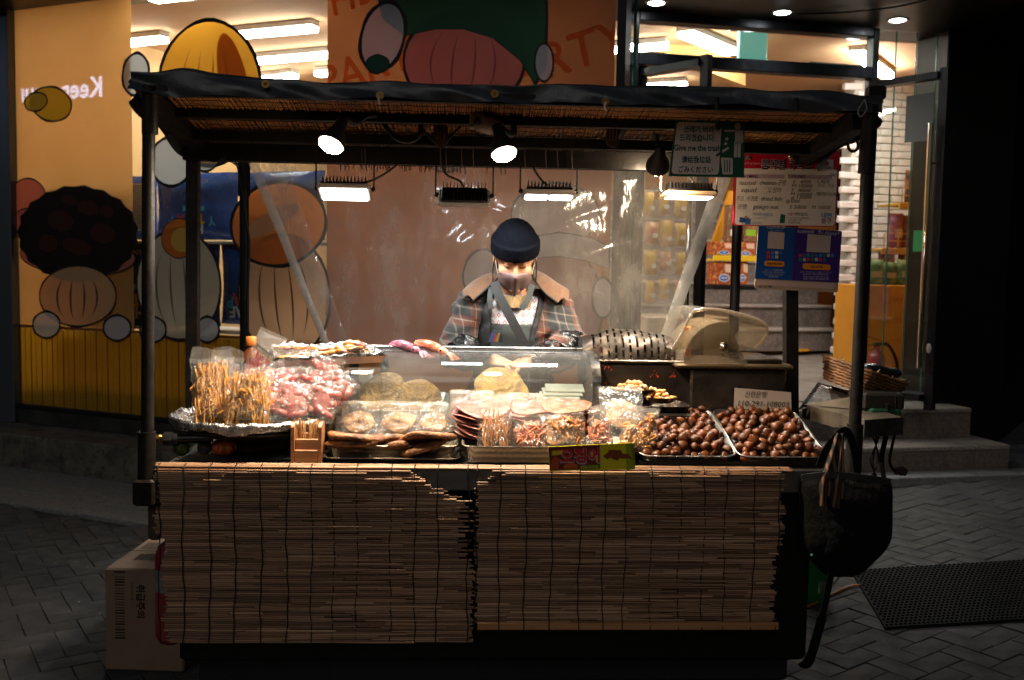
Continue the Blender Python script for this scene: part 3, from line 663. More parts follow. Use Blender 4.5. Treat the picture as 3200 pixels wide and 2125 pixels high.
# soffit with downlights
sf = root('soffit', 'black soffit over the shop entrance', 'soffit', (1, -.5, 3.16), fr=TF)
part(sf, 'panel', MB().bbox((-1.15, -.95, 3.165), (4.2, .3, 3.3), .006), M('black soffit paint', '#15130f', '#1d1a15', vs=3, rough=.35))
part(sf, 'fascia', MB().bbox((-1.15, -1.02, 3.12), (4.2, -.951, 3.5), .008), M('brown fascia', '#2a1a12', rough=.5))
part(sf, 'cable', MB().tube(polyline([(1.0, -.25, 3.155), (1.25, -.4, 3.145), (1.5, -.6, 3.15), (1.62, -.8, 3.16)]), .006, 6), RUBBER)
DL = GLOW('downlight lens', (.92, .97, 1.0), 20)
def downlight(p, label, energy=10):
    r = root('downlight', label, 'downlight', p, 'round downlights of the entrance', TF)
    part(r, 'ring', MB().lathe([(.062, -.006), (.07, -.008), (.075, 0), (.062, .002)], p, 20), CHROME); part(r, 'lens', MB().lathe([(0, -.012), (.04, -.011), (.058, -.004)], p, 20), DL)
    l = bpy.data.lights.new('downlight_lamp', 'SPOT'); l.energy = energy; l.spot_size = math.radians(110); l.spot_blend = .6; l.shadow_soft_size = .05; l.color = (.95, .97, 1)
    o = bpy.data.objects.new('downlight_lamp', l); COL.objects.link(o); o.parent = r; o.location = (0, 0, -.03)
for k, (x, y, lb) in enumerate(((.04, -.235, 'nearest the banner'), (.91, -.235, 'over the middle of the doorway'), (1.735, -.26, 'over the open glass door'))): downlight((x, y, 3.165), 'bright round downlight in the black soffit, ' + lb)
for k, (px, py, lb) in enumerate(((2300, 88, 'beside the turquoise sign'), (2635, 110, 'above the dark monitor'), (2800, 88, 'above the side panes'))):
    p = TF.Z(px, py, 3.335); downlight((p[0], p[1], 3.335), 'bright round downlight in the orange ceiling, ' + lb, 6)
# door leaves
def leaf(label, h, e, side, px_h):
    r = root('door_leaf', label, 'door', (*h, .57), 'open glass door leaves', TF); h, e = V(*h), V(*e); d = nrm(e - h); n = V(-d[1], d[0]); L = np.linalg.norm(e - h)
    up = (n[0], n[1], 0)
    P = lambda t, z: (*(h + d * t), z)
    part(r, 'stile', MB().bar(P(.025, .57), P(.025, 2.81), .05, .045, up=up), DARK_METAL); sti = part(r, 'stile', MB().bar(P(L - .03, .57), P(L - .03, 2.81), .06, .045, up=up), DARK_METAL)
    part(r, 'top_rail', MB().bar(P(.052, 2.765), P(L - .062, 2.765), .085, .043, up=(0, 0, 1)), DARK_METAL); part(r, 'bottom_rail', MB().bar(P(.052, .65), P(L - .062, .65), .15, .043, up=(0, 0, 1)), DARK_METAL)
    q = [P(.05, .726), P(L - .06, .726), P(L - .06, 2.72), P(.05, 2.72)]; part(r, 'pane', MB().plate(q, .008), PANE)
    for s in (-1, 1):
        o = n * .07 * s; hb = MB().tube([(*(h + d * (L - .075) + o), .85), (*(h + d * (L - .075) + o), 2.45)], .017, 12)
        for z in (1.15, 2.2): hb.tube([(*(h + d * (L - .075)), z), (*(h + d * (L - .075) + o), z)], .009, 8)
        part(sti, 'handle', hb, CHROME)
    return r, P, n, L
r, P, n, L = leaf('open glass door leaf half hidden behind the menu board', (.03, .03), (.32, -.467), 1, 0)
r, P, n, L = leaf('open glass door leaf with long steel handles and a grey sticker', (1.70, -.02), (1.935, -.56), -1, 0)
nn = V(n[0], n[1]) 
q = [P(L - .30, 2.35), P(L - .1, 2.35), P(L - .1, 2.66), P(L - .30, 2.66)]
part(r, 'sticker', MB().plate([(p[0] - .008 * n[0], p[1] - .008 * n[1], p[2]) for p in q], .002), M('grey sticker', '#5c6668', rough=.5))
q = [P(L - .2, 1.62), P(L - .1, 1.62), P(L - .1, 1.76), P(L - .2, 1.76)]
part(r, 'sticker', MB().plate([(p[0] - .008 * n[0], p[1] - .008 * n[1], p[2]) for p in q], .002), M('green sticker', '#1d8a4a', rough=.5), label='small green sticker')
part(r, 'lock', MB().ball(P(L - .04, .98), (.03, .03, .055), 10, 8), WHITE_PL)
# entrance steps
GS = M('brown granite step', '#6e635b', '#4f4741', vs=45, rough=.5, rv=.12, bump=.1, bs=120, col3='#3a332f', vs3=10, lo3=.5, hi3=.8)
es = root('entrance_steps', 'two low granite steps in front of the shop entrance', 'steps', (1.5, -.5, .1), fr=TF)
for (yf, z0, z1, xr) in ((-.66, -.1, .345, 2.46), (-.36, .345, .55, 2.38)):
    x = -1.4
    while x < xr - .05:
        L = min(.72, xr - x); 
        if xr - x - L < .2: L = xr - x
        part(es, 'riser_slab', MB().bbox((x, yf + .008, max(z0, -.1)), (x + L - .004, .5, z1 - .032), .003), GS); part(es, 'tread_slab', MB().bbox((x, yf, z1 - .031), (x + L - .004, .5, z1), .006), M('granite step top', '#8d857d', '#6c655f', vs=45, rough=.45, rv=.1, bump=.08, bs=120)); x += L
ks = struct('kerb', MB().bbox((-1.6, -.86, -.1), (2.62, -.668, gh(3.1, 3.2) + .012), .005), GRAN, fr=TF)
# snack display by the brick wall
YC = M('yellow display cabinet', '#c98a2a', '#b87c22', vs=2, rough=.45)
a, c = TF.Y(2697, 1205, 1.0), TF.Y(2905, 893, 1.0)
dc = root('display_cabinet', 'yellow printed display cabinet under the green snack bags', 'cabinet', ((a[0] + c[0]) / 2, 1.2, .57), fr=TF)
part(dc, 'body', MB().bbox((a[0], 1.0, .57), (c[0] + .05, 1.5, c[2]), .008), YC)
b = MB()
for k in range(4): b.text('페스티벌', (a[0] + .14, .998, c[2] - .16 - .17 * k), (1, 0, .12), (-.12, 0, 1), .055, bold=.012)
part(dc, 'print', b, INK('#b8731e'))
WIRE = M('yellow wire rack', '#c9922a', rough=.4)
def wire_tray(px0, py0, px1, py1, label):
    a, c = TF.Y(px0, py1, 1.15), TF.Y(px1, py0, 1.15)
    r = root('wire_tray', label, 'rack', (a[0], 1.3, a[2]), 'wire trays of the snack display', TF)
    part(r, 'lip', MB().bbox((a[0] - .03, 1.13, a[2] - .05), (c[0], 1.15, a[2]), .003), WIRE); part(r, 'board', MB().bbox((a[0] - .03, 1.151, a[2] - .02), (c[0], 1.45, a[2]), .003), WIRE)
    b = MB()
    for z in (a[2] + .002, (a[2] + c[2]) / 2, c[2]): b.tube([(a[0], 1.15, z), (c[0], 1.15, z)], .004, 6)
    for k in range(4): x = a[0] + (c[0] - a[0]) * k / 3; b.tube([(x, 1.15, a[2]), (x, 1.15, c[2])], .004, 6)
    part(r, 'wire_frame', b, WIRE)
wire_tray(2775, 785, 2890, 782, 'empty') if False else None
for (x0_, y0_, x1_, y1_, lb) in ((2762, 732, 2895, 776, 'yellow wire tray of red snack bags, middle tier'), (2818, 590, 2895, 634, 'yellow wire tray of brown snack bags, top tier')): wire_tray(x0_, y0_, x1_, y1_, lb)
def snack(px, py0, py1, wpx, yy, m, label, tilt=0):
    a, c = TF.Y(px, py1, yy), TF.Y(px + wpx, py0, yy); w_, h_ = c[0] - a[0], c[2] - a[2]
    r = root('snack_bag', label, 'snack bag', (a[0] + w_ / 2, yy, a[2]), 'snack bags on the display by the brick wall', TF)
    fo = part(r, 'foil', place(pillow(w_, h_, .07, 6, 8, .006), T3(a[0] + w_ / 2, yy, a[2], 0, 0, tilt)), m)
    b = MB().quad(*[(a[0] + u * w_, yy - .045, a[2] + v * h_) for u, v in ((.2, .3), (.8, .3), (.8, .55), (.2, .55))]); part(fo, 'print', b, INK('#b9a884'))
GRN = M('green snack foil', '#5d7a4a', '#9aa878', vs=10, lo=.45, hi=.6, rough=.3, rv=.1, col3='#2e4028', vs3=22)
RED = M('red snack foil', '#7c2e2a', '#a85a4a', vs=12, lo=.45, hi=.6, rough=.3, rv=.1, col3='#3a1c1a', vs3=26)
BRN = M('brown snack foil', '#5a3a28', '#a8705a', vs=12, lo=.45, hi=.6, rough=.3, rv=.1)
for k in range(4): snack(2706 + 46 * k, 812 + (k % 2) * 8, 890, 52, 1.08 + .02 * (k % 2), GRN, 'green snack bag on the yellow cabinet', .2 * (k - 1.5))
for k in range(2): snack(2740 + 62 * k, 778, 822, 60, 1.3, RED, 'red topped snack bag behind the green bags', .1)
for k in range(3): snack(2776 + 38 * k, 668 + 6 * (k % 2), 774, 46, 1.26, RED, 'dark red snack bag in the middle wire tray', .12 * (k - 1))
for k in range(2): snack(2824 + 34 * k, 534, 632, 44, 1.26, BRN, 'brown and pink snack bag in the top wire tray', .1)
# red fire extinguisher inside the glass
c = TF.Z(2737, 1160, .57); ex, ey = TF.Y(2737, 1160, .55)[:2]
zb = .575; fe = root('fire_extinguisher', 'red fire extinguisher with grey hose standing before the yellow cabinet', 'fire extinguisher', (ex, ey, zb), fr=TF)
ztop = TF.Y(2737, 1092, .55)[2]; REDP = M('red enamel', '#8f1420', rough=.25, coat=.5)
part(fe, 'cylinder', MB().lathe([(.058, 0), (.066, .01), (.066, ztop - zb - .06), (.05, ztop - zb - .02), (.024, ztop - zb), (.022, ztop - zb + .03), (0, ztop - zb + .03)], (ex, ey, zb), 18), REDP)
part(fe, 'valve', MB().bbox((ex - .03, ey - .02, ztop + .03), (ex + .03, ey + .02, ztop + .055), .005), DULL_STEEL)
part(fe, 'lever', MB().bar((ex + .02, ey, ztop + .07), (ex - .11, ey, ztop + .11), .025, .006).bar((ex + .02, ey, ztop + .04), (ex - .12, ey, ztop + .03), .025, .006), REDP)
part(fe, 'hose', MB().tube(polyline([(ex + .03, ey, ztop + .045), (ex + .1, ey, ztop + .03), (ex + .17, ey, ztop - .08), (ex + .19, ey, ztop - .2)]), .013, 8), RUBBER); part(fe, 'nozzle', MB().lathe([(.013, 0), (.02, -.09)], (ex + .192, ey, ztop - .2), 10), INK('#b8862a'))
# goods racks seen through the clear sheet
YB = M('yellow snack packs', '#c9a02c', '#b88018', vs=9, rough=.35, col3='#e0d2a0', vs3=12)
for k in range(12):
    px, py = 2012 + 48 * (k % 3) + rnd(-4, 4), 600 + 88 * (k // 3); a, c = TF.Y(px, py + 84 - 14 * rnd(0, 1), 1.6), TF.Y(px + 30 + 16 * rnd(0, 1), py + 12 * rnd(0, 1), 1.6)
    r = root('snack_bag', 'yellow snack pack hanging on the white rack behind the clear sheet', 'snack bag', ((a[0] + c[0]) / 2, 1.6, a[2]), 'yellow snack packs on the white rack', TF)
    fo = part(r, 'foil', place(pillow(c[0] - a[0], c[2] - a[2], .07, 5, 6, .006), T3((a[0] + c[0]) / 2, 1.6, a[2])), YB if k % 4 != 3 else M('orange snack packs', '#b8622a', '#d0a070', vs=12, rough=.4))
    part(fo, 'badge', MB().shape(ell(0, 0, .025, .02), ((a[0] + c[0]) / 2 + .01, 1.55, a[2] + .07), (1, 0, 0), (0, 0, 1)), INK('#d6cfc0'))
rk = root('goods_rack', 'white wire goods rack inside the shop', 'rack', (.8, 1.65, .6), fr=TF); b = MB()
for px in (2006, 2156): p = TF.Y(px, 700, 1.66); b.bar((p[0], 1.66, .6), (p[0], 1.66, 2.3), .025)
part(rk, 'upright', b, WHITE_PL)
for py in (596, 684, 772, 860, 950): p, q = TF.Y(2004, py, 1.66), TF.Y(2158, py, 1.66); part(rk, 'shelf_bar', MB().bar((p[0], 1.66, p[2]), (q[0], 1.66, q[2]), .015), WHITE_PL)
solo('counter', 'low beige shop counter behind the clear sheet', 'counter', MB().bbox((.62, 1.4, .57), (1.35, 1.9, 1.08), .01), M('beige laminate', '#b5a184', rough=.5), fr=TF)

# ================================================================== the dark alley beside the shop
DKW = M('dark alley wall', '#0e0f11', '#08090a', vs=2, rough=.5, spec=.3, rv=.1, bump=.1, bs=20)
solo('alley_wall', 'black clad corner wall beside the shop entrance', 'wall', wall(wt(2.805, -.05), wt(5.3, 2.1), -.1, 4.2, .1), DKW, fr=W0)
aw = root('alley_wall', 'dark wall with blue lit window strips across the alley', 'wall', (6, 5, 0), fr=W0)
part(aw, 'wall', wall((9.6, 14.0), (5.0, 3.9), -.1, 4.5, .15), DKW)
for k in range(3):
    t0 = .1 + .25 * k; p0 = V(5.0, 3.9) * (1 - t0) + V(9.6, 14.0) * t0; p1 = V(5.0, 3.9) * (1 - t0 - .05) + V(9.6, 14.0) * (t0 + .05)
    part(aw, 'window', wall(p1 + V(-.01, 0), p0 + V(-.01, 0), 1.3, 3.4, .004), M('blue dark glass', '#1a2a40', rough=.12, coat=.3))
BRA = M('dark alley brick', '#2c2e33', '#1e2024', vs=8, rough=.7, rj=.25)
b = MB(); 

# a lit shop sign across the street, mirrored in the window pane
K0, K1 = AF.Y(318, 300, 6.4), AF.Y(30, 300, 6.4); kz = K0[2]; yk = .40 - 6.0
ks_ = root('street_sign', 'glowing pale blue letters of a shop sign mirrored in the orange window', 'sign', (K0[0], yk, kz), fr=AF)
b = MB(); b.text('Keep your', (K0[0], yk, kz), (-1, 0, 0), (0, 0, 1), (AF.Y(318, 215, 6.4)[2] - kz) * 1.05, bold=.02); part(ks_, 'lettering', b, GLOW('pale blue sign glow', (.62, .72, 1.0), 7))
lo, hi = b.bounds(); part(ks_, 'rear_board', MB().bbox((lo[0] - .3, yk - .1, lo[2] - .3), (hi[0] + .3, yk - .02, hi[2] + .4), .01), DKW)
# ================================================================== the food cart
RB = M('reed', '#a8794a', '#7c5230', vs=3, st=(1, 8, 8), rough=.55, rj=.38, bump=.15, bs=60, bst=(2, 30, 30))
cart = root('food_cart', 'street food cart on black pipe posts with steel counter', 'food cart', (0, .3, 0))
P_ = lambda n, b, m, **k: part(cart, n, b, m, **k)
P_('counter_top', MB().bbox((-1.075, .0, .762), (1.03, .64, .84), .005), M('dull aluminium counter', '#7d7b78', '#5d5b58', vs=5, rough=.4, rv=.12, metal=.85))
BODY = M('black cart panel', '#050504', '#090807', vs=4, rough=.7, spec=.15)
P_('body_panel', MB().bbox((-1.04, .03, .20), (.985, .6, .76), .01), BODY)
P_('chassis', MB().bbox((-1.0, .1, .10), (.95, .55, .198), .01), M('dark blue cloth', '#0a0d1a', '#06070c', vs=5, rough=.9))
for xx in (-.75, .75):
    wb = MB().lathe([(.02, -.02), (.085, -.02), (.1, -.012), (.1, .012), (.085, .02), (.02, .02)], (xx, .45, .1), 18, axis='x'); P_('wheel', wb, RUBBER)
def post(path, r, name='post', n=12): P_(name, MB().tube(path, r, n), BLACK_METAL)
a, c = cY(463, 1350, 0), cY(470, 345, 0); post([(a[0], -.012, .80), (c[0], -.012, 1.99)], .0195)
post([(a[0] - .002, -.012, .80), (a[0], -.012, .945)], .027, 'sleeve'); post([(c[0] + .002, -.012, 1.85), (c[0] + .002, -.012, 1.99)], .0245, 'sleeve')
P_('bracket', MB().bbox((a[0] - .035, -.05, .72), (a[0] + .03, .04, .80), .006), BLACK_METAL)
a, c = cY(2662, 1400, 0), cY(2713, 370, 0); post([(a[0], -.012, .50), (c[0], -.012, 1.99)], .0195)
post([(a[0], -.012, .50), (a[0] + .003, -.012, .99)], .0255, 'sleeve'); post([(c[0] - .004, -.012, 1.78), (c[0], -.012, 1.99)], .0255, 'sleeve')
P_('ring', MB().tube([(c[0] - .052 + .016 * math.cos(t), -.02, 1.865 + .019 * math.sin(t)) for t in lin(0, 2 * PI, 14)], .005, 6, cap=False), DARK_METAL)
P_('stay', MB().bar((1.03, -.012, .66), (a[0], -.012, .66), .03, .03), BLACK_METAL)
a, c = cY(600, 1050, .57), cY(604, 470, .57); P_('post', MB().bar((a[0], .57, .842), (c[0], .57, 1.83), .042, .042, up=(0, 1, 0)), BLACK_METAL)
a, c = cY(2480, 1150, .57), cY(2470, 500, .57); P_('post', MB().bar((a[0], .57, .842), (c[0], .57, 1.83), .046, .046, up=(0, 1, 0)), BLACK_METAL)
a, c = cY(763, 1000, 1.37), cY(763, 500, 1.37); post([(a[0], 1.37, .0), (c[0], 1.37, 1.97)], .0205); post([(c[0], 1.37, 1.76), (c[0], 1.37, 1.97)], .027, 'sleeve')
a2, c2 = cY(2297, 950, 1.37), cY(2310, 500, 1.37); post([(a2[0], 1.37, .0), (c2[0], 1.37, 1.97)], .0225)
P_('beam', MB().bar((-1.13, 1.37, 1.99), (1.09, 1.37, 1.99), .04, .04), BLACK_METAL)
P_('beam', MB().bar((-1.16, .57, 1.862), (1.1, .57, 1.862), .06, .062), BLACK_METAL)
P_('beam', MB().bar((-1.12, -.008, 1.980), (1.1, -.008, 1.980), .03, .03), BLACK_METAL)
for sx in (-1.105, 1.075): 
    P_('beam', MB().bar((sx, .0, 1.945), (sx, .60, 1.885), .045, .06), BLACK_METAL); P_('beam', MB().bar((sx, .6, 1.90), (sx + .0, 1.37, 1.99), .03, .03), BLACK_METAL)
for (py, Y) in ((362, .2), (432, .4)):
    z = cY(1000, py, Y)[2]; P_('cross_beam', MB().bar((-1.09, Y, z), (1.07, Y, z), .038, .034), BLACK_METAL)
# roof mat of reeds running front to back, with wavy stitching
mat_ = root('reed_roof_mat', 'reed mat lining the underside of the cart canopy', 'reed mat', (0, .3, 1.95))
b = MB(); x = -1.075
zr = lambda y: 1.990 - .155 * y
while x < 1.06:
    r = rnd(.0024, .0036); dx = rnd(-.006, .006); e = rnd(-.02, .02); z0 = rnd(-.002, .002)
    b.tube([(x, .015, zr(.015) + z0), (x + dx * .5, .32, zr(.32) + z0 + rnd(-.002, .002)), (x + dx, .66 + e, zr(.66) - .0 + z0)], r, 5, cap=False); x += r * 2 + rnd(.0008, .0032)
part(mat_, 'reed', b, M('roof reed', '#b88448', '#7a5026', vs=14, st=(1, 6, 1), rough=.6, bump=.1, bs=40), kind='stuff')
b = MB()
for k in range(13):
    y = .05 + .05 * k; ph = rnd(0, 6); b.tube([(xx, y + .008 * math.sin(xx * 41 + ph) + .005 * math.sin(xx * 97), zr(y) - .0045) for xx in lin(-1.07, 1.05, 110)], .0011, 3, cap=False, smooth=False)
part(mat_, 'stitching', b, RUBBER, kind='stuff')
b = MB()
for k in range(60):
    x = rnd(-.62, -.15) if k < 45 else rnd(-.5, .0); b.tube([(x, .60, 1.835 + rnd(-.004, .004)), (x + rnd(-.006, .006), .605, 1.82 + rnd(-.012, .008))], .002, 4, cap=False)
part(mat_, 'frayed_end', b, RB, kind='stuff')
# tarp over the roof
VIN = M('black vinyl tarp', '#3c4146', '#2a2e32', vs=6, rough=.4, rv=.1, bump=.25, bs=14, bd=.02)
tp = root('canopy_tarp', 'creased black vinyl tarp folded over the front of the canopy', 'tarp', (0, .3, 1.98))
rs = np.random.RandomState(4); ph = rs.rand(24) * 6.28
def fold(x): return sum(math.sin(x * f + ph[i]) * a for i, (f, a) in enumerate(((3, .005), (7.3, .006), (13, .004), (23, .003), (41, .0015))))
def tarp(u, v):
    x = -1.155 + 2.29 * u; f = fold(x); c = math.exp(-((x + 1.0) / .07) ** 2) + .8 * math.exp(-((x - .93) / .09) ** 2)
    if v < .5:      # front flap: bottom hem up to the edge
        t = v / .5; z = 1.968 + .003 * math.sin(9 * x) + f * .7 - .012 * c + t * (.056 - f * .1 + .026 * c); y = -.042 - .010 * math.sin(x * 17 + 3 * t + ph[9]) * (1 - t) + .016 * t + .006 * math.sin(29 * x + 5 * t) * (1 - t) - .01 * math.sin(t * PI) * math.sin(x * 11 + ph[3])
        return (x, y, z)
    t = (v - .5) / .5; return (x, -.026 + .76 * t, 2.024 + f * .6 * (1 - t) - .115 * t + .006 * math.sin(5 * x + 9 * t) + .014 * c * (1 - t) ** 6 + .004 * math.sin(t * PI * 3) * math.sin(14 * x))
b = MB().grid(tarp, 170, 26); part(tp, 'cloth', b, VIN)
b = MB().grid(lambda u, v: (-1.158 - .012 * math.sin(v * 9), .74 * u, 2.02 - .115 * u - v * (.09 + .01 * math.sin(u * 13)) + .01 * math.sin(u * 5)), 20, 6); part(tp, 'side_flap', b, VIN); b = MB().grid(lambda u, v: (1.138 + .012 * math.sin(v * 9 + u * 5), .74 * u, 2.02 - .115 * u - v * (.09 + .01 * math.sin(u * 11))), 20, 6); part(tp, 'side_flap', b, VIN)
GOLD = M('brass', '#8a6a3a', rough=.35, metal=1)
for (px, py) in ((830, 262), (1187, 298), (1546, 293), (1892, 318)):
    p = cY(px, py, -.055); part(tp, 'grommet', MB().lathe([(.006, 0), (.0095, .004), (.012, 0)], p, 14, axis='y', M=Matrix.Rotation(0, 4, 'X')), GOLD)
for (px, py, py2) in ((1187, 298, 325), (1894, 318, 345)): part(tp, 'tie', MB().tube([cY(px, py, -.06), cY(px - 4, (py + py2) / 2, -.062), cY(px, py2, -.05)], .003, 5), WHITE_PL)
for (px, py) in ((2240, 322), (2488, 325)): part(tp, 'clip', MB().tube([cY(px, py - 18, -.06), cY(px + 2, py + 22, -.06)], .007, 6), RUBBER)
p = cY(2700, 320, -.05); part(tp, 'tie', MB().tube(polyline([cY(2702, 310, -.05), cY(2682, 345, -.06), cY(2690, 365, -.06), cY(2708, 340, -.06), cY(2702, 312, -.06)]), .0022, 5), M('cream cord', '#8a8070', rough=.8))
b = MB().bbox(tuple(V(*cY(2735, 290, 0)) - V(.025, .02, .02)), tuple(V(*cY(2735, 290, 0)) + V(.03, .02, .02)), .005); part(tp, 'clamp', b, BLACK_METAL)

# ---- bamboo blinds on the cart front: every reed row a piece
REEDM = [M('blind reed %d' % k, c1, c2, vs=5, st=(.6, 14, 14), rough=.5, rj=.30, bump=.2, bs=50, bst=(2, 40, 40), bd=.003) for k, (c1, c2) in enumerate((('#97755a', '#78583e'), ('#a6866a', '#84644a'), ('#7b5b44', '#5a3e2a')))]
BULKM = [M('reed shade %d%d' % (k, j), tuple(c * q for c in C(c1)), tuple(c * q for c in C(c2)), vs=5, st=(.6, 14, 14), rough=.5, bump=.2, bs=50, bst=(2, 40, 40), bd=.003) for k, (c1, c2) in enumerate((('#97755a', '#78583e'), ('#a6866a', '#84644a'), ('#7b5b44', '#5a3e2a'))) for j, q in enumerate((.75, 1.0, 1.25))]
reed_me = []
for L in (.10, .15, .21, .28, .38):
    for k in range(3):
        b = MB().tube([(-L / 2, 0, 0), (-L / 6, rnd(-.0008, .0008), rnd(-.0009, .0009)), (L / 6, rnd(-.0008, .0008), rnd(-.0009, .0009)), (L / 2, 0, 0)], [.0033, .0036, .0036, .0032], 6, smooth=True)
        reed_me.append((L, mesh_of('reed', b, REEDM[k], (0, 0, 0))))
def blind(label, x0, x1, zb, ztop, sx, extent, seed, wood=False):
    random.seed(seed)
    r = root('bamboo_blind', label, 'bamboo blind', ((x0 + x1) / 2, -.03, zb), 'bamboo blinds on the cart front')
    n = 0; bulk = MB(); nshow = 0; z = zb + (.026 if wood else .0)
    rows = []
    while z < ztop: rows.append((z, -.022)); z += .00625
    for k in range(5): rows.append((ztop + .004 + .0012 * k, -.016 + .0065 * k))     # rolled over the counter edge
    for (z, y) in rows:
        e0, e1 = extent(z); x = e0 + rnd(-.012, .006); end = e1 + rnd(-.006, .012)
        while x < end - .006:
            rem = end - x; L, me = random.choice(reed_me) if rem > .12 else random.choice(reed_me[:3])
            use = min(L, rem); f = use / L; yy = y + rnd(-.0018, .0012) - .004 * math.sin((x - x0) * 6) * (1 if z < ztop else 0); tl = rnd(-.0014, .0014) / max(use, .2) * 1.0
            Mx = Matrix.Translation((x + use / 2 - (x0 + x1) / 2, yy + .03, z - zb)) @ Matrix.Rotation(tl, 4, 'Y') @ Matrix.Rotation(rnd(0, 6.28), 4, 'X') @ Matrix.Diagonal((f, 1, 1, 1))
            nshow += 1
            if n < 298 and (nshow % 2 == 0 or f > .9 and L > .25): inst(r, 'reed', me, Mx); n += 1
            else: bulk.add([tuple(Mx @ v.co + Vector(ORG[r.name])) for v in me.vertices], [list(p.vertices) for p in me.polygons], random.randrange(9), True)
            x += use + rnd(.0003, .0016)
    if bulk.v: part(r, 'short_reed', bulk, BULKM, kind='stuff')
    for xs in sx:
        ph = rnd(0, 6); b = MB(); pts = []
        for (z, y) in rows:
            pts.append((xs + .0035 * math.sin(z * 16 + ph) + .0015 * math.sin(z * 60), y - .006 - .004 * math.sin((xs - x0) * 6) * (1 if z < ztop else 0), z + (.003 if z > ztop else 0)))
        if wood: pts = [(pts[0][0], -.032, zb - .001)] + pts
        b.tube(pts, .0017, 4, cap=False); part(r, 'string', b, RUBBER)
    if wood: part(r, 'bottom_slat', MB().bbox((x0 + .005, -.03, zb), (x1, -.018, zb + .024), .002), M('blind bottom slat', '#a5764c', '#8c6038', vs=3, st=(1, 8, 8), rough=.5))
def ext1(z):
    e0 = -1.085 - .008 * math.sin(z * 40) + (.014 if z < .62 else 0) + max(0, .62 - z) * .03
    if .74 < z < .775 and True: e0 = -1.085 - .0
    e1 = -.115
    if z > .835: e1 = -.105
    elif z > .79: e1 = -.285 + .02 * math.sin(z * 900)
    elif z > .74: e1 = -.26 + (.79 - z) * 2.2 + .02 * math.sin(z * 700)
    elif z > .55: e1 = -.140 + .022 * math.sin(z * 600)
    return e0, e1
def ext2(z):
    e1 = .868 + .006 * math.sin(z * 90) + (-.02 if z < .6 else .0); e0 = -.100
    if z > .835: return -.10, .895
    if z > .795: e0 = -.045 + .03 * math.sin(z * 800)
    return e0, e1
sx1 = [cY(px, 1700, 0)[0] for px in (506, 580, 663, 740, 822, 902, 978, 1045, 1118, 1222, 1297, 1368, 1462)]
sx2 = [cY(px, 1700, 0)[0] for px in (1486, 1558, 1640, 1720, 1808, 1882, 1948, 2030, 2118, 2192, 2258, 2348, 2425)]
blind('longer bamboo blind with a torn upper corner, tied by black strings', -1.09, -.10, .285, .834, sx1, ext1, 5)
blind('shorter bamboo blind with a flat wooden bottom slat', -.10, .87, .325, .834, sx2, ext2, 9, True)
random.seed(21)

# ---- clear plastic sheet behind the vendor
SHEET = CLEAR('clear vinyl sheet', tint=(.93, .92, .9), gloss=.006, rough=.11, haze=.19, bump=.34, bs=7.0, bst=(1, 1, .45), hazecol=(.75, .68, .60), streak=.34, fres=1.25, bd=.03, trl=True)
HEM = CLEAR('folded vinyl hem', tint=(.85, .85, .83), gloss=.02, rough=.25, haze=.42, bump=.6, bs=25, hazecol=(.72, .72, .68), streak=.25, trl=True)
ps = root('plastic_sheet', 'clear scratched plastic sheet hung behind the vendor', 'plastic sheet', (0, 1.3, 1.2))
Ys = 1.30
tl, tr, bl, br = cY(772, 500, Ys), cY(2305, 500, Ys), cY(1012, 1085, Ys), cY(2085, 1085, Ys)
rsn = np.random.RandomState(2); fs_ = [(rsn.randn(2) * (4 + 3 * k), rsn.rand() * 6.28, .004 / (1 + .5 * k)) for k in range(9)]
crs = [(rsn.rand(2), rsn.rand() * PI, .002 + .004 * rsn.rand(), .05 + .2 * rsn.rand()) for k in range(34)]
def shp(u, v):
    p = V(*bl) * (1 - u) * (1 - v) + V(*br) * u * (1 - v) + V(*tl) * (1 - u) * v + V(*tr) * u * v
    d = sum(a * math.sin(f[0] * u * 1.6 + f[1] * v + q) for f, q, a in fs_)
    for c, an, h, ln in crs:      # sharp creases
        x, y = (u - c[0]) * 1.6, (v - c[1]); s = x * math.cos(an) + y * math.sin(an); t = -x * math.sin(an) + y * math.cos(an)
        if abs(s) < ln: d += h * max(0, 1 - abs(t) / .03) * (1 - (s / ln) ** 2)
    p[0] += .012 * math.sin(v * 7 + 1) * (1 - 2 * abs(u - .5)) ; return (p[0], Ys + d, p[2])
part(ps, 'film', MB().grid(shp, 150, 80), SHEET)
def hemband(u0, u1): return MB().grid(lambda a, v: (lambda p: (p[0], p[1] - .006 - .006 * math.sin(a * PI) - .003 * math.sin(v * 31), p[2]))(shp(u0 + (u1 - u0) * a, v)), 5, 40)
part(ps, 'hem', hemband(0.0, .021), HEM); part(ps, 'hem', hemband(.967, 1.0), HEM)
part(ps, 'fold', hemband(.04, .075), CLEAR('loose vinyl fold', tint=(.93, .93, .92), gloss=.03, rough=.1, haze=.10, bump=.7, bs=12, streak=.2, trl=True))

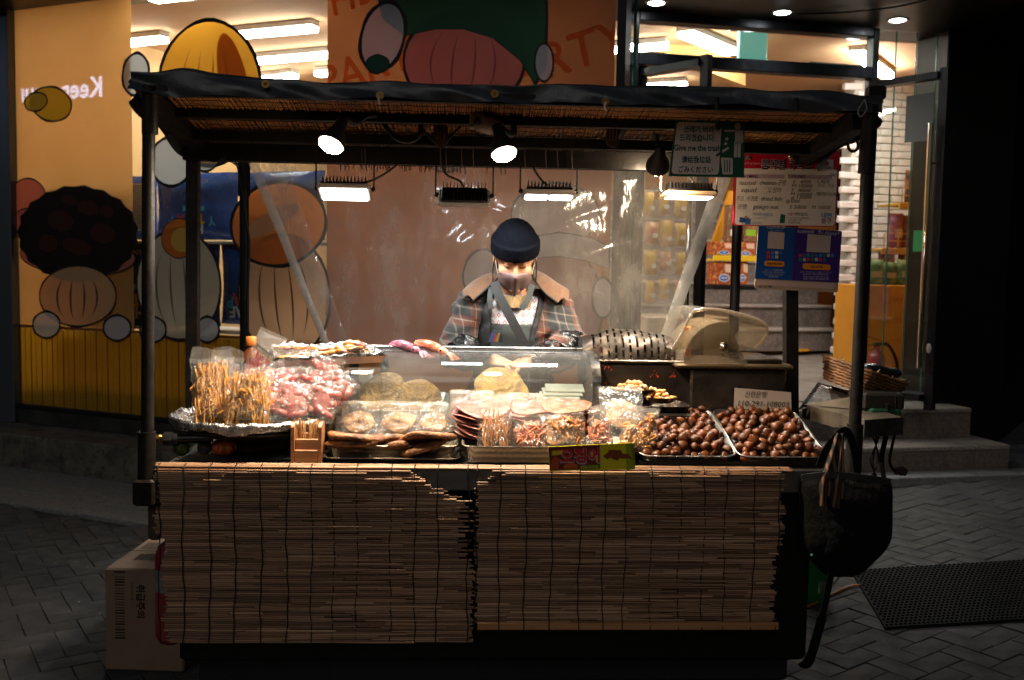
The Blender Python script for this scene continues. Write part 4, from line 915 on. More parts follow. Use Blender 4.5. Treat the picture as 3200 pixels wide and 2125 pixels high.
# ---- LED floodlights on the main beam
FINS = M('black heat sink', '#121110', rough=.35, metal=.6)
LEDW = M('white lamp frame', '#b9b2aa', rough=.4)
def flood(px, py, tilt, label, glow, col, energy, ax=.096, frame=LEDW, cable=None):
    c = cY(px, py, .56)
    r = root('floodlight', label, 'floodlight', c, 'LED floodlights hanging from the cart beam')
    R = Matrix.Translation(c) @ Matrix.Rotation(math.radians(-tilt), 4, 'X')
    fr_ = part(r, 'frame', MB().bbox((-ax, -.055, -.022), (ax, .055, -.004), .006, M=R), frame)
    fb = MB().bbox((-ax + .012, -.048, -.0035), (ax - .012, .048, .006), .003, M=R)
    for k in range(13): x = -ax + .02 + (2 * ax - .04) * k / 12; fb.add([tuple(R @ Vector(p)) for p in ((x - .002, -.045, .006), (x + .002, -.045, .006), (x + .002, .045, .006), (x - .002, .045, .006), (x - .001, -.04, .03), (x + .001, -.04, .03), (x + .001, .04, .03), (x - .001, .04, .03))], [(0, 1, 5, 4), (1, 2, 6, 5), (2, 3, 7, 6), (3, 0, 4, 7), (4, 5, 6, 7)])
    part(r, 'heat_sink', fb, FINS)
    g = MB()
    if glow[0] == 'two':
        for s in (-1, 1): g.bbox((s * .045 - .04, -.03, -.0265), (s * .045 + .04, .03, -.0225), .003, M=R)
    else: g.bbox((-ax + .014, -.042, -.0265), (ax - .014, .042, -.0225), .003, M=R)
    part(fr_, 'lens', g, GLOW('led_' + label[:12], col, glow[1]))
    for s in (-1, 1):
        rod = MB().tube([(c[0] + s * (ax + .008), c[1], c[2]), (c[0] + s * (ax + .008), c[1], 1.834)], .0032, 6); part(r, 'rod', rod, frame if energy and frame is not LEDW else DARK_METAL)
        part(r, 'screw', MB().ball(tuple(V(*c) + V(s * (ax + .005), -.0, 0)), .009, 8, 6), DARK_METAL)
    if cable: part(r, 'cable', MB().tube(polyline(cable), .0045, 6), M('grey cable', '#3a332c', rough=.5))
    if energy:
        l = bpy.data.lights.new('flood_lamp', 'AREA'); l.shape = 'RECTANGLE'; l.size = ax * 1.7; l.size_y = .08; l.energy = energy * .66; l.color = col; l.spread = math.radians(160)
        o = bpy.data.objects.new('flood_lamp', l); COL.objects.link(o); o.parent = r; o.matrix_local = Matrix.Rotation(math.radians(-tilt), 4, 'X') @ Matrix.Translation((0, 0, -.032))
    return r
c_ = lambda *p: cY(p[0], p[1], p[2] if len(p) > 2 else .55)
flood(1078, 590, 24, 'white floodlight glowing brightest, over the foil tray of squid', ('one', 12), (1, .97, .95), 10, cable=[c_(1110, 575), c_(1150, 568), c_(1200, 545), c_(1250, 508)])
flood(1451, 610, -34, 'dark backed floodlight turned away, fins showing', ('one', 5), (.95, .98, 1), 4, cable=[c_(1450, 585), c_(1435, 565), c_(1395, 545), c_(1383, 515), c_(1395, 500)])
flood(1714, 598, 9, 'floodlight with two bright bars, above the beanie', ('two', 12), (1, .97, .93), 4.5, cable=[c_(1710, 580), c_(1690, 560), c_(1670, 530), c_(1658, 495)])
flood(2152, 598, 3, 'floodlight lit orange from the side, beside the trash sign', ('one', 6), (1, .93, .82), 12, frame=M('lamp frame with painted warm light', '#c9a988', rough=.45), cable=[c_(2170, 580), c_(2160, 560), c_(2140, 540), c_(2120, 500)])  # orange light of the nearby spot lamp is put into the frame colour

# ---- PAR spot bulbs on bent arms
BULB = GLOW('warm bulb face', (1.0, .74, .48), 75)
def bulb(px, py, Y, aim, label, energy, arm, rad=.040, ang=165):
    c = V(*cY(px, py, Y)); d = nrm(V(*aim) - c)
    r = root('spot_lamp', label, 'spot lamp', tuple(c), 'black spot lamps under the canopy')
    q = Vector(-d).to_track_quat('Z', 'Y').to_matrix().to_4x4(); R = Matrix.Translation(tuple(c)) @ q
    sh_ = part(r, 'shade', MB().lathe([(rad + .002, -.002), (rad + .001, .012), (rad * .8, .035), (rad * .5, .06), (rad * .42, .10), (.0, .105)], (0, 0, 0), 20, M=R), RUBBER)
    part(sh_, 'bulb_face', MB().lathe([(0, -.024), (rad * .5, -.021), (rad * .85, -.012), (rad, .001)], (0, 0, 0), 20, M=R), BULB)
    e = R @ Vector((0, 0, .10)); part(r, 'arm', MB().tube(polyline([tuple(e)] + [cY(*a) for a in arm]), .0105, 8), RUBBER)
    l = bpy.data.lights.new('spot_bulb', 'SPOT'); l.energy = energy * 2; l.color = (1.0, .80, .56); l.spot_size = math.radians(ang); l.spot_blend = 1.0; l.shadow_soft_size = .035
    o = bpy.data.objects.new('spot_bulb', l); COL.objects.link(o); o.parent = r; o.matrix_local = q @ Matrix.Translation((0, 0, -.045))
    return r
bulb(1035, 450, .015, (-.88, -.42, 1.0), 'lit warm spot lamp nearest the amber print', 42, [(1110, 385, .12), (1145, 362, .16), (1180, 360, .19)])
bulb(1575, 478, .02, (.16, -.36, 1.0), 'lit warm spot lamp below the grey camera', 52, [(1600, 420, .12), (1606, 385, .16), (1600, 362, .19)])
bulb(2055, 520, .38, (.58, 1.1, 1.35), 'dark spot lamp beside the trash sign, turned downwards', 20, [(2052, 440, .36), (2040, 375, .3), (2010, 362, .26), (1960, 390, .26), (1935, 430, .3)], ang=120)
# camera, hooks, loose cables
cc = root('security_camera', 'grey box camera bracketed under the canopy', 'camera', cY(1510, 380, .18))
cm = M('dirty grey plastic', '#8f867b', '#6b6359', vs=14, rough=.55)
c = V(*cY(1510, 345, .19)); part(cc, 'bracket', MB().bbox(tuple(c - V(.05, .02, .012)), tuple(c + V(.05, .03, .018)), .004), cm)
c = V(*cY(1478, 372, .18)); part(cc, 'plate', MB().bbox(tuple(c - V(.012, .02, .03)), tuple(c + V(.01, .03, .025)), .003), cm)
c = V(*cY(1512, 385, .16)); dq = Matrix.Translation(tuple(c)) @ Vector((.45, -.75, .25)).to_track_quat('Z', 'Y').to_matrix().to_4x4() @ Matrix.Rotation(.2, 4, 'X')
part(cc, 'body', MB().lathe([(.0, -.075), (.028, -.07), (.031, -.02), (.031, .018), (.026, .024), (0, .024)], (0, 0, 0), 18, M=Matrix.Translation(tuple(c)) @ Vector((-.75, -.6, .12)).to_track_quat('Z', 'Y').to_matrix().to_4x4()), cm)
part(cc, 'lens', MB().lathe([(.014, .0245), (.015, .028), (.0, .029)], (0, 0, 0), 14, M=Matrix.Translation(tuple(c)) @ Vector((-.75, -.6, .12)).to_track_quat('Z', 'Y').to_matrix().to_4x4()), M('lens glass', '#3a3a3a', rough=.15))
for (px, py, lb) in ((1378, 395, 'between the lit spot lamps'), (1918, 400, 'near the trash sign')):
    t, bt = cY(px, py - 40, .3), cY(px, py + 62, .3); h = root('hanging_hook', 'brown ribbed metal hook plate ' + lb, 'hook', bt, 'metal hook plates under the canopy')
    pts = [(-.024, .0), (.024, .0), (.024, -.085)] + [(.024 * math.cos(a), -.085 + .024 * math.sin(a)) for a in lin(0, -PI, 8)][1:-1] + [(-.024, -.085)]
    part(h, 'plate', MB().shape(pts[::-1], (t[0], .3, t[2]), (1, 0, 0), (0, 0, 1), .004), M('bronze plate', '#4a3018', rough=.4, metal=.5))
    b = MB()
    for k in (-1, 0, 1): b.tube([(t[0] + .011 * k, .297, t[2] - .02), (t[0] + .011 * k, .297, t[2] - .085)], .003, 6)
    part(h, 'rib', b, M('bronze rib', '#6b4a28', rough=.35, metal=.6))
def cable(label, pts, r=.005, m=RUBBER): solo('cable', label, 'cable', MB().tube(polyline(pts), r, 6), m)
cable('thick black cable looping under the canopy beside the first spot lamp', [cY(1195, 380, .3), cY(1235, 430, .3), cY(1280, 442, .3), cY(1312, 420, .3), cY(1315, 385, .3)], .009)
cable('thin black cable running to the bronze hook plate', [cY(1312, 395, .32), cY(1345, 430, .32), cY(1380, 460, .32), cY(1405, 430, .32), cY(1450, 385, .32)], .005)
cable('black cable taped down the rear post', [cY(735, 505, 1.33), cY(748, 540, 1.33), cY(770, 700, 1.33), cY(778, 760, 1.33), cY(774, 900, 1.33), cY(772, 1060, 1.33)], .0065)
cable('thin wire hanging by the corner post of the beam', [cY(640, 485, .53), cY(665, 505, .53), cY(700, 495, .53), cY(745, 520, .9)], .003)
for k, px in enumerate((1130, 1140, 1376, 1393, 1442, 1478, 1640, 1705, 1742, 1787)):
    p, q = cY(px, 455 + 10 * (px > 1200) , .528), cY(px + 2, 498 + 12 * (px > 1300), .528); solo('cable_tie', 'pale cable tie round the main beam', 'cable tie', MB().tube([(p[0], .56, 1.896), (p[0], .527, 1.892), (p[0] + .001, .526, 1.862), (q[0], .527, 1.829), (q[0], .56, 1.827)], .0016, 4), M('cable tie', '#6b5f50', rough=.5), group='cable ties round the main beam')

# ---- signs. A print layer is set on the board by the board's own plane
class Board:
    def __init__(s, Y, ang=0.0): s.Y = Y; s.k = 0; s.ang = ang
    def pt(s, px, py, lift=0.001): return cY(px, py, s.Y - lift)
    def poly(s, mb, pts, lift=.001, mat=0): P = [s.pt(x, y, lift) for x, y in pts]; mb.add(P, [list(range(len(P)))], mat)
    def rect(s, mb, x0, y0, x1, y1, lift=.001, mat=0): s.poly(mb, [(x0, y1 + s.ang * (x0 - x0)), (x1, y1 + s.ang * (x1 - x0)), (x1, y0 + s.ang * (x1 - x0)), (x0, y0)], lift, mat)
    def text(s, mb, body, px, py, size, w=None, lift=.002, mat=0, bold=0, shear=0):
        o = V(*s.pt(px, py, lift)); u = V(*s.pt(px + 100, py + 100 * s.ang, lift)) - o; v = V(*s.pt(px + 100 * s.ang, py - 100, lift)) - o
        sc = np.linalg.norm(u) / 100; sx = 1.0
        if w: sx = w / (twidth(body, bold) * size)
        mb.text(body, o, u, v, size * sc, mat, 'LEFT', bold, sx, shear)
def rounded(px, pts, r=14):   # round the corners of a pixel outline
    out = []; n = len(pts)
    for i in range(n):
        p, a, c = V(*pts[i]), V(*pts[i - 1]), V(*pts[(i + 1) % n]); d1, d2 = nrm(a - p), nrm(c - p)
        for t in (0, .33, .66, 1): out.append(tuple(p + d1 * r * (1 - t) ** 2 + d2 * r * t ** 2))
    return out
# trash sign
B = Board(.12, .012); GN = INK('#0f4a30', .35); SW = INK('#c6b5ac', .35)
ts = root('trash_sign', 'green and white sign offering to take the trash, with bin pictogram', 'sign', cY(2205, 552, .12))
part(ts, 'plate', MB().plate([B.pt(*p, 0) for p in [(2090, 551), (2325, 555), (2327, 379), (2112, 377)]], .004), GN)
b = MB()
B.poly(b, rounded(0, [(2098, 543), (2246, 546), (2255, 386), (2116, 380)], 12), .001)
wt_ = part(ts, 'white_panel', b, SW)
b = MB()
for (t, x, y, sz, w_) in (('쓰레기 버려', 2137, 413, 24, 92), ('드리겠습니다.', 2124, 439, 24, 112), ('Give me the trash', 2107, 470, 26, 145), ('请给我垃圾', 2130, 507, 23, 92), ('ごみください', 2120, 537, 22, 108)): b = MB(); B.text(b, t, x, y, sz, w_, .002, 0, .025); part(wt_, 'lettering', b, INK('#154436'))
b = MB()
B.poly(b, [(2305 + 10 * math.cos(a), 394 - 10 * math.sin(a)) for a in lin(0, 2 * PI, 16)[:-1]]); B.poly(b, rounded(0, [(2263, 412), (2318, 412), (2318, 406), (2263, 406)], 2)[::1]); B.poly(b, rounded(0, [(2297, 450), (2318, 450), (2316, 406), (2297, 406)], 4))
B.poly(b, rounded(0, [(2293, 492), (2303, 492), (2304, 440), (2295, 440)], 3)); B.poly(b, rounded(0, [(2305, 492), (2314, 492), (2315, 440), (2305, 440)], 3)); B.poly(b, rounded(0, [(2318, 446), (2323, 446), (2322, 408), (2315, 408)], 2))
for (x, y) in ((2272, 434), (2268, 449)): B.poly(b, [(x - 6, y + 2), (x + 1, y + 6), (x + 5, y - 2), (x - 2, y - 6)])
B.poly(b, [(2258, 478), (2279, 464), (2275, 459), (2256, 470)]); B.poly(b, rounded(0, [(2258, 545), (2290, 545), (2290, 494), (2252, 492)], 4))
part(ts, 'pictogram', b, SW)
b = MB()
for x in (2263, 2271, 2279): B.rect(b, x, 500, x + 3, 538, .002); part(ts, 'bin_slot', b, GN); b = MB()
B.poly(b, [(2240, 490), (2258, 478), (2256, 470), (2236, 484)], .0025)
part(ts, 'pictogram', b, GN)
p = V(*B.pt(2243, 396, .012)); part(ts, 'magnet', MB().ball(tuple(p), (.011, .010, .012), 12, 8), M('dark brass knob', '#3a2c1a', rough=.25, metal=.8))
# price board
B = Board(.53, .018)
pb = root('price_board', 'red headed price board with handwritten menu under a glossy film', 'sign', cY(2458, 700, .53))
out = rounded(0, [(2290, 705), (2612, 709), (2626, 471), (2300, 466)], 14)
part(pb, 'plate', MB().plate([B.pt(*p, 0) for p in out], .004), INK('#b51a30', .25))
b = MB(); B.poly(b, rounded(0, [(2296, 702), (2608, 706), (2617, 529), (2303, 526)], 10)); wp_ = part(pb, 'white_panel', b, M('price paper', '#e4dad4', '#d4c6be', vs=6, rough=.12, coat=.6, spec=.5))
b = MB(); B.rect(b, 2556, 498, 2604, 528, .0012); part(pb, 'card_badge', b, INK('#c9bcb8', .25))
b = MB(); B.text(b, '품목별 가격표', 2378, 527, 34, 162, .0015, 0, .045); part(pb, 'title_halo', b, INK('#cfc4c4'))
b = MB(); B.text(b, '품목별 가격표', 2379, 526, 33, 160, .0022, 0, .02); part(pb, 'title', b, INK('#2a1838'))
b = MB(); B.rect(b, 2318, 543, 2452, 556, .0013); B.rect(b, 2466, 545, 2600, 558, .0013); part(wp_, 'header_band', b, INK('#b59aa6'))
b = MB(); B.text(b, '메뉴 | MENU', 2312, 555, 13, 56, .002, 0, .01); B.text(b, '가격 | PRICE', 2472, 556, 13, 44, .002, 0, .01); B.rect(b, 2464, 543, 2466, 557, .002); B.text(b, '카드가능업소', 2560, 526, 9, 40, .002, 0, .01); part(pb, 'lettering', b, INK('#5a1440'))
b = MB(); B.text(b, 'Myeong Dong Square', 2308, 512, 9, 66, .002); part(pb, 'lettering', b, INK('#d6a0a4'))
b = MB(); B.poly(b, [(2328, 500), (2334, 500), (2340, 486), (2335, 484)]); B.poly(b, [(2345, 501), (2351, 501), (2347, 486), (2342, 486)], mat=1); B.poly(b, [(2336, 499), (2342, 492), (2346, 500)], .0015, 2); B.rect(b, 2568, 505, 2590, 516, .002, 3); part(pb, 'emblem', b, [INK('#3a8aa8'), INK('#20242c'), INK('#c06a3a'), INK('#a83a48')])
b = MB()
HW = (('roasted', 2310, 577, 20, 49), ('chestnut-군밤', 2374, 577, 19, 82), ('S', 2476, 573, 15, 8), ('6000', 2502, 573, 16, 32), ('CADE', 2554, 572, 16, 38), ('OK!', 2592, 552, 15, 22), ('M', 2474, 585, 14, 12), ('10000', 2496, 586, 15, 41), ('카드 가능', 2554, 585, 14, 54), ('squid', 2315, 600, 20, 46), ('오징어', 2398, 601, 20, 40), ('S', 2472, 598, 14, 7), ('8000', 2494, 599, 14, 38), ('M', 2470, 611, 14, 11), ('10000', 2491, 612, 14, 44), ('계좌이체', 2548, 612, 15, 68), ('B', 2471, 623, 12, 9), ('15000', 2490, 621, 13, 44), ('쥐포. 아귀포', 2302, 627, 18, 66), ('dried fish', 2378, 627, 19, 64), ('@5000', 2456, 633, 14, 42), ('은행', 2304, 652, 17, 28), ('ginkgo nut', 2352, 652, 20, 78), ('S 5000', 2466, 652, 16, 52), ('M 10000', 2536, 653, 16, 58))
for (t, x, y, sz, w_) in HW: B.text(b, t, x, y, sz, w_, .002, 0, -.004, .25)
part(wp_, 'handwriting', b, INK('#38343c'))
b = MB(); B.text(b, '카드 사용 가능합니다.', 2352, 674, 12, 64, .002, 0, .005); B.text(b, 'You can use card here', 2352, 683, 7, 44, .002); B.text(b, '我们可以刷卡。', 2352, 699, 7, 28, .002); part(pb, 'lettering', b, INK('#4a6aa0'))
b = MB(); B.text(b, '쓰레기', 2462, 674, 12, 20, .002, 0, .01); part(pb, 'lettering', b, INK('#a02838'))
b = MB(); B.text(b, '버려드립니다.', 2484, 674, 12, 40, .002, 0, .01); B.text(b, 'You can leave your garbage here', 2462, 682, 7, 66, .002); B.text(b, 'ゴミをお預かりします', 2462, 690, 7, 45, .002); B.text(b, '我们帮您扔垃圾。', 2462, 698, 7, 40, .002); part(pb, 'lettering', b, INK('#3a2a2a'))
b = MB(); B.text(b, '내편', 2567, 680, 18, 32, .002, 0, .02); part(pb, 'lettering', b, INK('#3a86a8'))
b = MB(); B.text(b, '중구', 2566, 697, 18, 32, .002, 0, .02); part(pb, 'lettering', b, INK('#a0527a'))
b = MB(); B.poly(b, [(2436, 697), (2452, 697), (2454, 672), (2440, 668)], .002); part(wp_, 'pictogram', b, INK('#1d5a44')); b = MB(); B.poly(b, [(2310, 694), (2332, 696), (2334, 682), (2312, 678)], .002, 1); B.poly(b, [(2328, 701), (2344, 700), (2346, 684), (2334, 680)], .0022, 2); B.poly(b, [(2331 + 5 * math.cos(a), 679 + 5 * math.sin(a)) for a in lin(0, -2 * PI, 12)[:-1]], .003, 3); part(wp_, 'pictogram', b, [INK('#1d5a44'), INK('#2a4a8a'), INK('#3a6aa0'), INK('#b0702a')])
p = V(*B.pt(2474, 489, .012)); part(pb, 'magnet', MB().ball(tuple(p), (.015, .010, .014), 14, 8), M('polished brass magnet', '#b09a80', rough=.12, metal=.9))
# payment board
B = Board(.515, .018)
qb = root('payment_board', 'blue and purple payment board on the square cart post', 'sign', cY(2490, 915, .515))
part(qb, 'plate', MB().plate([B.pt(*p, 0) for p in rounded(0, [(2358, 902), (2618, 914), (2632, 722), (2370, 703)], 8)], .004), M('clear board edge', '#a08a78', '#8a7464', vs=5, rough=.3))
b = MB(); B.poly(b, [(2359, 870), (2475, 876), (2486, 712), (2370, 705)]); part(qb, 'blue_panel', b, INK('#123f80', .3))
b = MB(); B.poly(b, [(2475, 876), (2621, 883), (2631, 723), (2486, 712)]); part(qb, 'purple_panel', b, INK('#33206a', .3))
for q in ([(2520, 787), (2593, 790), (2597, 737), (2524, 731)], [(2398, 776), (2449, 779), (2452, 727), (2401, 723)]): b = MB(); B.poly(b, q, .0015); part(qb, 'blank_label', b, [INK('#a89a94')])
b = MB(); B.text(b, 'COUPON QR', 2396, 714, 12, 58, .002, 0, .02); B.text(b, '支 | Alipay+', 2408, 722, 7, 36, .002); B.text(b, 'NAMANE · 支', 2492, 728, 13, 76, .002, 0, .02); B.text(b, '| Alipay+', 2570, 734, 17, 54, .002, 0, .008)
for (t, x, y, w_) in (('QRコードで詳細を確認', 2390, 846, 56), ('쿠폰 받고 할인 혜택 받으세요!', 2382, 853, 70), ('Scan & Get Your Deal!', 2390, 860, 56), ('扫码得优惠!', 2402, 867, 30), ('QRコードをスキャンして支払ってください。', 2500, 852, 100), ('QR코드를 스캔하여 결제를 하세요.', 2510, 859, 80), ('Please scan the QR code to pay.', 2510, 866, 80), ('扫描二维码, 输入金额付款。', 2510, 873, 82)): B.text(b, t, x, y, 6.5, w_, .002)
part(qb, 'lettering', b, INK('#9a9ab0'))
b = MB()
for k in range(7): x, y = 2396 + 13 * (k % 4), 785 + 13 * (k // 4); B.rect(b, x, y, x + 10, y + 10, .002, k % 4)
for k in range(16): x, y = 2496 + 12.6 * (k % 9), 793 + 13 * (k // 9); B.rect(b, x, y, x + 9.5, y + 10, .002, (k * 3 + k // 4) % 5)
part(qb, 'payment_mark', b, [INK('#a82838'), INK('#3a6aa8'), INK('#9a9aa8'), INK('#2a5a8a'), INK('#1d6a4a')])
for q in ([(2388, 831), (2451, 834), (2452, 817), (2389, 814)], [(2508, 841), (2595, 845), (2596, 827), (2509, 822)]): b = MB(); B.poly(b, rounded(0, q, 7), .002); part(qb, 'button', b, INK('#c27a1c', .35))
b = MB(); B.text(b, 'Enjoy Benefits', 2398, 826, 9, 46, .003, 0, .02); B.text(b, 'Scan to Pay', 2534, 836, 9, 38, .003, 0, .02); B.text(b, '수 이 벅', 2370, 899, 10, 40, .002, 0, .01); part(qb, 'lettering', b, INK('#1c1210'))
b = MB(); B.poly(b, [(2365, 891), (2608, 904), (2610, 886), (2367, 875)], .0012); part(qb, 'paper_strip', b, INK('#a89088'))
# ================================================================== food on the counter
BAGM = CLEAR('clear snack bag', tint=(.97, .97, .96), gloss=.025, rough=.14, haze=.045, bump=1.0, bs=30, hazecol=(.85, .82, .78), streak=.05, fres=1.5, bd=.04, trl=True)
BAGTOP = CLEAR('milky bag flap', tint=(.95, .94, .92), gloss=.02, rough=.2, haze=.13, bump=.8, bs=24, hazecol=(.85, .78, .70), streak=.1, trl=True)
PAT = M('grilled jerky patty', '#8a5a30', '#482410', vs=36, lo=.4, hi=.62, rough=.5, bump=1.0, bs=55, bd=.012, col3='#b89060', vs3=75, lo3=.58, hi3=.68, spec=.4)
PATG = M('golden fish patty', '#b08338', '#7c5220', vs=26, lo=.4, hi=.65, rough=.5, bump=1.0, bs=60, bd=.01, col3='#c8a460', vs3=70, lo3=.58, hi3=.7)
PINKF = M('pink dried filefish', '#9c6054', '#74382c', vs=30, lo=.4, hi=.62, rough=.35, bump=.8, bs=50, col3='#b8826c', vs3=60, lo3=.58, hi3=.7, coat=.2)
SHR = M('shredded squid', '#c88a4c', '#a8622c', vs=30, rough=.5, rj=.2); SHRP = M('shredded pink squid', '#d88a64', '#b86040', vs=30, rough=.5)
FOIL = M('aluminium foil', '#d0ccc6', '#a8a4a0', vs=30, rough=.28, rv=.12, metal=1.0, bump=1.0, bs=70, bd=.008)
random.seed(33)

def vox_patch(n): pass
# ---- platter of snack bags
pc = cY(792, 1292, .27); PX, PY, PZ = pc[0], .27, .945
pl = root('foil_platter', 'large round platter lined with crinkled foil', 'platter', (PX, PY, .84))
b = MB().lathe([(.11, .842), (.12, .86), (.12, .885), (.20, .905), (.252, .925), (.257, .93), (.25, .932), (.19, .915), (0, .90)], (PX, PY, 0), 40); part(pl, 'iron_dish', b, M('black iron dish', '#1a1613', '#332a22', vs=8, rough=.45, metal=.5))
def foilrim(u, v):
    a = u * 2 * PI; pr = [(.0, .0), (.18, .0), (.225, .004), (.245, .022), (.262, .034), (.268, .028), (.266, .012), (.262, .002 - .006 * math.sin(a * 7))]
    i = min(int(v * 7), 6); t = v * 7 - i; r = pr[i][0] * (1 - t) + pr[i + 1][0] * t; z = pr[i][1] * (1 - t) + pr[i + 1][1] * t
    k = (.003 * math.sin(31 * a) + .004 * math.sin(13 * a + 1) + .002 * math.sin(57 * a)) * (1 if v > .4 else .3)
    return (PX + (r + k) * math.cos(a), PY + (r + k) * math.sin(a), PZ - .012 + z + k * .6)
part(pl, 'foil', MB().grid(foilrim, 120, 21), FOIL)
FRY = M('orange potato stick', '#eab866', '#dc9c3c', vs=30, rough=.5, trl=.35); SAU = M('red sausage', '#a8282a', '#7c181a', vs=20, rough=.3, coat=.3, rj=.2)
SAU2 = M('pale red sausage', '#a04440', '#7c2c2e', vs=18, rough=.35, coat=.2, rj=.2)
def stick(b, p, d, L, w_, mat=0):
    d = nrm(d); b.bar(V(*p) - d * L / 2, V(*p) + d * L / 2, w_, w_, mat, up=(.3, .2, .9))
def crumple(mb_, amp, seed):
    a = np.array(mb_.v); rs = np.random.RandomState(seed); d = np.zeros(len(a))
    for k in range(14):
        n = rs.randn(3); n /= np.linalg.norm(n); t = a @ n; f = 40 + 90 * rs.rand(); d += np.abs(((t * f + rs.rand()) % 2) - 1) - .5
    c = a.mean(0); o = a - c; o /= (np.linalg.norm(o, axis=1)[:, None] + 1e-6); mb_.v = [tuple(p) for p in a + o * (d * amp / 3.5)[:, None]]; return mb_
def bag_root(name, label, p, group, cat='snack bag'): return root(name, label, cat, p, group)
FG = 'bags of orange potato sticks on the platter'
def fry_bag(px0, px1, pyt, pyb, Y, fill, lean, label, n=120, tilt=0, tiltx=-.12):
    p = cY((px0 + px1) / 2, pyb, Y); q = cY(px1, pyt, Y); w_ = abs(q[0] - cY(px0, pyt, Y)[0]); h_ = q[2] - p[2]
    r = bag_root('snack_bag', label, p, FG); Mx = T3(*p, tiltx, lean, tilt)
    part(r, 'film', place(crumple(pillow(w_, h_ * .86, .075, 18, 24, .003, flat=.6), .006, int(px0)), Mx), BAGM)
    part(r, 'bag_flap', place(MB().grid(lambda u, v: ((u - .5) * w_ * (.97 - .12 * v * v), -.004 + .007 * math.sin(u * 9 + px0) * (.4 + v) + .014 * v * math.sin(px1), h_ * (.80 + .2 * v + .03 * v * math.sin(u * 5 + px0))), 10, 5), Mx), BAGTOP)
    b = MB()
    for k in range(int(n * 1.7)):
        z = rnd(0.0, 1) * h_ * fill + .012; e = rnd(-.5, .5) * (w_ - .03); v = z / (h_ * fill); L = rnd(.05, .085); d = (rnd(-.3, .3), rnd(-.2, .2), 1) if rnd(0, 1) < .8 else (rnd(-1, 1), rnd(-.4, .4), rnd(.2, .9))
        z = max(z, L * .4); e *= .86 if v > .6 else 1
        stick(b, (e, rnd(-.026, .022) * (1 - .4 * v), z), d, L, rnd(.0032, .0046))
    place(b, Mx); part(r, 'potato_sticks', b, FRY, kind='stuff')
    part(r, 'potato_gap_filler', place(MB().ball((0, .004, h_ * fill * .44), (w_ * .42, .018, h_ * fill * .44), 14, 10, jit=.03), Mx), M('potato gap filler', '#eab460', '#cf9038', vs=60, st=(4, 4, .6), rough=.6, bump=.8, bs=90, bst=(2, 2, .3)))  # solid core added so gaps between the sticks do not turn black
fry_bag(598, 735, 1090, 1318, .17, .62, -.03, 'clear bag of orange potato sticks standing nearest the square post', 170, .15)
fry_bag(690, 790, 1140, 1320, .12, .62, .16, 'clear bag of orange potato sticks in the middle of the platter', 120, -.1)
fry_bag(752, 850, 1150, 1322, .11, .66, .02, 'clear bag of orange potato sticks next to the red sausage bags', 120, .1)
fry_bag(640, 745, 1088, 1280, .33, .3, .10, 'half empty clear bag behind the tallest potato stick bag', 40, 0)
# leaning bag with red strips
p = cY(775, 1215, .3); r = bag_root('snack_bag', 'clear bag of dark red strips leaning towards the squid tray', p, None); Mx = T3(*p, -.1, .42, .1)
part(r, 'film', place(pillow(.10, .20, .05, 8, 12, .005, flat=.5), Mx), BAGM); part(r, 'bag_flap', place(MB().grid(lambda u, v: ((u - .5) * .1, .003, .15 + .06 * v), 6, 3), Mx), BAGTOP)
b = MB(); [stick(b, (rnd(-.03, .03), rnd(-.015, .015), rnd(.04, .09)), (rnd(-.4, .4), 0, 1), .08, .006) for k in range(26)]; part(r, 'red_strips', place(b, Mx), SAU, kind='stuff')
SG = 'bags of red sausages on the platter'
def sausage_bag(px, py, Y, s, rx, ry, rz, label, m=SAU2, n=9):
    p = cY(px, py, Y); r = bag_root('sausage_bag', label, p, SG); Mx = T3(*p, rx, ry, rz)
    part(r, 'film', place(crumple(pillow(.115 * s, .135 * s, .06 * s, 18, 20, .003), .006, int(px)), Mx), BAGM)
    me = {}
    for k in range(n):
        x, z = (k % 3 - 1) * .029 * s + rnd(-.005, .005), (.03 + .033 * (k // 3)) * s + rnd(-.004, .004); a = rnd(-.9, .9)
        d = V(math.cos(a), rnd(-.3, .3), math.sin(a)); c = V(x, rnd(-.006, .008) * s, z); L = .02 * s; rr = .0125 * s * rnd(.9, 1.1)
        b = MB().tube([c - d * L, c - d * L * .8, c, c + d * L * .8, c + d * L], [rr * .35, rr * .85, rr, rr * .85, rr * .35], 8); part(r, 'sausage', place(b, Mx), m)
    part(r, 'sausage_gap_filler', place(MB().ball((0, .004, .065 * s), (.045 * s, .014 * s, .05 * s), 10, 8, jit=.06), Mx), M('sausage gap filler', '#8a3c3a', '#642426', vs=40, rough=.4))  # added core that keeps gaps between the sausages from going dark
for (px, py, Y, s, rx, ry, rz, lb, m) in ((935, 1225, .30, 1.1, -.3, 0, .2, 'bag of pale red sausages on top of the heap', SAU2), (870, 1250, .24, 1.0, -.4, -.3, .1, 'bag of bright red sausages with pepper print, upper heap', SAU), (985, 1240, .25, 1.1, -.4, .25, -.1, 'bag of pale red sausages on the upper heap near the case', SAU2),
    (835, 1318, .13, 1.05, -.45, -.12, .1, 'bag of dark pink sausages at the front rim beside the potato sticks', SAU2), (905, 1322, .12, 1.05, -.5, .1, 0, 'bag of pink sausages in the middle of the front rim', SAU2), (985, 1312, .14, 1.05, -.5, .2, -.2, 'bag of pink sausages at the front rim near the jerky packs', SAU2),
    (900, 1275, .2, 1.05, -.4, -.1, .2, 'bag of bright red sausages with a folded corner in the heap middle', SAU), (960, 1280, .2, 1.05, -.4, .1, -.15, 'bag of red sausages below the topmost bag', SAU), (1015, 1270, .21, .95, -.3, .6, -.3, 'bag of red sausages with its shiny corner sticking out', SAU2)): sausage_bag(px, py, Y, s, rx, ry, rz, lb, m)

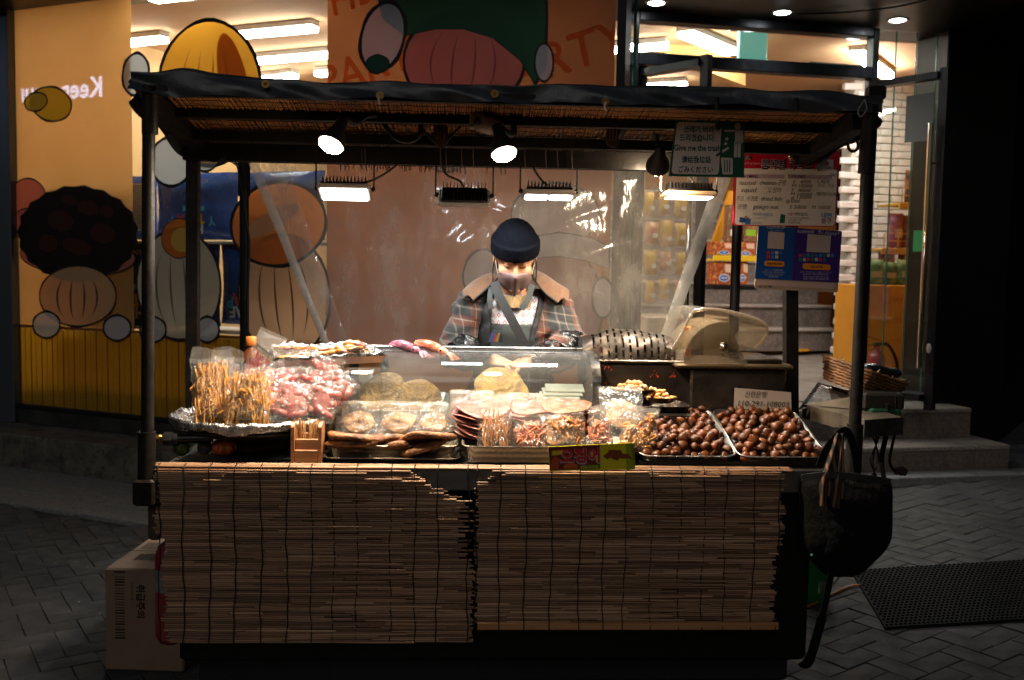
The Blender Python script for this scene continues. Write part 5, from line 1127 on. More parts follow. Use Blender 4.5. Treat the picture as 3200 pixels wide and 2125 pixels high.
# ---- foil tray of grilled squid on a burner stand
SQ = M('grilled squid', '#a8742e', '#7c4216', vs=26, lo=.38, hi=.6, rough=.28, coat=.4, bump=.5, bs=70, bd=.006, col3='#6b1f14', vs3=22, lo3=.55, hi3=.66)
SQ2 = M('pale grilled squid', '#b88e50', '#946228', vs=24, rough=.3, coat=.4, bump=.4, bs=70, bd=.006)
burn = root('burner_stand', 'black iron burner stand under the foil tray', 'stove', cY(930, 1290, .38)); x0, x1 = cY(870, 1200, .38)[0], cY(1045, 1200, .38)[0]
part(burn, 'box', MB().bbox((x0, .36, .84), (x1, .60, 1.085), .006), M('sooty iron', '#161311', '#2a241e', vs=10, rough=.5, metal=.4)); part(burn, 'side_shelf', MB().bbox((cY(800, 1110, .45)[0], .42, 1.085), (x1, .62, 1.10), .003), DULL_STEEL)
t0, t1, t2, t3 = V(*cY(862, 1122, .30)), V(*cY(1200, 1098, .30)), V(*cY(1130, 1047, .55)), V(*cY(838, 1048, .55))
t2[2] = t3[2] = 1.165; t0[2] = 1.125; t1[2] = 1.15; t2 = V(cY(1130, 1050, .55)[0], .55, 1.165); t3 = V(cY(850, 1050, .55)[0], .55, 1.15)
def trp(u, v, h=0.0, o=0.0): u, v = .5 + (u - .5) * (1 + o), .5 + (v - .5) * (1 + o); p = t0 * (1 - u) * (1 - v) + t1 * u * (1 - v) + t2 * u * v + t3 * (1 - u) * v; p[2] += h; return p
tr = root('foil_tray', 'tilted oblong tray lined with shiny foil', 'tray', tuple(trp(.5, .5)))
def trf(u, v):
    e = max(abs(2 * u - 1), abs(2 * v - 1)); k = .0025 * math.sin(u * 61) + .0025 * math.sin(v * 47 + u * 20); return tuple(trp(u, v, (.022 if e > .93 else .0) + k + (.006 * math.sin(u * 9) if e > .97 and v > .5 else 0), .03))
part(tr, 'foil', MB().grid(trf, 60, 30), FOIL)
b = MB(); rim = [trp(u, v, .012, .05) for u, v in ((0, 0), (1, 0), (1, 1), (0, 1), (0, 0))]; low = [trp(u, v, -.012, -.02) for u, v in ((0, 0), (1, 0), (1, 1), (0, 1), (0, 0))]
for k in range(4): b.quad(low[k], low[k + 1], rim[k + 1], rim[k])
b.quad(low[3], low[2], low[1], low[0]); part(tr, 'pan', b, ALU)
for k in range(17):
    u, v = .1 + .8 * ((k * .37) % 1) + rnd(-.05, .05), .16 + .6 * ((k * .61) % 1); p = trp(u, v, .014 + .006 * (k % 3))
    b = MB().ball((0, 0, 0), (rnd(.03, .05), rnd(.02, .032), rnd(.009, .014)), 14, 8, jit=.08); wobble(b, .007, 30, k); place(b, T3(*p, rnd(-.3, .1), rnd(-.25, .25), rnd(-.8, .8)))
    solo('grilled_squid', 'piece of ' + ('golden' if k % 3 else 'pale') + ' grilled squid on the foil tray', 'squid piece', b, SQ if k % 3 else SQ2, 'grilled squid pieces on the foil tray')
for k in range(14):
    u, v = rnd(.12, .9), rnd(.08, .35); p = trp(u, v, .016); pts = polyline([p + V(rnd(-.03, .03), rnd(-.01, .01), rnd(-.004, .012)) for q in range(4)], 5)
    solo('squid_tentacle', 'curled charred squid tentacle at the front of the foil tray', 'squid piece', MB().tube(pts, [.0045 * (1 - .6 * i / len(pts)) for i in range(len(pts))], 6), SQ, 'charred squid tentacles')
bt = cY(785, 1105, .42); r = root('sauce_bottle', 'sauce bottle with an orange cap behind the foil tray', 'bottle', (bt[0], .42, bt[2] - .06))
part(r, 'body', MB().lathe([(.03, -.06), (.032, -.05), (.032, .0), (.014, .02), (.013, .03)], bt, 16), M('amber sauce', '#6b3a18', rough=.2)); part(r, 'cap', MB().lathe([(.017, .028), (.019, .03), (.018, .06), (.0, .062)], bt, 16), INK('#c8702a'))

# ---- glass display case
CX0, CX1 = cY(1050, 1095, .5)[0], cY(1842, 1095, .5)[0]
GL = CLEAR('case glass', tint=(.90, .94, .92), gloss=.03, rough=.02, haze=.025, bump=.02, bs=6, streak=.03, fres=1.5)
case = root('glass_case', 'curved glass display case in the middle of the counter', 'display case', ((CX0 + CX1) / 2, .35, .84))
prof = [(.555, 1.166)] + [(.44, 1.163)] + [(.44 - .16 * math.sin(a), 1.163 - .10 * (1 - math.cos(a))) for a in lin(.15, PI / 2, 9)] + [(.272, 1.0), (.262, .90)]
b = MB(); n = len(prof); b.add([(x, y, z) for x in (CX0 + .01, CX1 - .012) for y, z in prof] + [(x, y + .004, z - .005) for x in (CX0 + .01, CX1 - .012) for y, z in prof], [(k, k + 1, n + k + 1, n + k) for k in range(n - 1)] + [(2 * n + k + 1, 2 * n + k, 3 * n + k, 3 * n + k + 1) for k in range(n - 1)], 0, True)
part(case, 'curved_pane', b, GL)
def band(pr, x, wd, th): 
    b = MB(); 
    for (y0, z0), (y1, z1) in zip(pr[:-1], pr[1:]): b.bar((x, y0, z0 + .001), (x, y1, z1 + .001), th, wd, up=(1, 0, 0))
    return b
part(case, 'end_frame', band(prof, CX1, .03, .006), STEEL); part(case, 'end_frame', band(prof, CX0, .02, .006), STEEL)
part(case, 'end_pane', MB().shape([(y, z) for y, z in prof + [(.555, .9)]], (CX1 - .004, 0, 0), (0, 1, 0), (0, 0, 1), .004), GL)
part(case, 'end_pane', MB().shape([(y, z) for y, z in prof + [(.555, .9)]], (CX0 + .004, 0, 0), (0, 1, 0), (0, 0, 1), .004), GL)
part(case, 'top_rail', MB().bbox((CX0, .548, 1.160), (CX1 + .014, .566, 1.176), .003), STEEL); part(case, 'base', MB().bbox((CX0, .262, .845), (CX1 + .01, .60, .90), .005), STEEL)
part(case, 'rear_post', MB().bar((CX0 + .17, .55, .9), (CX0 + .17, .55, 1.16), .03, .01), DARK_METAL); part(case, 'rear_post', MB().bar((CX0 + .06, .55, .9), (CX0 + .06, .55, 1.16), .035, .01), DARK_METAL)
# rounded trays
def tray(name, label, x0, x1, y0, y1, z, h, mat, rot=None, lip=.008, flare=.012, rc=.03, cat='tray', group=None, extra=None):
    c = ((x0 + x1) / 2, (y0 + y1) / 2, z); hw, hd = (x1 - x0) / 2, (y1 - y0) / 2
    R = Matrix.Translation(c) @ (rot or Matrix())
    r = root(name, label, cat, c, group); b = MB()
    lay = [(-flare - .01, 0), (-flare, .004), (0, h), (lip, h + .001), (lip, h - .002), (0.001, h - .003), (-flare + .002, .0)]
    rings = []
    for off, zz in lay: rings.append([(x, y, zz) for x, y in rrect(-hw - off, -hd - off, hw + off, hd + off, max(.004, rc + off), 4)])
    m_ = len(rings[0]); P = [p for q in rings for p in q]; fs = [list(range(m_ - 1, -1, -1))]
    fs2 = [(i * m_ + k, i * m_ + (k + 1) % m_, (i + 1) * m_ + (k + 1) % m_, (i + 1) * m_ + k) for i in range(len(rings) - 1) for k in range(m_)]
    b.add(P, fs); b.add(P, fs2, 0, True); b.add([(x, y, .002) for x, y, _ in rings[0]], [list(range(m_))]); place(b, R); part(r, 'pan', b, mat); return r, R
def voro(name, c1, c2, sc):
    m, t, out = _new(name); bs = t.nodes.new('ShaderNodeBsdfPrincipled'); tc = t.nodes.new('ShaderNodeTexCoord'); vo = t.nodes.new('ShaderNodeTexVoronoi'); vo.inputs['Scale'].default_value = sc; vo.inputs['Randomness'].default_value = .15
    t.links.new(tc.outputs['Object'], vo.inputs['Vector']); rp = _ramp(t, vo.outputs['Distance'], .3, .5, C(c1), C(c2)); t.links.new(rp.outputs[0], bs.inputs['Base Color']); bs.inputs['Metallic'].default_value = .9; bs.inputs['Roughness'].default_value = .35
    bp = t.nodes.new('ShaderNodeBump'); bp.inputs['Strength'].default_value = .6; bp.inputs['Distance'].default_value = .003; t.links.new(vo.outputs['Distance'], bp.inputs['Height']); t.links.new(bp.outputs[0], bs.inputs['Normal']); t.links.new(bs.outputs[0], out.inputs[0]); return m
MESHM = voro('woven steel mesh', '#1c1815', '#a89c8c', 260)
tray('baking_tray', 'aluminium tray of patties inside the glass case', cY(1150, 1200, .42)[0], cY(1400, 1200, .42)[0], .29, .5, .965, .03, ALU, Matrix.Rotation(.18, 4, 'X'))
tray('baking_tray', 'shallow steel tray under the mesh tray of jerky', cY(1012, 1440, .05)[0], cY(1432, 1440, .05)[0], .035, .24, .842, .018, DULL_STEEL)
tray('mesh_tray', 'steel mesh tray holding brown jerky patties', cY(1030, 1430, .06)[0], cY(1424, 1430, .06)[0], .05, .20, .852, .045, MESHM)
tray('mesh_tray', 'steel mesh tray of squid strip bags behind the yellow sign', cY(1450, 1445, .03)[0], cY(1990, 1445, .03)[0], .03, .22, .846, .055, MESHM)
solo('tray_stand', 'dark steel stand carrying the jerky packs', 'stand', MB().bbox((cY(1035, 1300, .22)[0], .255, .842), (cY(1845, 1300, .22)[0], .2615, .93), .002), DULL_STEEL)
def patty(name, label, p, r, th, rx, ry, rz, m, group, sx=1.0, seed=0):
    b = MB(); rs = np.random.RandomState(seed + 50); ph = rs.rand(8) * 6.28
    def f(u, v):
        a = u * 2 * PI; q = 1 + sum(.035 / (1 + k * .5) * math.sin((k + 2) * a + ph[k]) for k in range(6)); pr = ((0, .5), (.55, .54), (.9, .5), (1.0, .15), (1.0, -.2), (.93, -.5), (0, -.5)); i = min(int(v * 6), 5); t = v * 6 - i
        rr = (pr[i][0] * (1 - t) + pr[i + 1][0] * t) * r * q; z = (pr[i][1] * (1 - t) + pr[i + 1][1] * t) * th + .08 * r * math.sin(2 * a + ph[6]) * (rr / r) ** 2 + .05 * r * math.sin(3 * a + ph[7]) * (rr / r) ** 2
        return (rr * math.cos(a) * sx, rr * math.sin(a), z)
    b.grid(f, 30, 14); place(b, T3(*p, rx, ry, rz)); return solo(name, label, 'jerky patty' if 'jerky' in name else 'fish patty', b, m, group, loc=p)
for k, (px, py, Y, r_, rx, ry, lb) in enumerate(((1115, 1385, .11, .098, .20, .03, 'lower brown jerky patty near the skewers'), (1118, 1368, .11, .100, .22, -.02, 'top brown jerky patty near the skewers'), (1225, 1395, .12, .07, .6, .5, 'brown jerky patty wedged upright in the middle of the tray'), (1320, 1388, .11, .096, .25, .12, 'lower brown jerky patty beside the mesh tray of squid'), (1330, 1372, .11, .1, .28, .13, 'top brown jerky patty beside the mesh tray of squid'), (1250, 1400, .09, .06, .2, -.3, 'small broken jerky patty at the tray front'))):
    patty('jerky_patty', lb, cY(px, py, Y), r_, .022, rx, ry, rnd(0, 6), PAT, 'brown jerky patties in the mesh tray', 1.0, k)
for k, (px, py, r_, lb) in enumerate(((1200, 1235, .085, 'large golden patty in the case tray'), (1310, 1245, .075, 'golden patty leaning on the large one in the case'), (1250, 1250, .06, 'small golden patty low in the case tray'), (1565, 1215, .085, 'round golden fish patty standing up in the case'), (1545, 1240, .07, 'golden fish patty behind the bags'))):
    patty('fish_patty', lb, cY(px, py, .36 if k < 3 else .34), r_, .016, 1.0 if k < 3 else .95, 0, rnd(-.3, .3), PATG if k > 2 else M('dark golden patty', '#94692e', '#5c3a14', vs=26, lo=.4, hi=.65, rough=.42, bump=1.0, bs=60, bd=.01, col3='#b08c4c', vs3=70, lo3=.58, hi3=.7), 'golden patties in the glass case', 1.15 if k > 2 else 1.0, k + 20)
for k in range(4):
    p = cY(1740 + 8 * k, 1250 - 12 * k, .36 + .03 * k); solo('paper_tray', 'white paper tray of fish sheets stacked in the case', 'paper tray', place(MB().bbox((-.07, -.05, -.003), (.07, .05, .004), .002), T3(*p, .15, 0, rnd(-.1, .1))), M('white paper', '#8f8a80', rough=.7), 'white paper trays in the case')
r = root('paper_bag', 'white paper bag with round stamp behind the case glass', 'paper bag', cY(1110, 1235, .58)); c = cY(1110, 1235, .58)
part(r, 'bag', place(pillow(.15, .09, .06, 8, 8, .008), T3(*c, 0, -.1, 0)), M('paper sack', '#b59f92', '#c9bdb0', vs=6, rough=.7)); part(r, 'stamp', MB().shape(ell(0, 0, .028, .02), (c[0] + .0, .545, c[2] + .045), (1, 0, 0), (0, 0, 1)), INK('#a86a50'))
# flat packs of patties
PG = 'flat clear packs of patties above the jerky tray'
def pack(px0, px1, pyt, pyb, Yt, Yb, m, label, group, r_=.048, sx=1.2, nfill=1, cat='snack pack'):
    a, c = V(*cY(px0, pyb, Yb)), V(*cY(px1, pyb, Yb)); d, e = V(*cY(px0, pyt, Yt)), V(*cY(px1, pyt, Yt)); o = (a + c) / 2; w_ = np.linalg.norm(c - a); upv = (d + e) / 2 - o; h_ = np.linalg.norm(upv)
    r = root('snack_pack', label, cat, tuple(o), group); ang = math.atan2(upv[1], upv[2]); Mx = T3(*o, -ang, 0, 0)
    part(r, 'film', place(crumple(pillow(w_ * 1.04, h_ * 1.05, .034, 20, 16, .002), .005, int(px0)), Mx), BAGM); part(r, 'bag_flap', place(MB().grid(lambda u, v: ((u - .5) * w_ * (1 - .06 * v), -.004 + .005 * math.sin(u * 8 + px0), h_ * (.92 + .10 * v + .02 * math.sin(u * 6 + px1))), 10, 3), Mx), BAGTOP)
    for k in range(nfill):
        b = MB(); rs = np.random.RandomState(int(px0)); ph = rs.rand(6) * 6
        def f(u, v):
            t = u * 2 * PI; q = 1 + sum(.06 * math.sin((j + 2) * t + ph[j]) / (1 + .5 * j) for j in range(5)); pr = ((0, .5), (.9, .45), (1, 0), (.92, -.5), (0, -.5)); i = min(int(v * 4), 3); s = v * 4 - i
            rr = (pr[i][0] * (1 - s) + pr[i + 1][0] * s) * r_ * q; y = (pr[i][1] * (1 - s) + pr[i + 1][1] * s) * .012; return (rr * math.cos(t) * sx, -y + .006 * math.sin(t * 2 + ph[0]) + .012 * (k - (nfill - 1) / 2), h_ * .46 + rr * math.sin(t) * .85)
        b.grid(f, 26, 8); part(r, 'patty' if m is PAT or m is PATG else 'dried_fish', place(b, Mx), m)
PATL = M('pale jerky patty', '#94703f', '#6b4822', vs=36, lo=.4, hi=.62, rough=.45, bump=1.0, bs=60, bd=.012, col3='#b89460', vs3=80, lo3=.55, hi3=.68)
pack(1045, 1185, 1258, 1368, .26, .17, PATL, 'clear pack with a pale patty nearest the sausage bags', PG); pack(1178, 1312, 1258, 1370, .26, .165, PATL, 'clear pack with a shiny patty in the middle of the row', PG); pack(1300, 1405, 1262, 1372, .26, .16, PATL, 'clear pack with a half hidden patty beside the pink fish', PG, sx=.9)
# pink dried fish stacks behind the bags
FGp = 'pink dried fish sheets stacked by the case'
for k in range(9):
    p = cY(1505 + rnd(-6, 6), 1345 - 9 * k, .19); patty('fish_patty', ('topmost pink dried fish sheet of the stack beside the jerky packs' if k == 8 else 'thin pink dried fish sheet in the stack beside the jerky packs'), p, .085, .006, .18 + .05 * (k == 8), rnd(-.05, .05), rnd(-.3, .3), PINKF, FGp, 1.1, k + 60)
for k in range(6):
    p = cY(1660 + rnd(-6, 6), 1318 - 9 * k, .22); patty('fish_patty', ('topmost pink dried fish sheet of the stack under the clear flaps' if k == 5 else 'thin pink dried fish sheet in the stack under the clear flaps'), p, .07, .006, .2, rnd(-.05, .05), rnd(-.3, .3), PINKF, FGp + ' middle', 1.1, k + 80)
for k in range(7):
    p = cY(1775 + rnd(-6, 6), 1320 - 9 * k, .21); patty('fish_patty', ('topmost orange dried fish sheet of the stack near the ginkgo pan' if k == 6 else 'thin orange dried fish sheet in the stack near the ginkgo pan'), p, .075, .006, .2, rnd(-.05, .05), rnd(-.3, .3), M('orange dried fish', '#96582a', '#6b3416', vs=24, rough=.4, bump=.5, bs=70, col3='#b8864c', vs3=60, lo3=.58, hi3=.7), FGp + ' near the pan', 1.1, k + 90)
pack(1405, 1545, 1225, 1350, .27, .15, PINKF, 'large clear pack over the pink dried fish', 'clear packs of pink fish', .06, 1.0); pack(1560, 1700, 1232, 1330, .27, .17, PINKF, 'clear pack of pink dried fish with a milky flap', 'clear packs of pink fish', .055, 1.0)
# stand-up bags of squid strips
def strip_bag(px0, px1, pyt, pyb, Y, m, label, n, curly, tiltx=-.25, lean=0, rw=.003, fill=.45):
    p = cY((px0 + px1) / 2, pyb, Y); q = cY(px1, pyt, Y + .03); w_ = abs(q[0] - cY(px0, pyt, Y + .03)[0]); h_ = (q[2] - p[2])
    r = bag_root('snack_bag', label, p, 'clear bags of squid strips in the mesh tray'); Mx = T3(*p, tiltx, lean, rnd(-.1, .1))
    part(r, 'film', place(crumple(pillow(w_, h_ * .97, .06, 18, 22, .003, flat=.6), .007, int(px0)), Mx), BAGM); part(r, 'bag_flap', place(MB().grid(lambda u, v: ((u - .5) * w_ * (.92 - .15 * v * v), -.010 + .008 * math.sin(7 * u + px0) * (.4 + v), h_ * (.76 + .22 * v + .04 * v * math.sin(u * 5 + px1))), 10, 5), Mx), BAGTOP)
    b = MB()
    for k in range(n):
        c = V(rnd(-.5, .5) * (w_ - .04), rnd(-.018, .016), .02 + rnd(0, 1) * h_ * fill)
        if curly:
            pts = [c + V(rnd(-.02, .02), rnd(-.008, .008), rnd(-.016, .02)) for _ in range(4)]; b.tube(polyline(pts, 3), rw, 5)
        else:
            d = nrm(V(rnd(-.35, .35), rnd(-.1, .1), 1)); pts = [c + d * t * .035 + V(rnd(-.004, .004), 0, 0) for t in (-1, -.3, .4, 1)]; b.tube(pts, [rw * .7, rw, rw, rw * .5], 5)
    part(r, 'squid_strips', place(b, Mx), m, kind='stuff')
strip_bag(1490, 1605, 1228, 1408, .085, SHR, 'clear bag of brown squid strips in the mesh tray', 46, False)
strip_bag(1598, 1712, 1232, 1412, .08, SHRP, 'clear bag of pink curled squid in the mesh tray', 70, True, fill=.32)
strip_bag(1712, 1835, 1240, 1400, .085, SHR, 'clear bag of orange squid sheets over the yellow sign', 60, True, rw=.004, fill=.42)
strip_bag(1835, 1915, 1262, 1400, .09, SHRP, 'narrow clear bag of curled orange squid', 40, True, fill=.4)
SHRY = M('golden squid legs', '#d0903c', '#a8641c', vs=26, rough=.4, coat=.3)
strip_bag(1930, 2050, 1262, 1418, .06, SHRY, 'clear bag of golden squid legs next to the chestnuts', 44, True, lean=.12, rw=.0048, fill=.6)
pack(1880, 2020, 1215, 1370, .24, .13, M('brown fish sheet', '#a8845c', '#86603a', vs=30, rough=.5, bump=.5, bs=120, col3='#c8a880', vs3=90, lo3=.56, hi3=.7), 'large clear pack with a flat brown fish sheet', 'clear packs of pink fish', .068, .85)
pack(1690, 1800, 1300, 1408, .14, .06, SHRY, 'shiny clear pack with a bright highlight over the yellow sign', 'clear packs of pink fish', .045, 1.0)
# ---- two squid models on the case
def squid(label, tail, head, c1, seed):
    tail, head = V(*tail), V(*head); d = nrm(head - tail); L = np.linalg.norm(head - tail); sd = nrm(np.cross(d, V(0, 0, 1))); up = np.cross(sd, d); random.seed(seed)
    r = root('toy_squid', label, 'squid', tuple((tail + head) / 2 - V(0, 0, .018)), 'whole squid lying on the case top')
    part(r, 'mantle', MB().tube([tail + d * L * t + up * .004 * math.sin(t * 3) for t in lin(0, .72, 9)], [.003, .009, .013, .0165, .018, .019, .0185, .017, .0135], 12), c1)
    part(r, 'head', MB().tube([tail + d * L * t for t in lin(.71, .93, 5)], [.012, .0145, .015, .013, .008], 10), c1)
    for s in (-1, 1):
        P = [tail + d * L * t + sd * s * w_ for t, w_ in ((.0, .002), (.1, .028), (.2, .036), (.3, .026), (.42, .012))] + [tail + d * L * t + sd * s * .006 for t in (.42, .05)]
        part(r, 'fin', MB().plate(P if s > 0 else P[::-1], .003), c1); part(r, 'eye', MB().ball(tuple(tail + d * L * .80 + sd * s * .013 + up * .004), .004, 8, 6), INK('#14100e', .15))
        for k in range(4):
            a = (.2 + .35 * k) * s; e = head + d * rnd(.02, .035) + sd * math.sin(a) * .03 + V(0, 0, -.012); part(r, 'tentacle', MB().tube(polyline([tail + d * L * .9, head + d * .004 + sd * math.sin(a) * .014, e, e + V(rnd(.004, .016), 0, rnd(-.004, .006))], 5), [.005 - .0045 * i / 15 for i in range(16)], 6), c1)
squid('purple squid lying on the glass case', cY(1222, 1070, .50), cY(1318, 1100, .41), M('purple squid skin', '#8a4a68', '#b8808a', vs=40, rough=.22, coat=.5, bump=.2, bs=60, col3='#4a2038', vs3=30, lo3=.58, hi3=.7), 3)
squid('orange red squid lying on the glass case beside the purple one', cY(1298, 1066, .50), cY(1405, 1106, .41), M('red squid skin', '#c85a40', '#e0a080', vs=26, rough=.22, coat=.5, bump=.2, bs=60), 4)
random.seed(44)
# ---- chestnuts in two tilted trays
SHELL = M('chestnut shell', '#5f2f0e', '#321807', vs=18, st=(1, 1, 1), rough=.4, rv=.16, rj=.5, coat=.0, spec=.35, col3='#7a4420', vs3=30, lo3=.55, hi3=.75); BASE = M('chestnut base', '#7a4c26', '#5c3618', vs=40, rough=.6, rj=.25)
cm_ = []
for k in range(5):
    b = MB(); n, m = 14, 10; fl = rnd(.5, .9); 
    def f(i, j):
        t = PI * j / m; a = 2 * PI * i / n; y = -math.cos(t); s = math.sin(t); x, z = s * math.cos(a), s * math.sin(a) * (fl if math.sin(a) < 0 else 1)
        q = 1 + .30 * max(0, y) ** 7; y2 = y * (.92 if y > 0 else .72) * q; return (.0205 * x, .0205 * y2, .0182 * z)
    P = [f(i, j) for j in range(m + 1) for i in range(n)]
    for j in range(m):
        b.add([], []); 
    b.add(P, [], 0)
    for j in range(m):
        for i in range(n): b.f.append([j * n + i, j * n + (i + 1) % n, (j + 1) * n + (i + 1) % n, (j + 1) * n + i]); b.m.append(1 if j < 2 else 0); b.sm.append(True)
    cm_.append(mesh_of('chestnut', b, [SHELL, BASE], (0, 0, 0)))
PALE = M('peeled chestnut', '#d8c0a0', '#b89468', vs=20, rough=.5)
def chest_tray(xl, xr, label, lab2, grp, seed):
    random.seed(seed); rot = Matrix.Rotation(math.radians(14.5), 4, 'X'); y0, y1, zc = .018, .40, .905
    r, R = tray('chestnut_tray', label, xl, xr, y0, y1, zc, .022, ALU, rot, lip=.007, flare=.008, rc=.035, group='tilted trays of roasted chestnuts')
    hw, hd = (xr - xl) / 2 - .018, (y1 - y0) / 2 - .018; n = 0
    for lay, (pit, z) in enumerate(((.0325, .016), (.0345, .036), (.043, .055))):
        sh = .002 + .020 * lay; nx = int((2 * (hw - sh)) / pit); ny = int((2 * (hd - sh)) / (pit * .93))
        for j in range(ny + 1):
            for i in range(nx + 1):
                x = -hw + sh + (2 * (hw - sh)) * (i + (.5 if j % 2 else 0)) / (nx + .5); y = -hd + sh + 2 * (hd - sh) * j / max(1, ny)
                if lay == 0 and abs(x) < hw * .55 and abs(y) < hd * .55: continue
                if lay and rnd(0, 1) < (.06 if lay == 1 else .35): continue
                if n > 146: continue
                o = bpy.data.objects.new('chestnut', random.choice(cm_)); COL.objects.link(o); s = rnd(.72, 1.02)
                L = R @ Matrix.Translation((x + rnd(-.006, .006), y + rnd(-.006, .006), z + rnd(-.005, .006))) @ Matrix.Rotation(rnd(0, 6.28), 4, 'Z') @ Matrix.Rotation(rnd(-1.5, 1.5), 4, 'X') @ Matrix.Rotation(rnd(-.7, .7), 4, 'Y') @ Matrix.Diagonal((s, s, s, 1))
                o.matrix_world = CF.M @ L; props(o, lab2, 'chestnut', grp); n += 1
xs = [cY(2002, 1462, .02)[0], cY(2300, 1462, .02)[0], cY(2312, 1462, .02)[0], cY(2588, 1466, .02)[0]]
chest_tray(xs[0], xs[1], 'tilted aluminium tray of chestnuts beside the squid leg bag', 'glossy brown roasted chestnut in the tray beside the squid bags', 'roasted chestnuts in the inner tray', 5)
chest_tray(xs[2], xs[3], 'tilted aluminium tray of chestnuts at the counter end', 'glossy brown roasted chestnut in the tray at the counter end', 'roasted chestnuts in the outer tray', 6)
random.seed(55)
p = cY(2135, 1300, .33); solo('chestnut', 'peeled pale chestnut half on top of the inner tray', 'chestnut', place(MB().ball((0, 0, 0), (.021, .019, .012), 14, 8, jit=.02), T3(p[0], p[1], p[2], .3, 0, 0)), PALE, loc=p)
solo('tray_support', 'steel wedge lifting the backs of the chestnut trays', 'stand', MB().add([(xs[0], .06, .842), (xs[3], .06, .842), (xs[3], .36, .842), (xs[0], .36, .842), (xs[0], .36, .935), (xs[3], .36, .935), (xs[0], .06, .853), (xs[3], .06, .853)], [(3, 2, 1, 0), (2, 3, 4, 5), (6, 7, 5, 4), (0, 1, 7, 6), (1, 2, 5, 7), (3, 0, 6, 4)]), DULL_STEEL)

# ---- roaster
DRUM = M('sooty perforated steel', '#52483e', '#332b24', vs=12, rough=.42, rv=.12, metal=.75, bump=.3, bs=30, col3='#1e1814', vs3=20, lo3=.56, hi3=.72)
dx0, dx1 = cY(1815, 1060, .62)[0], cY(2098, 1060, .62)[0]; DZ = 1.125
dr = root('roasting_drum', 'slotted barrel shaped roasting drum of sooty steel', 'roasting drum', ((dx0 + dx1) / 2, .62, DZ - .1))
def drum(u, v):
    x = dx0 + (dx1 - dx0) * u; a = v * 2 * PI; r = .088 + .030 * math.sin(u * PI) ** .8 + .003 * math.sin(a * 3 + u * 9) + .002 * math.sin(u * 21 + a * 5); return (x, .62 + r * math.cos(a), DZ + r * math.sin(a))
part(dr, 'drum_shell', MB().grid(drum, 39, 72, keep=lambda i, j: not (i % 3 == 1 and (j + (2 if (i // 3) % 2 else 0) + (j // 9)) % 4 in (0, 1, 2) and 1 < i < 38)), DRUM)
part(dr, 'end_cap', MB().lathe([(0, 0), (.086, 0), (.090, .012), (.086, .014)], (dx0 - .002, .62, DZ), 32, axis='x'), M('black rim', '#141210', rough=.5)); part(dr, 'axle', MB().tube([(dx0 - .03, .62, DZ), (dx1 + .03, .62, DZ)], .008, 8), DULL_STEEL)
STV = M('chipped black enamel', '#1b1613', '#2e2620', vs=9, rough=.42, rv=.15, metal=.3, col3='#a89484', vs3=16, lo3=.655, hi3=.68)
sx0, sx1 = cY(1838, 1180, .46)[0], cY(2168, 1180, .46)[0]
sv = root('roaster_stove', 'chipped black stove box under the roasting drum', 'stove', ((sx0 + sx1) / 2, .55, .842))
part(sv, 'body', MB().bbox((sx0, .46, .842), (sx1, .78, 1.130), .006), STV); part(sv, 'top_rail', MB().bbox((sx0 - .012, .452, 1.131), (sx1 - .03, .475, 1.142), .003), DULL_STEEL)
b = MB()
for k in range(26): px, py = random.choice([(rnd(2030, 2060), rnd(1150, 1185)), (rnd(2090, 2115), rnd(1150, 1180)), (rnd(1850, 1925), rnd(1140, 1160)), (rnd(1870, 1960), rnd(1180, 1200))]); p = cY(px, py, .458); s = rnd(.001, .0042); b.add([(p[0] + s * rnd(.5, 1.2) * math.cos(a), .4588, p[2] + s * rnd(.5, 1.5) * math.sin(a)) for a in (0, 1, 2, 3.2, 4.3, 5.3)], [range(6)])
part(sv, 'paint_flake', b, INK('#b03a2a'))
for px in (2100, 2120, 2142): p = cY(px, 1138 + (px - 2100) * .3, .457); part(sv, 'vent_hole', MB().lathe([(0, 0), (.0045, 0), (.0045, -.002), (0, -.002)], p, 10, axis='y', sy=1.9), INK('#050505'))
solo('tray_stand', 'dark steel ledge in front of the roaster stove', 'stand', MB().bbox((sx0, .27, .842), (sx1 - .012, .452, .975), .006), M('sooty ledge', '#1a1613', '#2c241d', vs=10, rough=.5, metal=.4))
# foil dish and two pans of ginkgo nuts
a, c = cY(1862, 1285, .31), cY(2150, 1285, .31)
tray('foil_dish', 'dark foil dish under the ginkgo pans', a[0], c[0], .285, .44, .977, .022, M('greasy foil', '#8a7f74', '#5a4f46', vs=20, rough=.3, metal=.9, bump=.6, bs=60), None, cat='dish')
NUT = M('ginkgo nut', '#d0984c', '#b4762c', vs=18, rough=.45, rj=.25, bump=.1, bs=60); NUT2 = M('pale ginkgo nut', '#d8b088', '#c09468', vs=18, rough=.5, rj=.2)
nb_ = []
for k in range(3):
    b = MB().ball((0, 0, 0), (.0082, .0068, .0068), 10, 7, jit=.0); b.v = [(p[0] * (1 + .12 * (p[0] > 0)), p[1], p[2]) for p in b.v]; nb_.append(b)
nut_me = [mesh_of('ginkgo_nut', b, NUT if k < 2 else NUT2, (0, 0, 0)) for k, b in enumerate(nb_)]
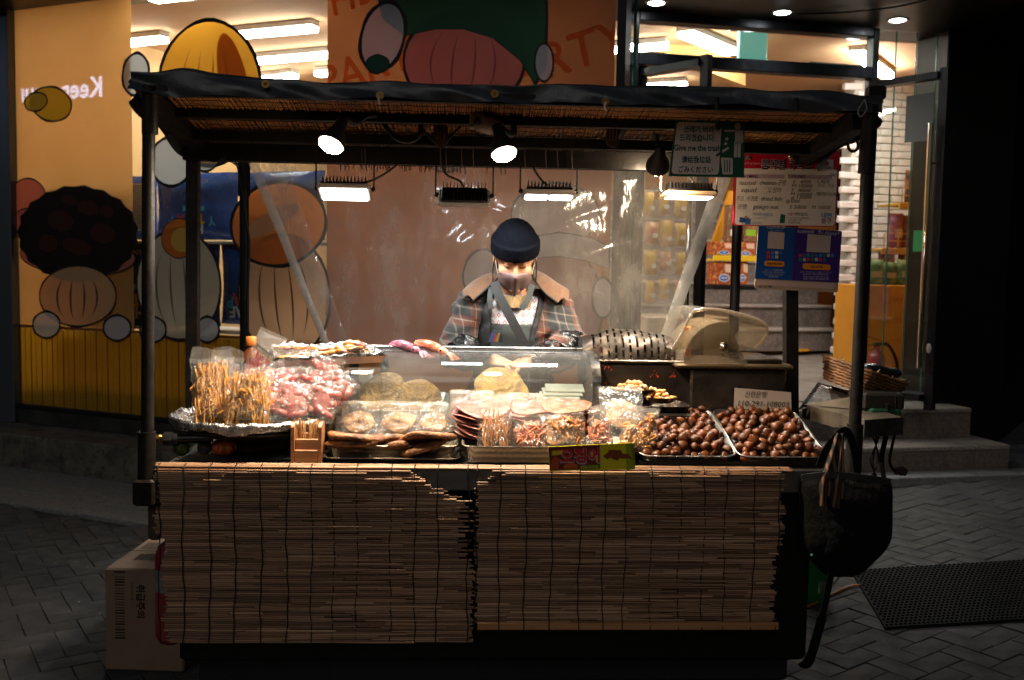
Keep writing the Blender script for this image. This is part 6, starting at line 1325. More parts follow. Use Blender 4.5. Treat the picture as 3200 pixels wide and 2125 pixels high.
def pan(px0, px1, py, Y, label, lb2, grp, n):
    a, c = cY(px0, py, Y), cY(px1, py, Y); cx, rx = (a[0] + c[0]) / 2, (c[0] - a[0]) / 2; z = a[2] - .012
    r = root('iron_pan', label, 'pan', (cx, Y + .04, z), 'small black pans of ginkgo nuts'); part(r, 'dish', MB().lathe([(rx * .7, 0), (rx, .018), (rx * 1.02, .019), (rx * .98, .017), (rx * .68, .004), (0, .004)], (cx, Y + .04, z), 24, sy=.75), M('black iron pan', '#15110e', '#2c2218', vs=10, rough=.4, metal=.5))
    for k in range(n):
        t = k / n; lay = 0 if t < .5 else (1 if t < .84 else 2); a_ = rnd(0, 6.28); q = math.sqrt(rnd(0, 1)) * (.88, .6, .3)[lay]; o = bpy.data.objects.new('ginkgo_nut', random.choice(nut_me)); COL.objects.link(o)
        o.matrix_world = CF.M @ Matrix.Translation((cx + rx * q * math.cos(a_), Y + .04 + rx * .75 * q * math.sin(a_), z + .014 + .011 * lay + rnd(0, .004))) @ Matrix.Rotation(rnd(0, 6), 4, 'Z') @ Matrix.Rotation(rnd(-1, 1), 4, 'Y'); props(o, lb2, 'ginkgo nut', grp)
pan(1905, 2070, 1222, .36, 'black pan heaped with ginkgo nuts touching the stove', 'roasted ginkgo nut in the pan touching the stove', 'ginkgo nuts in the rear pan', 80)
pan(2012, 2125, 1250, .31, 'smaller black pan of ginkgo nuts in front', 'roasted ginkgo nut in the smaller front pan', 'ginkgo nuts in the front pan', 46)
# ---- warming box with roll top lid
bx0, bx1 = cY(2158, 1200, .42)[0], cY(2458, 1200, .42)[0]
wb = root('warming_box', 'steel warming box with a clear roll top lid', 'warming box', ((bx0 + bx1) / 2, .55, .842))
HS = M('heat stained steel', '#5c554d', '#38322c', vs=4, rough=.3, rv=.12, metal=.85, bump=.05, bs=30, col3='#1c1815', vs3=5, lo3=.5, hi3=.75)
part(wb, 'body', MB().bbox((bx0, .42, .842), (bx1, .76, 1.118), .008), HS); part(wb, 'side_body', MB().bbox((bx0 - .055, .47, .842), (bx0 - .002, .76, 1.10), .006), HS)
part(wb, 'rim', MB().bbox((bx0 - .06, .405, 1.119), (bx1 + .02, .775, 1.136), .006), M('brass toned rim', '#9a8468', rough=.3, metal=.9)); part(wb, 'water_pan', MB().bbox((bx0 + .19, .44, 1.137), (bx1 - .01, .74, 1.152), .004), HS)
LID = CLEAR('smoky polycarbonate', tint=(.86, .80, .70), gloss=.03, rough=.12, haze=.05, bump=.05, bs=8, hazecol=(.6, .53, .43), streak=.06, trl=True)
lx = bx0 + .115; R_ = .15
arcp = lambda u: (lx - R_ * math.cos(u * PI * .54) * .95, 1.137 + R_ * math.sin(u * PI * .54))
part(wb, 'roll_lid', MB().grid(lambda u, v: (arcp(u)[0], .425 + .33 * v, arcp(u)[1]), 18, 2), CLEAR('satin roll lid', tint=(.72, .66, .58), gloss=.09, rough=.16, haze=.17, hazecol=(.46, .40, .32), streak=.1, bs=9))
part(wb, 'lid_side', MB().shape([arcp(u) for u in lin(0, 1, 14)] + [(lx + .035, 1.25), (lx + .055, 1.20), (lx + .075, 1.16), (lx + .095, 1.137)], (0, .424, 0), (1, 0, 0), (0, 0, 1), .003), CLEAR('satin roll lid', tint=(.62, .56, .48)))
ho = [cY(px, py, .41) for px, py in ((2100, 1092), (2132, 1040), (2158, 985), (2185, 968), (2250, 968), (2345, 990), (2390, 1012), (2397, 1040), (2378, 1070), (2360, 1090))]
b = MB(); pts = polyline(ho, 5); b.tube(pts, .0055, 6); part(wb, 'hood_frame', b, CLEAR('hood edge', tint=(.8, .74, .65), gloss=.04, rough=.15, haze=.22, hazecol=(.62, .52, .42), trl=True))
part(wb, 'hood', MB().grid(lambda u, v: (lambda p: (p[0], p[1] + .35 * v, p[2]))(pts[min(int(u * (len(pts) - 1)), len(pts) - 1)]), len(pts) - 1, 3), LID)
part(wb, 'hood_side', MB().shape([(p[0], p[2]) for p in pts][::-1], (0, .408, 0), (1, 0, 0), (0, 0, 1), .003), LID)
p = cY(2262, 1083, .405); part(wb, 'pivot_knob', MB().lathe([(0, -.012), (.007, -.011), (.009, -.006), (.014, -.004), (.016, 0)], p, 16, axis='y'), STEEL)
p = cY(2150, 990, .6); part(wb, 'handle_block', MB().bbox((p[0] - .012, .58, 1.137), (p[0] + .012, .62, 1.26), .004), M('orange brown block', '#a86a34', rough=.5))
# handwritten card
B = Board(.405, .028); hc = root('account_card', 'handwritten bank transfer card behind the chestnuts', 'card', cY(2385, 1300, .405))
part(hc, 'card', MB().plate([B.pt(*p, 0) for p in ((2292, 1300), (2474, 1308), (2472, 1226), (2296, 1212))], .002), M('grey card', '#b5a59a', '#a4948a', vs=6, rough=.6))
b = MB(); B.text(b, '신한은행', 2328, 1239, 21, 66, .002, 0, .006, .2); part(hc, 'handwriting', b, INK('#3c342f')); b = MB(); B.text(b, '110-291-108003', 2306, 1268, 24, 158, .002, 0, .004, .15); part(hc, 'handwriting', b, INK('#3c342f'))
# yellow green squid sign at the counter edge
B = Board(-.045, -.03); ss = root('squid_sign', 'small yellow green sign with red squid lettering on the counter edge', 'sign', cY(1850, 1470, -.045))
part(ss, 'plate', MB().plate([B.pt(*p, 0) for p in ((1718, 1473), (1986, 1466), (1980, 1384), (1712, 1396))], .003), INK('#cdbc20', .3))
b = MB(); B.poly(b, [(1719, 1470), (1876, 1463), (1874, 1391), (1714, 1398)], .001); part(ss, 'dark_panel', b, INK('#6b2414'))
b = MB()
B.poly(b, [(1722, 1468), (1745, 1467), (1750, 1435), (1735, 1425), (1722, 1440)], .0015); B.poly(b, [(1760, 1465), (1806, 1462), (1804, 1452), (1790, 1446), (1792, 1440), (1772, 1440), (1776, 1448), (1762, 1455)], .0015, 1); B.poly(b, ell(1821, 1446, 15, 8, 0, 16)[::-1], .0015, 2); B.poly(b, [(1811, 1470), (1876, 1465), (1875, 1450), (1811, 1455)], .0016, 3); B.poly(b, [(1724, 1424), (1760, 1420), (1760, 1406), (1724, 1410)], .0015, 4); B.rect(b, 1862, 1425, 1870, 1445, .0016, 4); B.poly(b, ell(1853, 1422, 12, 14, 0, 16)[::-1], .0015, 4)
B.poly(b, [(1884, 1425), (1902, 1412), (1900, 1406), (1940, 1406), (1945, 1417), (1965, 1419), (1972, 1428), (1985, 1438), (1966, 1433), (1948, 1433), (1935, 1432), (1930, 1440), (1905, 1430), (1898, 1436)], .0016, 5); B.poly(b, [(1958, 1470), (1983, 1465), (1982, 1400), (1970, 1384), (1980, 1384), (1955, 1386)], .0013, 6)
part(ss, 'picture', b, [INK('#a8452a'), INK('#c0561a'), INK('#a0507a'), INK('#3a6b1c'), INK('#b8a01c'), INK('#7a3a1c'), INK('#8a9414')])
b = MB(); B.text(b, '오징어', 1751, 1446, 50, 126, .0022, 0, .06); part(ss, 'title_halo', b, INK('#a8a09a'))
b = MB(); B.text(b, '오징어', 1753, 1444, 49, 122, .003, 0, .035); part(ss, 'title', b, INK('#b8202a'))
b = MB(); B.text(b, '버터구이맛', 1816, 1467, 14, 54, .003, 0, .02); B.text(b, '맛있는', 1728, 1420, 13, 30, .003, 0, .02); part(ss, 'lettering', b, INK('#d0b030'))
# skewer holder
hx0, hx1 = cY(910, 1440, .03)[0], cY(1006, 1440, .03)[0]; sk = root('skewer_holder', 'light wooden skewer holder with rounded sides', 'holder', ((hx0 + hx1) / 2, .06, .842))
side = [(0, 0), (.075, 0), (.075, .115)] + [(.0375 + .0375 * math.cos(a), .115 + .012 * math.sin(a)) for a in lin(0, PI, 8)][1:] + [(0, .03)]
for xx in (hx0, hx1 - .011): part(sk, 'side_board', MB().shape([(y, z) for y, z in side], (xx + .011, .02, .842), (0, 1, 0), (0, 0, 1), .011), WOOD)
part(sk, 'front_board', MB().bbox((hx0 + .0115, .022, .842), (hx1 - .0115, .03, .885), .002), WOOD); part(sk, 'front_board', MB().bbox((hx0 + .0115, .034, .842), (hx1 - .0115, .042, .918), .002), WOOD); part(sk, 'back_board', MB().bbox((hx0 + .0115, .082, .842), (hx1 - .0115, .09, .93), .002), WOOD)
for k in range(30):
    x = rnd(hx0 + .02, hx1 - .022); dxx = (x - (hx0 + hx1) / 2) * .5 + rnd(-.008, .008); solo('skewer', 'thin bamboo skewer standing in the wooden holder', 'skewer', MB().tube([(x, rnd(.046, .078), .85), (x + dxx, rnd(.045, .085), rnd(.955, .985))], .0016, 5), M('bamboo skewer', '#c89c68', '#a87848', vs=12, rough=.5, rj=.15), 'bamboo skewers in the wooden holder')
# dark corner: pipe, burrs, cone, pumpkin
gp = root('gas_pipe', 'black gas pipe with a brass valve beside the corner post', 'pipe', cY(600, 1375, .08)); A_ = lambda px, py: cY(px, py, .08)
part(gp, 'pipe', MB().tube([A_(560, 1371), A_(665, 1368)], .0145, 14), M('black pipe', '#1c1d1e', rough=.28, metal=.6)); part(gp, 'collar', MB().tube([A_(513, 1372), A_(542, 1372)], .023, 8, smooth=False).tube([A_(543, 1372), A_(558, 1372)], .02, 14), M('black coupling', '#151515', rough=.4)); part(gp, 'valve', MB().tube([A_(480, 1368), A_(500, 1369)], .011, 6, smooth=False).tube([A_(500, 1369), A_(512, 1371)], [.014, .01], 10), GOLD)
def burr(px, py, Y, r_, m, label, name, n=260, L=.012):
    c = V(*cY(px, py, Y)); c[2] = .842 + r_; r = root(name, label, 'chestnut burr', (c[0], c[1], .842)); part(r, 'husk', MB().ball(tuple(c), r_ * .8, 12, 8), m); b = MB()
    for k in range(n):
        a, z = rnd(0, 6.28), rnd(-.7, 1); s = math.sqrt(1 - z * z); d = V(s * math.cos(a), s * math.sin(a), z); q = nrm(np.cross(d, V(.3, .5, .8))) * .0012; b.add([c + d * r_ * .7 + q, c + d * r_ * .7 - q, c + d * (r_ + rnd(0, L))], [(0, 1, 2)])
    part(r, 'spine', b, m, kind='stuff')
burr(568, 1425, .1, .032, M('green burr', '#3a4a1c', '#58662c', vs=10, rough=.7), 'green spiky chestnut burr in the dark counter corner', 'chestnut_burr')
burr(640, 1425, .13, .03, M('grey cone', '#3a3632', '#5a5048', vs=20, rough=.7), 'grey spiky cone beside the green burr', 'chestnut_burr', 160)
c = cY(700, 1445, .14); pk = root('pumpkin', 'small orange pumpkin in the dark counter corner', 'pumpkin', (c[0], .14, .842))
part(pk, 'flesh', MB().grid(lambda u, v: (c[0] + .04 * math.sin(v * PI) * (1 + .08 * math.cos(u * 16 * PI)) * math.cos(u * 2 * PI), .14 + .04 * math.sin(v * PI) * (1 + .08 * math.cos(u * 16 * PI)) * math.sin(u * 2 * PI), .87 - .028 * math.cos(v * PI)), 48, 12), M('pumpkin skin', '#b0561c', rough=.4)); part(pk, 'stalk', MB().tube([(c[0], .14, .895), (c[0] + .006, .14, .912)], [.006, .004], 6), INK('#5a4a2a'))
# ================================================================== the vendor
def seg(P, a, b, ra, rb):
    a, b = np.array(a, np.float32), np.array(b, np.float32); d = b - a; L2 = float(d @ d) + 1e-12
    t = np.clip(((P[0] - a[0]) * d[0] + (P[1] - a[1]) * d[1] + (P[2] - a[2]) * d[2]) / L2, 0, 1)
    return np.sqrt((P[0] - a[0] - t * d[0]) ** 2 + (P[1] - a[1] - t * d[1]) ** 2 + (P[2] - a[2] - t * d[2]) ** 2) - (ra + (rb - ra) * t)
def elp(P, c, r, B=None):
    q = [P[i] - c[i] for i in range(3)]
    if B is not None: q = [sum(B[j][i] * q[i] for i in range(3)) for j in range(3)]
    k0 = np.sqrt(sum((q[i] / r[i]) ** 2 for i in range(3))); k1 = np.sqrt(sum((q[i] / r[i] ** 2) ** 2 for i in range(3))) + 1e-9
    return k0 * (k0 - 1) / k1
def smin(a, b, k): h = np.clip(.5 + .5 * (b - a) / k, 0, 1); return b + (a - b) * h - k * h * (1 - h)
def smax(a, b, k): return -smin(-a, -b, k)
def surfnet(fn, axs):
    X, Y, Z = [np.array(a, np.float32) for a in axs]; P = np.meshgrid(X, Y, Z, indexing='ij'); D = fn(P).astype(np.float32); S = D < 0
    nx, ny, nz = D.shape; corner = [(i, j, k) for i in (0, 1) for j in (0, 1) for k in (0, 1)]
    cs = sum(S[i:nx - 1 + i, j:ny - 1 + j, k:nz - 1 + k].astype(np.int8) for i, j, k in corner); act = (cs > 0) & (cs < 8); idx = -np.ones(act.shape, np.int64); ci = np.argwhere(act); idx[act] = np.arange(len(ci))
    pos = np.zeros((len(ci), 3)); cnt = np.zeros(len(ci)); I, J, K = ci.T; A = (X, Y, Z)
    for a in corner:
        for ax in range(3):
            if a[ax]: continue
            b = list(a); b[ax] = 1; da = D[I + a[0], J + a[1], K + a[2]]; db = D[I + b[0], J + b[1], K + b[2]]; m = (da < 0) != (db < 0); t = np.where(m, da / (da - db + 1e-12), 0)
            c = [A[q][(I, J, K)[q] + a[q]] for q in range(3)]; c[ax] = c[ax] + t * (A[ax][(I, J, K)[ax] + 1] - A[ax][(I, J, K)[ax]])
            for q in range(3): pos[:, q] += np.where(m, c[q], 0)
            cnt += m
    pos /= np.maximum(cnt, 1)[:, None]; faces = []
    for ax in range(3):
        s0 = [slice(1, -1)] * 3; s0[ax] = slice(0, -1); s1 = list(s0); s1[ax] = slice(1, None); e0, e1 = S[tuple(s0)], S[tuple(s1)]
        for sign in (0, 1):
            w_ = np.argwhere((e0 & ~e1) if sign == 0 else (~e0 & e1)); 
            if not len(w_): continue
            off = [1, 1, 1]; off[ax] = 0; w_ = w_ + np.array(off); u, v = [q for q in range(3) if q != ax]
            def ix(du, dv): c = w_.copy(); c[:, u] -= du; c[:, v] -= dv; return idx[c[:, 0], c[:, 1], c[:, 2]]
            q = np.stack([ix(1, 1), ix(0, 1), ix(0, 0), ix(1, 0)], 1)
            if (sign == 1) != (ax == 1): q = q[:, ::-1]
            faces.append(q)
    F_ = np.concatenate(faces) if faces else np.zeros((0, 4), int); F_ = F_[(F_ >= 0).all(1)]
    b = MB(); b.v = [tuple(p) for p in pos.tolist()]; b.n = len(b.v); b.f = F_.tolist(); b.m = [0] * len(b.f); b.sm = [True] * len(b.f); return b
def axis(*segs):
    o = []
    for a, b, h in segs: o += list(np.arange(a, b - h * .5, h))
    return o + [segs[-1][1]]
TH = math.radians(25); H = V(.046, .825, 1.508); ef, eu, exx = V(0, -math.cos(TH), -math.sin(TH)), V(0, -math.sin(TH), math.cos(TH)), V(1, 0, 0)
HB = (exx, ef, eu); hl = lambda x, f, u: tuple(H + exx * x + ef * f + eu * u)
hel = lambda P, c, r: elp(P, hl(*c), r, HB)
def head_sdf(P):
    d = hel(P, (0, -.012, .02), (.076, .093, .097)); d = smin(d, hel(P, (0, .028, -.055), (.057, .062, .066)), .03)
    for s in (-1, 1):
        d = smin(d, hel(P, (s * .036, .058, -.03), (.028, .024, .022)), .02)                       # cheek
        d = smax(d, -hel(P, (s * .031, .098, .008), (.019, .012, .010)), .012)                      # eye socket
        d = smin(d, hel(P, (s * .031, .0775, .0045), (.0145, .0115, .0115)), .004)                  # lowered lid
        d = smin(d, hel(P, (s * .03, .078, .024), (.022, .010, .007)), .012)                        # brow
        d = smin(d, hel(P, (s * .077, -.008, -.012), (.009, .018, .030)), .006)                     # ear
    d = smin(d, seg(P, hl(0, .088, .004), hl(0, .103, -.034), .0065, .0105), .012); d = smin(d, hel(P, (0, .096, -.036), (.016, .010, .009)), .008)
    d = smin(d, hel(P, (0, .088, -.066), (.022, .008, .006)), .006); return smin(d, hel(P, (0, .072, -.104), (.020, .018, .016)), .02)
ARMS = {-1: [(-.118, .905, 1.295), (-.190, .83, 1.135), (-.045, .665, 1.118)], 1: [(.212, .905, 1.295), (.272, .80, 1.165), (.105, .660, 1.118)]}
def body_sdf(P):
    d = elp(P, (.046, .915, 1.18), (.150, .098, .17)); d = smin(d, elp(P, (.046, .93, .92), (.155, .105, .15)), .08); d = smin(d, seg(P, (-.10, .91, 1.295), (.195, .91, 1.295), .052, .052), .05)
    d = smin(d, seg(P, (.046, .92, 1.30), tuple(H + ef * -.02 + eu * -.06), .056, .050), .035)
    for s in (-1, 1):
        a, b, c = ARMS[s]; d = smin(d, smin(seg(P, a, b, .047, .036), seg(P, b, c, .036, .024), .015), .03); x = .046 + s * .085
        d = smin(d, smin(seg(P, (x, .93, .86), (x + s * .01, .92, .48), .082, .055), seg(P, (x + s * .01, .92, .48), (x + s * .015, .95, .09), .052, .036), .02), .05); d = smin(d, seg(P, (x + s * .015, .97, .045), (x + s * .03, .80, .04), .042, .036), .03)
    return smin(d, head_sdf(P), .012)
def hand_mesh(w_, d, n, flip):      # palm, four fingers of their own length, thumb off the side
    d, n = nrm(d), nrm(n); s = nrm(np.cross(d, n)) * flip; w_ = V(*w_); palm = w_ + d * .048
    def f(P):
        r = seg(P, w_ - d * .01, w_ + d * .02, .024, .026); r = smin(r, elp(P, palm, (.038, .014, .042), (s, n, d)), .015)
        for k, (o, L) in enumerate(((-.029, .060), (-.010, .072), (.010, .068), (.028, .052))):
            p = palm + s * o + d * .028; a = .35 + .1 * k
            for j, q in enumerate((.44, .32, .24)):
                v = nrm(d * math.cos(a) + n * math.sin(a)); e = p + v * L * q; r = smin(r, seg(P, p, e, .0088 - .0008 * j, .0082 - .0009 * j), .004); p = e; a += .55
        p = palm - s * .032 - d * .018; e = p - s * .022 + d * .028 + n * .012; r = smin(r, seg(P, p, e, .0125, .0098), .008); return smin(r, seg(P, e, e + d * .026 + s * .010 + n * .012, .0098, .0075), .004)
    lo, hi = palm - .11, palm + .11; return surfnet(f, [np.arange(lo[i], hi[i], .0034) for i in range(3)])
SKIN = M('skin', '#cf9a76', '#c08764', vs=20, rough=.45, sss=.12, bump=.05, bs=200)
vn = root('person', 'person in a navy beanie and face mask working bent over the counter', 'person', (.046, .9, 0))
body = surfnet(body_sdf, [axis((-.30, -.05, .012), (-.05, .142, .0034), (.142, .38, .012)), axis((.58, .69, .010), (.69, .95, .0038), (.95, 1.08, .012)), axis((-.01, 1.0, .025), (1.0, 1.36, .009), (1.36, 1.62, .0034), (1.62, 1.64, .01))])
for s, d in ((-1, (.85, -.35, -.25)), (1, (-.8, -.35, -.35))):
    h = hand_mesh(ARMS[s][2], d, (0, .2, -1), s); body.add(h.v, h.f, 0, True)
part(vn, 'body', body, SKIN)
def tors(P, o):
    d = elp(P, (.046, .915, 1.18), (.150 + o, .098 + o, .17 + o)); d = smin(d, elp(P, (.046, .93, .92), (.155 + o, .105 + o, .15 + o)), .08); return smin(d, seg(P, (-.10, .91, 1.292), (.195, .91, 1.292), .052 + o, .052 + o), .05)
def wr(P, a, f): return a * (np.sin(P[0] * f + 2 * np.sin(P[2] * f * .7)) * np.sin(P[2] * f * 1.3 + P[1] * f * .6))
def opening(P, wt_, wb_, c0=-.005, c1=.05):     # signed distance to the open front of the jacket
    t = np.clip((P[2] - 1.10) / .24, 0, 1); return np.maximum(np.abs(P[0] - c0 - (c1 - c0) * t) - (wb_ + (wt_ - wb_) * t), P[1] - .91)
def jacket(P):
    d = tors(P, .034)
    for s in (-1, 1): a, b, c = ARMS[s]; m = tuple(V(*b) * .55 + V(*c) * .45); d = smin(d, smin(seg(P, a, b, .074, .064), seg(P, b, m, .064, .055), .02), .035)
    d = d + wr(P, .007, 34) + wr(P, .003, 71); d = smax(d, -opening(P, .118, .108), .012); return np.maximum(d, .80 - P[2])
gxs = [axis((-.32, .42, .0075)), axis((.66, 1.08, .0085)), axis((.78, 1.40, .0075))]
def plaid():
    m, t, out = _new('plaid wool'); b = t.nodes.new('ShaderNodeBsdfPrincipled'); tc = t.nodes.new('ShaderNodeTexCoord'); sp = t.nodes.new('ShaderNodeSeparateXYZ'); t.links.new(tc.outputs['Object'], sp.inputs[0])
    def axisramp(expr, cols):
        a = t.nodes.new('ShaderNodeMath'); a.operation = 'MULTIPLY_ADD'; t.links.new(sp.outputs[expr[0]], a.inputs[0]); a.inputs[1].default_value = expr[1]
        y = t.nodes.new('ShaderNodeMath'); y.operation = 'MULTIPLY'; t.links.new(sp.outputs[expr[2]], y.inputs[0]); y.inputs[1].default_value = expr[3]; t.links.new(y.outputs[0], a.inputs[2])
        f = t.nodes.new('ShaderNodeMath'); f.operation = 'FRACT'; t.links.new(a.outputs[0], f.inputs[0]); r = t.nodes.new('ShaderNodeValToRGB'); r.color_ramp.interpolation = 'CONSTANT'
        for k, (p, c) in enumerate(cols):
            e = r.color_ramp.elements[k] if k < 2 else r.color_ramp.elements.new(p); e.position = p; e.color = (*C(c), 1)
        t.links.new(f.outputs[0], r.inputs[0]); return r.outputs[0]
    cols = ((0, '#1a1a19'), (.18, '#6a6054'), (.22, '#201f1d'), (.45, '#5c2c16'), (.60, '#84705c'), (.63, '#552812'), (.74, '#242623'), (.94, '#5e564c'))
    c = _mix(t, .5, axisramp((0, 7.5, 1, 3.0), cols), axisramp((2, 7.0, 0, 1.0), cols)); t.links.new(c, b.inputs['Base Color']); b.inputs['Roughness'].default_value = .85; b.inputs['Sheen Weight'].default_value = .2
    nz = _noise(t, 220, 3); bp = t.nodes.new('ShaderNodeBump'); bp.inputs['Strength'].default_value = .5; bp.inputs['Distance'].default_value = .004; t.links.new(nz.outputs[0], bp.inputs['Height']); t.links.new(bp.outputs[0], b.inputs['Normal']); t.links.new(b.outputs[0], out.inputs[0]); return m
part(vn, 'jacket', surfnet(jacket, gxs), plaid())
LIN = M('black jacket lining', '#121211', '#1c1c1a', vs=20, rough=.7, bump=.2, bs=60)
part(vn, 'lining', surfnet(lambda P: np.maximum(smax(tors(P, .024) + wr(P, .003, 40), -opening(P, .092, .068, .018, .052), .006), np.maximum(.8 - P[2], P[1] - .93)), [axis((-.18, .28, .007)), axis((.74, .98, .007)), axis((.78, 1.37, .007))]), LIN)
APR = M('grey green apron', '#373c39', '#2e3330', vs=12, rough=.75, bump=.25, bs=300, bd=.002)
part(vn, 'apron', surfnet(lambda P: np.maximum(np.maximum(tors(P, .014) + wr(P, .003, 30), P[2] - 1.245 - .06 * np.clip(np.abs(P[0] - .046) - .06, 0, 1)), np.maximum(.78 - P[2], P[1] - .90)), [axis((-.14, .24, .007)), axis((.76, .96, .007)), axis((.76, 1.28, .006))]), APR)
def sweater_m():
    m, t, out = _new('diamond knit'); b = t.nodes.new('ShaderNodeBsdfPrincipled'); tc = t.nodes.new('ShaderNodeTexCoord'); sp = t.nodes.new('ShaderNodeSeparateXYZ'); t.links.new(tc.outputs['Object'], sp.inputs[0])
    def M2(op, a, c=None):
        n = t.nodes.new('ShaderNodeMath'); n.operation = op
        for k, v in enumerate((a, c)):
            if v is None: continue
            if isinstance(v, (int, float)): n.inputs[k].default_value = v
            else: t.links.new(v, n.inputs[k])
        return n.outputs[0]
    def tri(o, sc, ph): return M2('ABSOLUTE', M2('SUBTRACT', M2('FRACT', M2('ADD', M2('MULTIPLY', o, sc), ph)), .5))
    d = M2('ADD', tri(sp.outputs[0], 42, 0), tri(sp.outputs[2], 34, 0)); ring = M2('LESS_THAN', M2('ABSOLUTE', M2('SUBTRACT', d, .27)), .075)
    c = _mix(t, ring, C('#c8c6cc'), C('#a85a48')); t.links.new(c, b.inputs['Base Color']); b.inputs['Roughness'].default_value = .85; t.links.new(b.outputs[0], out.inputs[0]); return m
part(vn, 'sweater', surfnet(lambda P: np.maximum(smin(tors(P, .007), seg(P, (.046, .915, 1.30), (.046, .885, 1.375), .066, .062), .02), np.maximum(1.0 - P[2], np.maximum(P[2] - 1.36, P[1] - .99))), [axis((-.12, .22, .006)), axis((.77, 1.0, .006)), axis((.98, 1.38, .006))]), sweater_m())
KN = M('cream rib knit', '#c9a878', '#a88a5c', vs=60, st=(3, 3, .3), rough=.85, bump=.6, bs=160, bst=(1, 1, .1))
part(vn, 'collar_rib', MB().grid(lambda u, v: (.046 + (.078 - .008 * v) * math.cos(u * 2 * PI) * 1.02, .885 - .012 * v + (.076 - .006 * v) * math.sin(u * 2 * PI), 1.326 + .046 * v + .016 * math.sin(u * 2 * PI) + .002 * math.sin(u * 150)), 80, 5), KN)
# fleece collar laid over the shoulders
inner = polyline([cY(1478, 938, .795), cY(1520, 902, .82), cY(1552, 872, .86), cY(1570, 852, .93), cY(1612, 846, .99), cY(1655, 852, .94), cY(1672, 876, .86), cY(1700, 912, .82), cY(1742, 945, .795)], 6)
outer = polyline([cY(1447, 932, .815), cY(1448, 903, .85), cY(1480, 878, .90), cY(1530, 862, .985), cY(1612, 858, 1.05), cY(1690, 862, .985), cY(1738, 880, .90), cY(1776, 908, .85), cY(1776, 938, .815)], 6)
nn_ = len(inner) - 1
fz = lambda u, v: (lambda a, b: tuple(V(*a) * (1 - v) + V(*b) * v + V(0, -.006, .016 * math.sin(v * PI) + .003 * math.sin(u * 30))))(inner[int(round(u * nn_))], outer[int(round(u * nn_))])
FLE = M('tan fleece collar', '#64452c', '#553a24', vs=30, rough=.9, sheen=.3, bump=.3, bs=150)
part(vn, 'fleece_collar', MB().grid(fz, nn_, 6), FLE); part(vn, 'collar_piping', MB().tube([tuple(V(*p) + V(0, -.008, -.001)) for p in inner], .0035, 6), LIN)
# diagonal strap and apron straps
st_ = polyline([cY(1545, 880, .80), cY(1560, 925, .782), cY(1600, 1000, .765), cY(1638, 1075, .76), cY(1650, 1100, .76)], 5)
part(vn, 'shoulder_strap', MB().ribbon(st_, .036, .004), M('black webbing', '#191918', rough=.6, bump=.3, bs=300)); part(vn, 'apron_strap', MB().ribbon(polyline([cY(1663, 890, .815), cY(1648, 940, .79), cY(1630, 965, .785)], 4), .024, .003), APR); part(vn, 'apron_strap', MB().ribbon(polyline([cY(1535, 900, .80), cY(1530, 935, .785), cY(1535, 965, .782)], 4), .020, .003), APR)
B = Board(.774, .02); b = MB(); B.text(b, 'SEOUL', 1546, 1018, 11, 26, .0, 0, .01); B.text(b, 'MY SOUL', 1540, 1030, 11, 31, .0, 0, .01); part(vn, 'print', b, INK('#1c1c1e'))
b = MB(); 
for q, h_ in (([(1526, 1068), (1537, 1069), (1546, 1040), (1536, 1038)], '#2c3a58'), ([(1540, 1068), (1546, 1068), (1553, 1050), (1546, 1040)], '#6b2440'), ([(1546, 1068), (1556, 1068), (1564, 1040), (1556, 1040)], '#6b5420'), ([(1558, 1068), (1571, 1070), (1568, 1040), (1562, 1048)], '#1c1c20')): b = MB(); B.poly(b, q, .0); part(vn, 'emblem', b, INK(h_))
# shiny black arm covers
SLV = M('glossy black vinyl sleeve', '#0a0a0b', rough=.16, coat=.4, bump=.55, bs=26, bd=.03, vs=5)
def sleeve(P, s): a, b, c = ARMS[s]; a2 = V(*b) * .72 + V(*c) * .28 if s < 0 else V(*b) * .95 + V(*c) * .05; return smax(smin(seg(P, a2, c, .066, .036), seg(P, tuple(a2), tuple(a2 + V(0, .0, .004)), .066, .066), .02) + wr(P, .008, 46) + wr(P, .005, 90), -seg(P, c, tuple(V(*c) + nrm(V(*c) - V(*b)) * .1), .028, .03), .004)
for s in (-1, 1):
    lo, hi = np.min(np.array(ARMS[s][1:]), 0) - .09, np.max(np.array(ARMS[s][1:]), 0) + .09; part(vn, 'arm_cover', surfnet(lambda P: sleeve(P, s), [np.arange(lo[i], hi[i], .0055) for i in range(3)]), SLV)
# beanie, hair, mask, lashes
HAT = M('navy rib knit', '#030409', '#06080f', vs=90, st=(1, 1, .2), rough=.95, spec=.08, bump=.7, bs=200, bst=(1, 1, .12), bd=.004)
def hat(P):
    q = [P[i] - H[i] for i in range(3)]; u = sum(eu[i] * q[i] for i in range(3)); f = sum(ef[i] * q[i] for i in range(3)); x = q[0]; ang = np.arctan2(x, f)
    rib = .0012 * np.sin(ang * 70); d = np.maximum(hel(P, (0, -.014, .046), (.090, .107, .105)) + rib, .034 - u)
    rr = np.sqrt((x / .0965) ** 2 + ((f + .010) / .1145) ** 2); cuff = np.maximum((rr - 1) * .10 + rib + .35 * np.clip(np.abs(u - .050) - .02, 0, 1) , np.abs(u - .050 + .002 * np.cos(ang)) - .028)
    return smin(d, cuff, .006)
part(vn, 'beanie', surfnet(hat, [axis((-.07, .165, .0036)), axis((.66, .99, .0042)), axis((1.42, 1.68, .0036))]), HAT)
HAIR = M('black hair', '#0f0b0a', '#1c1512', vs=60, st=(1, 1, .1), rough=.4, bump=.4, bs=120, bst=(1, 1, .1))
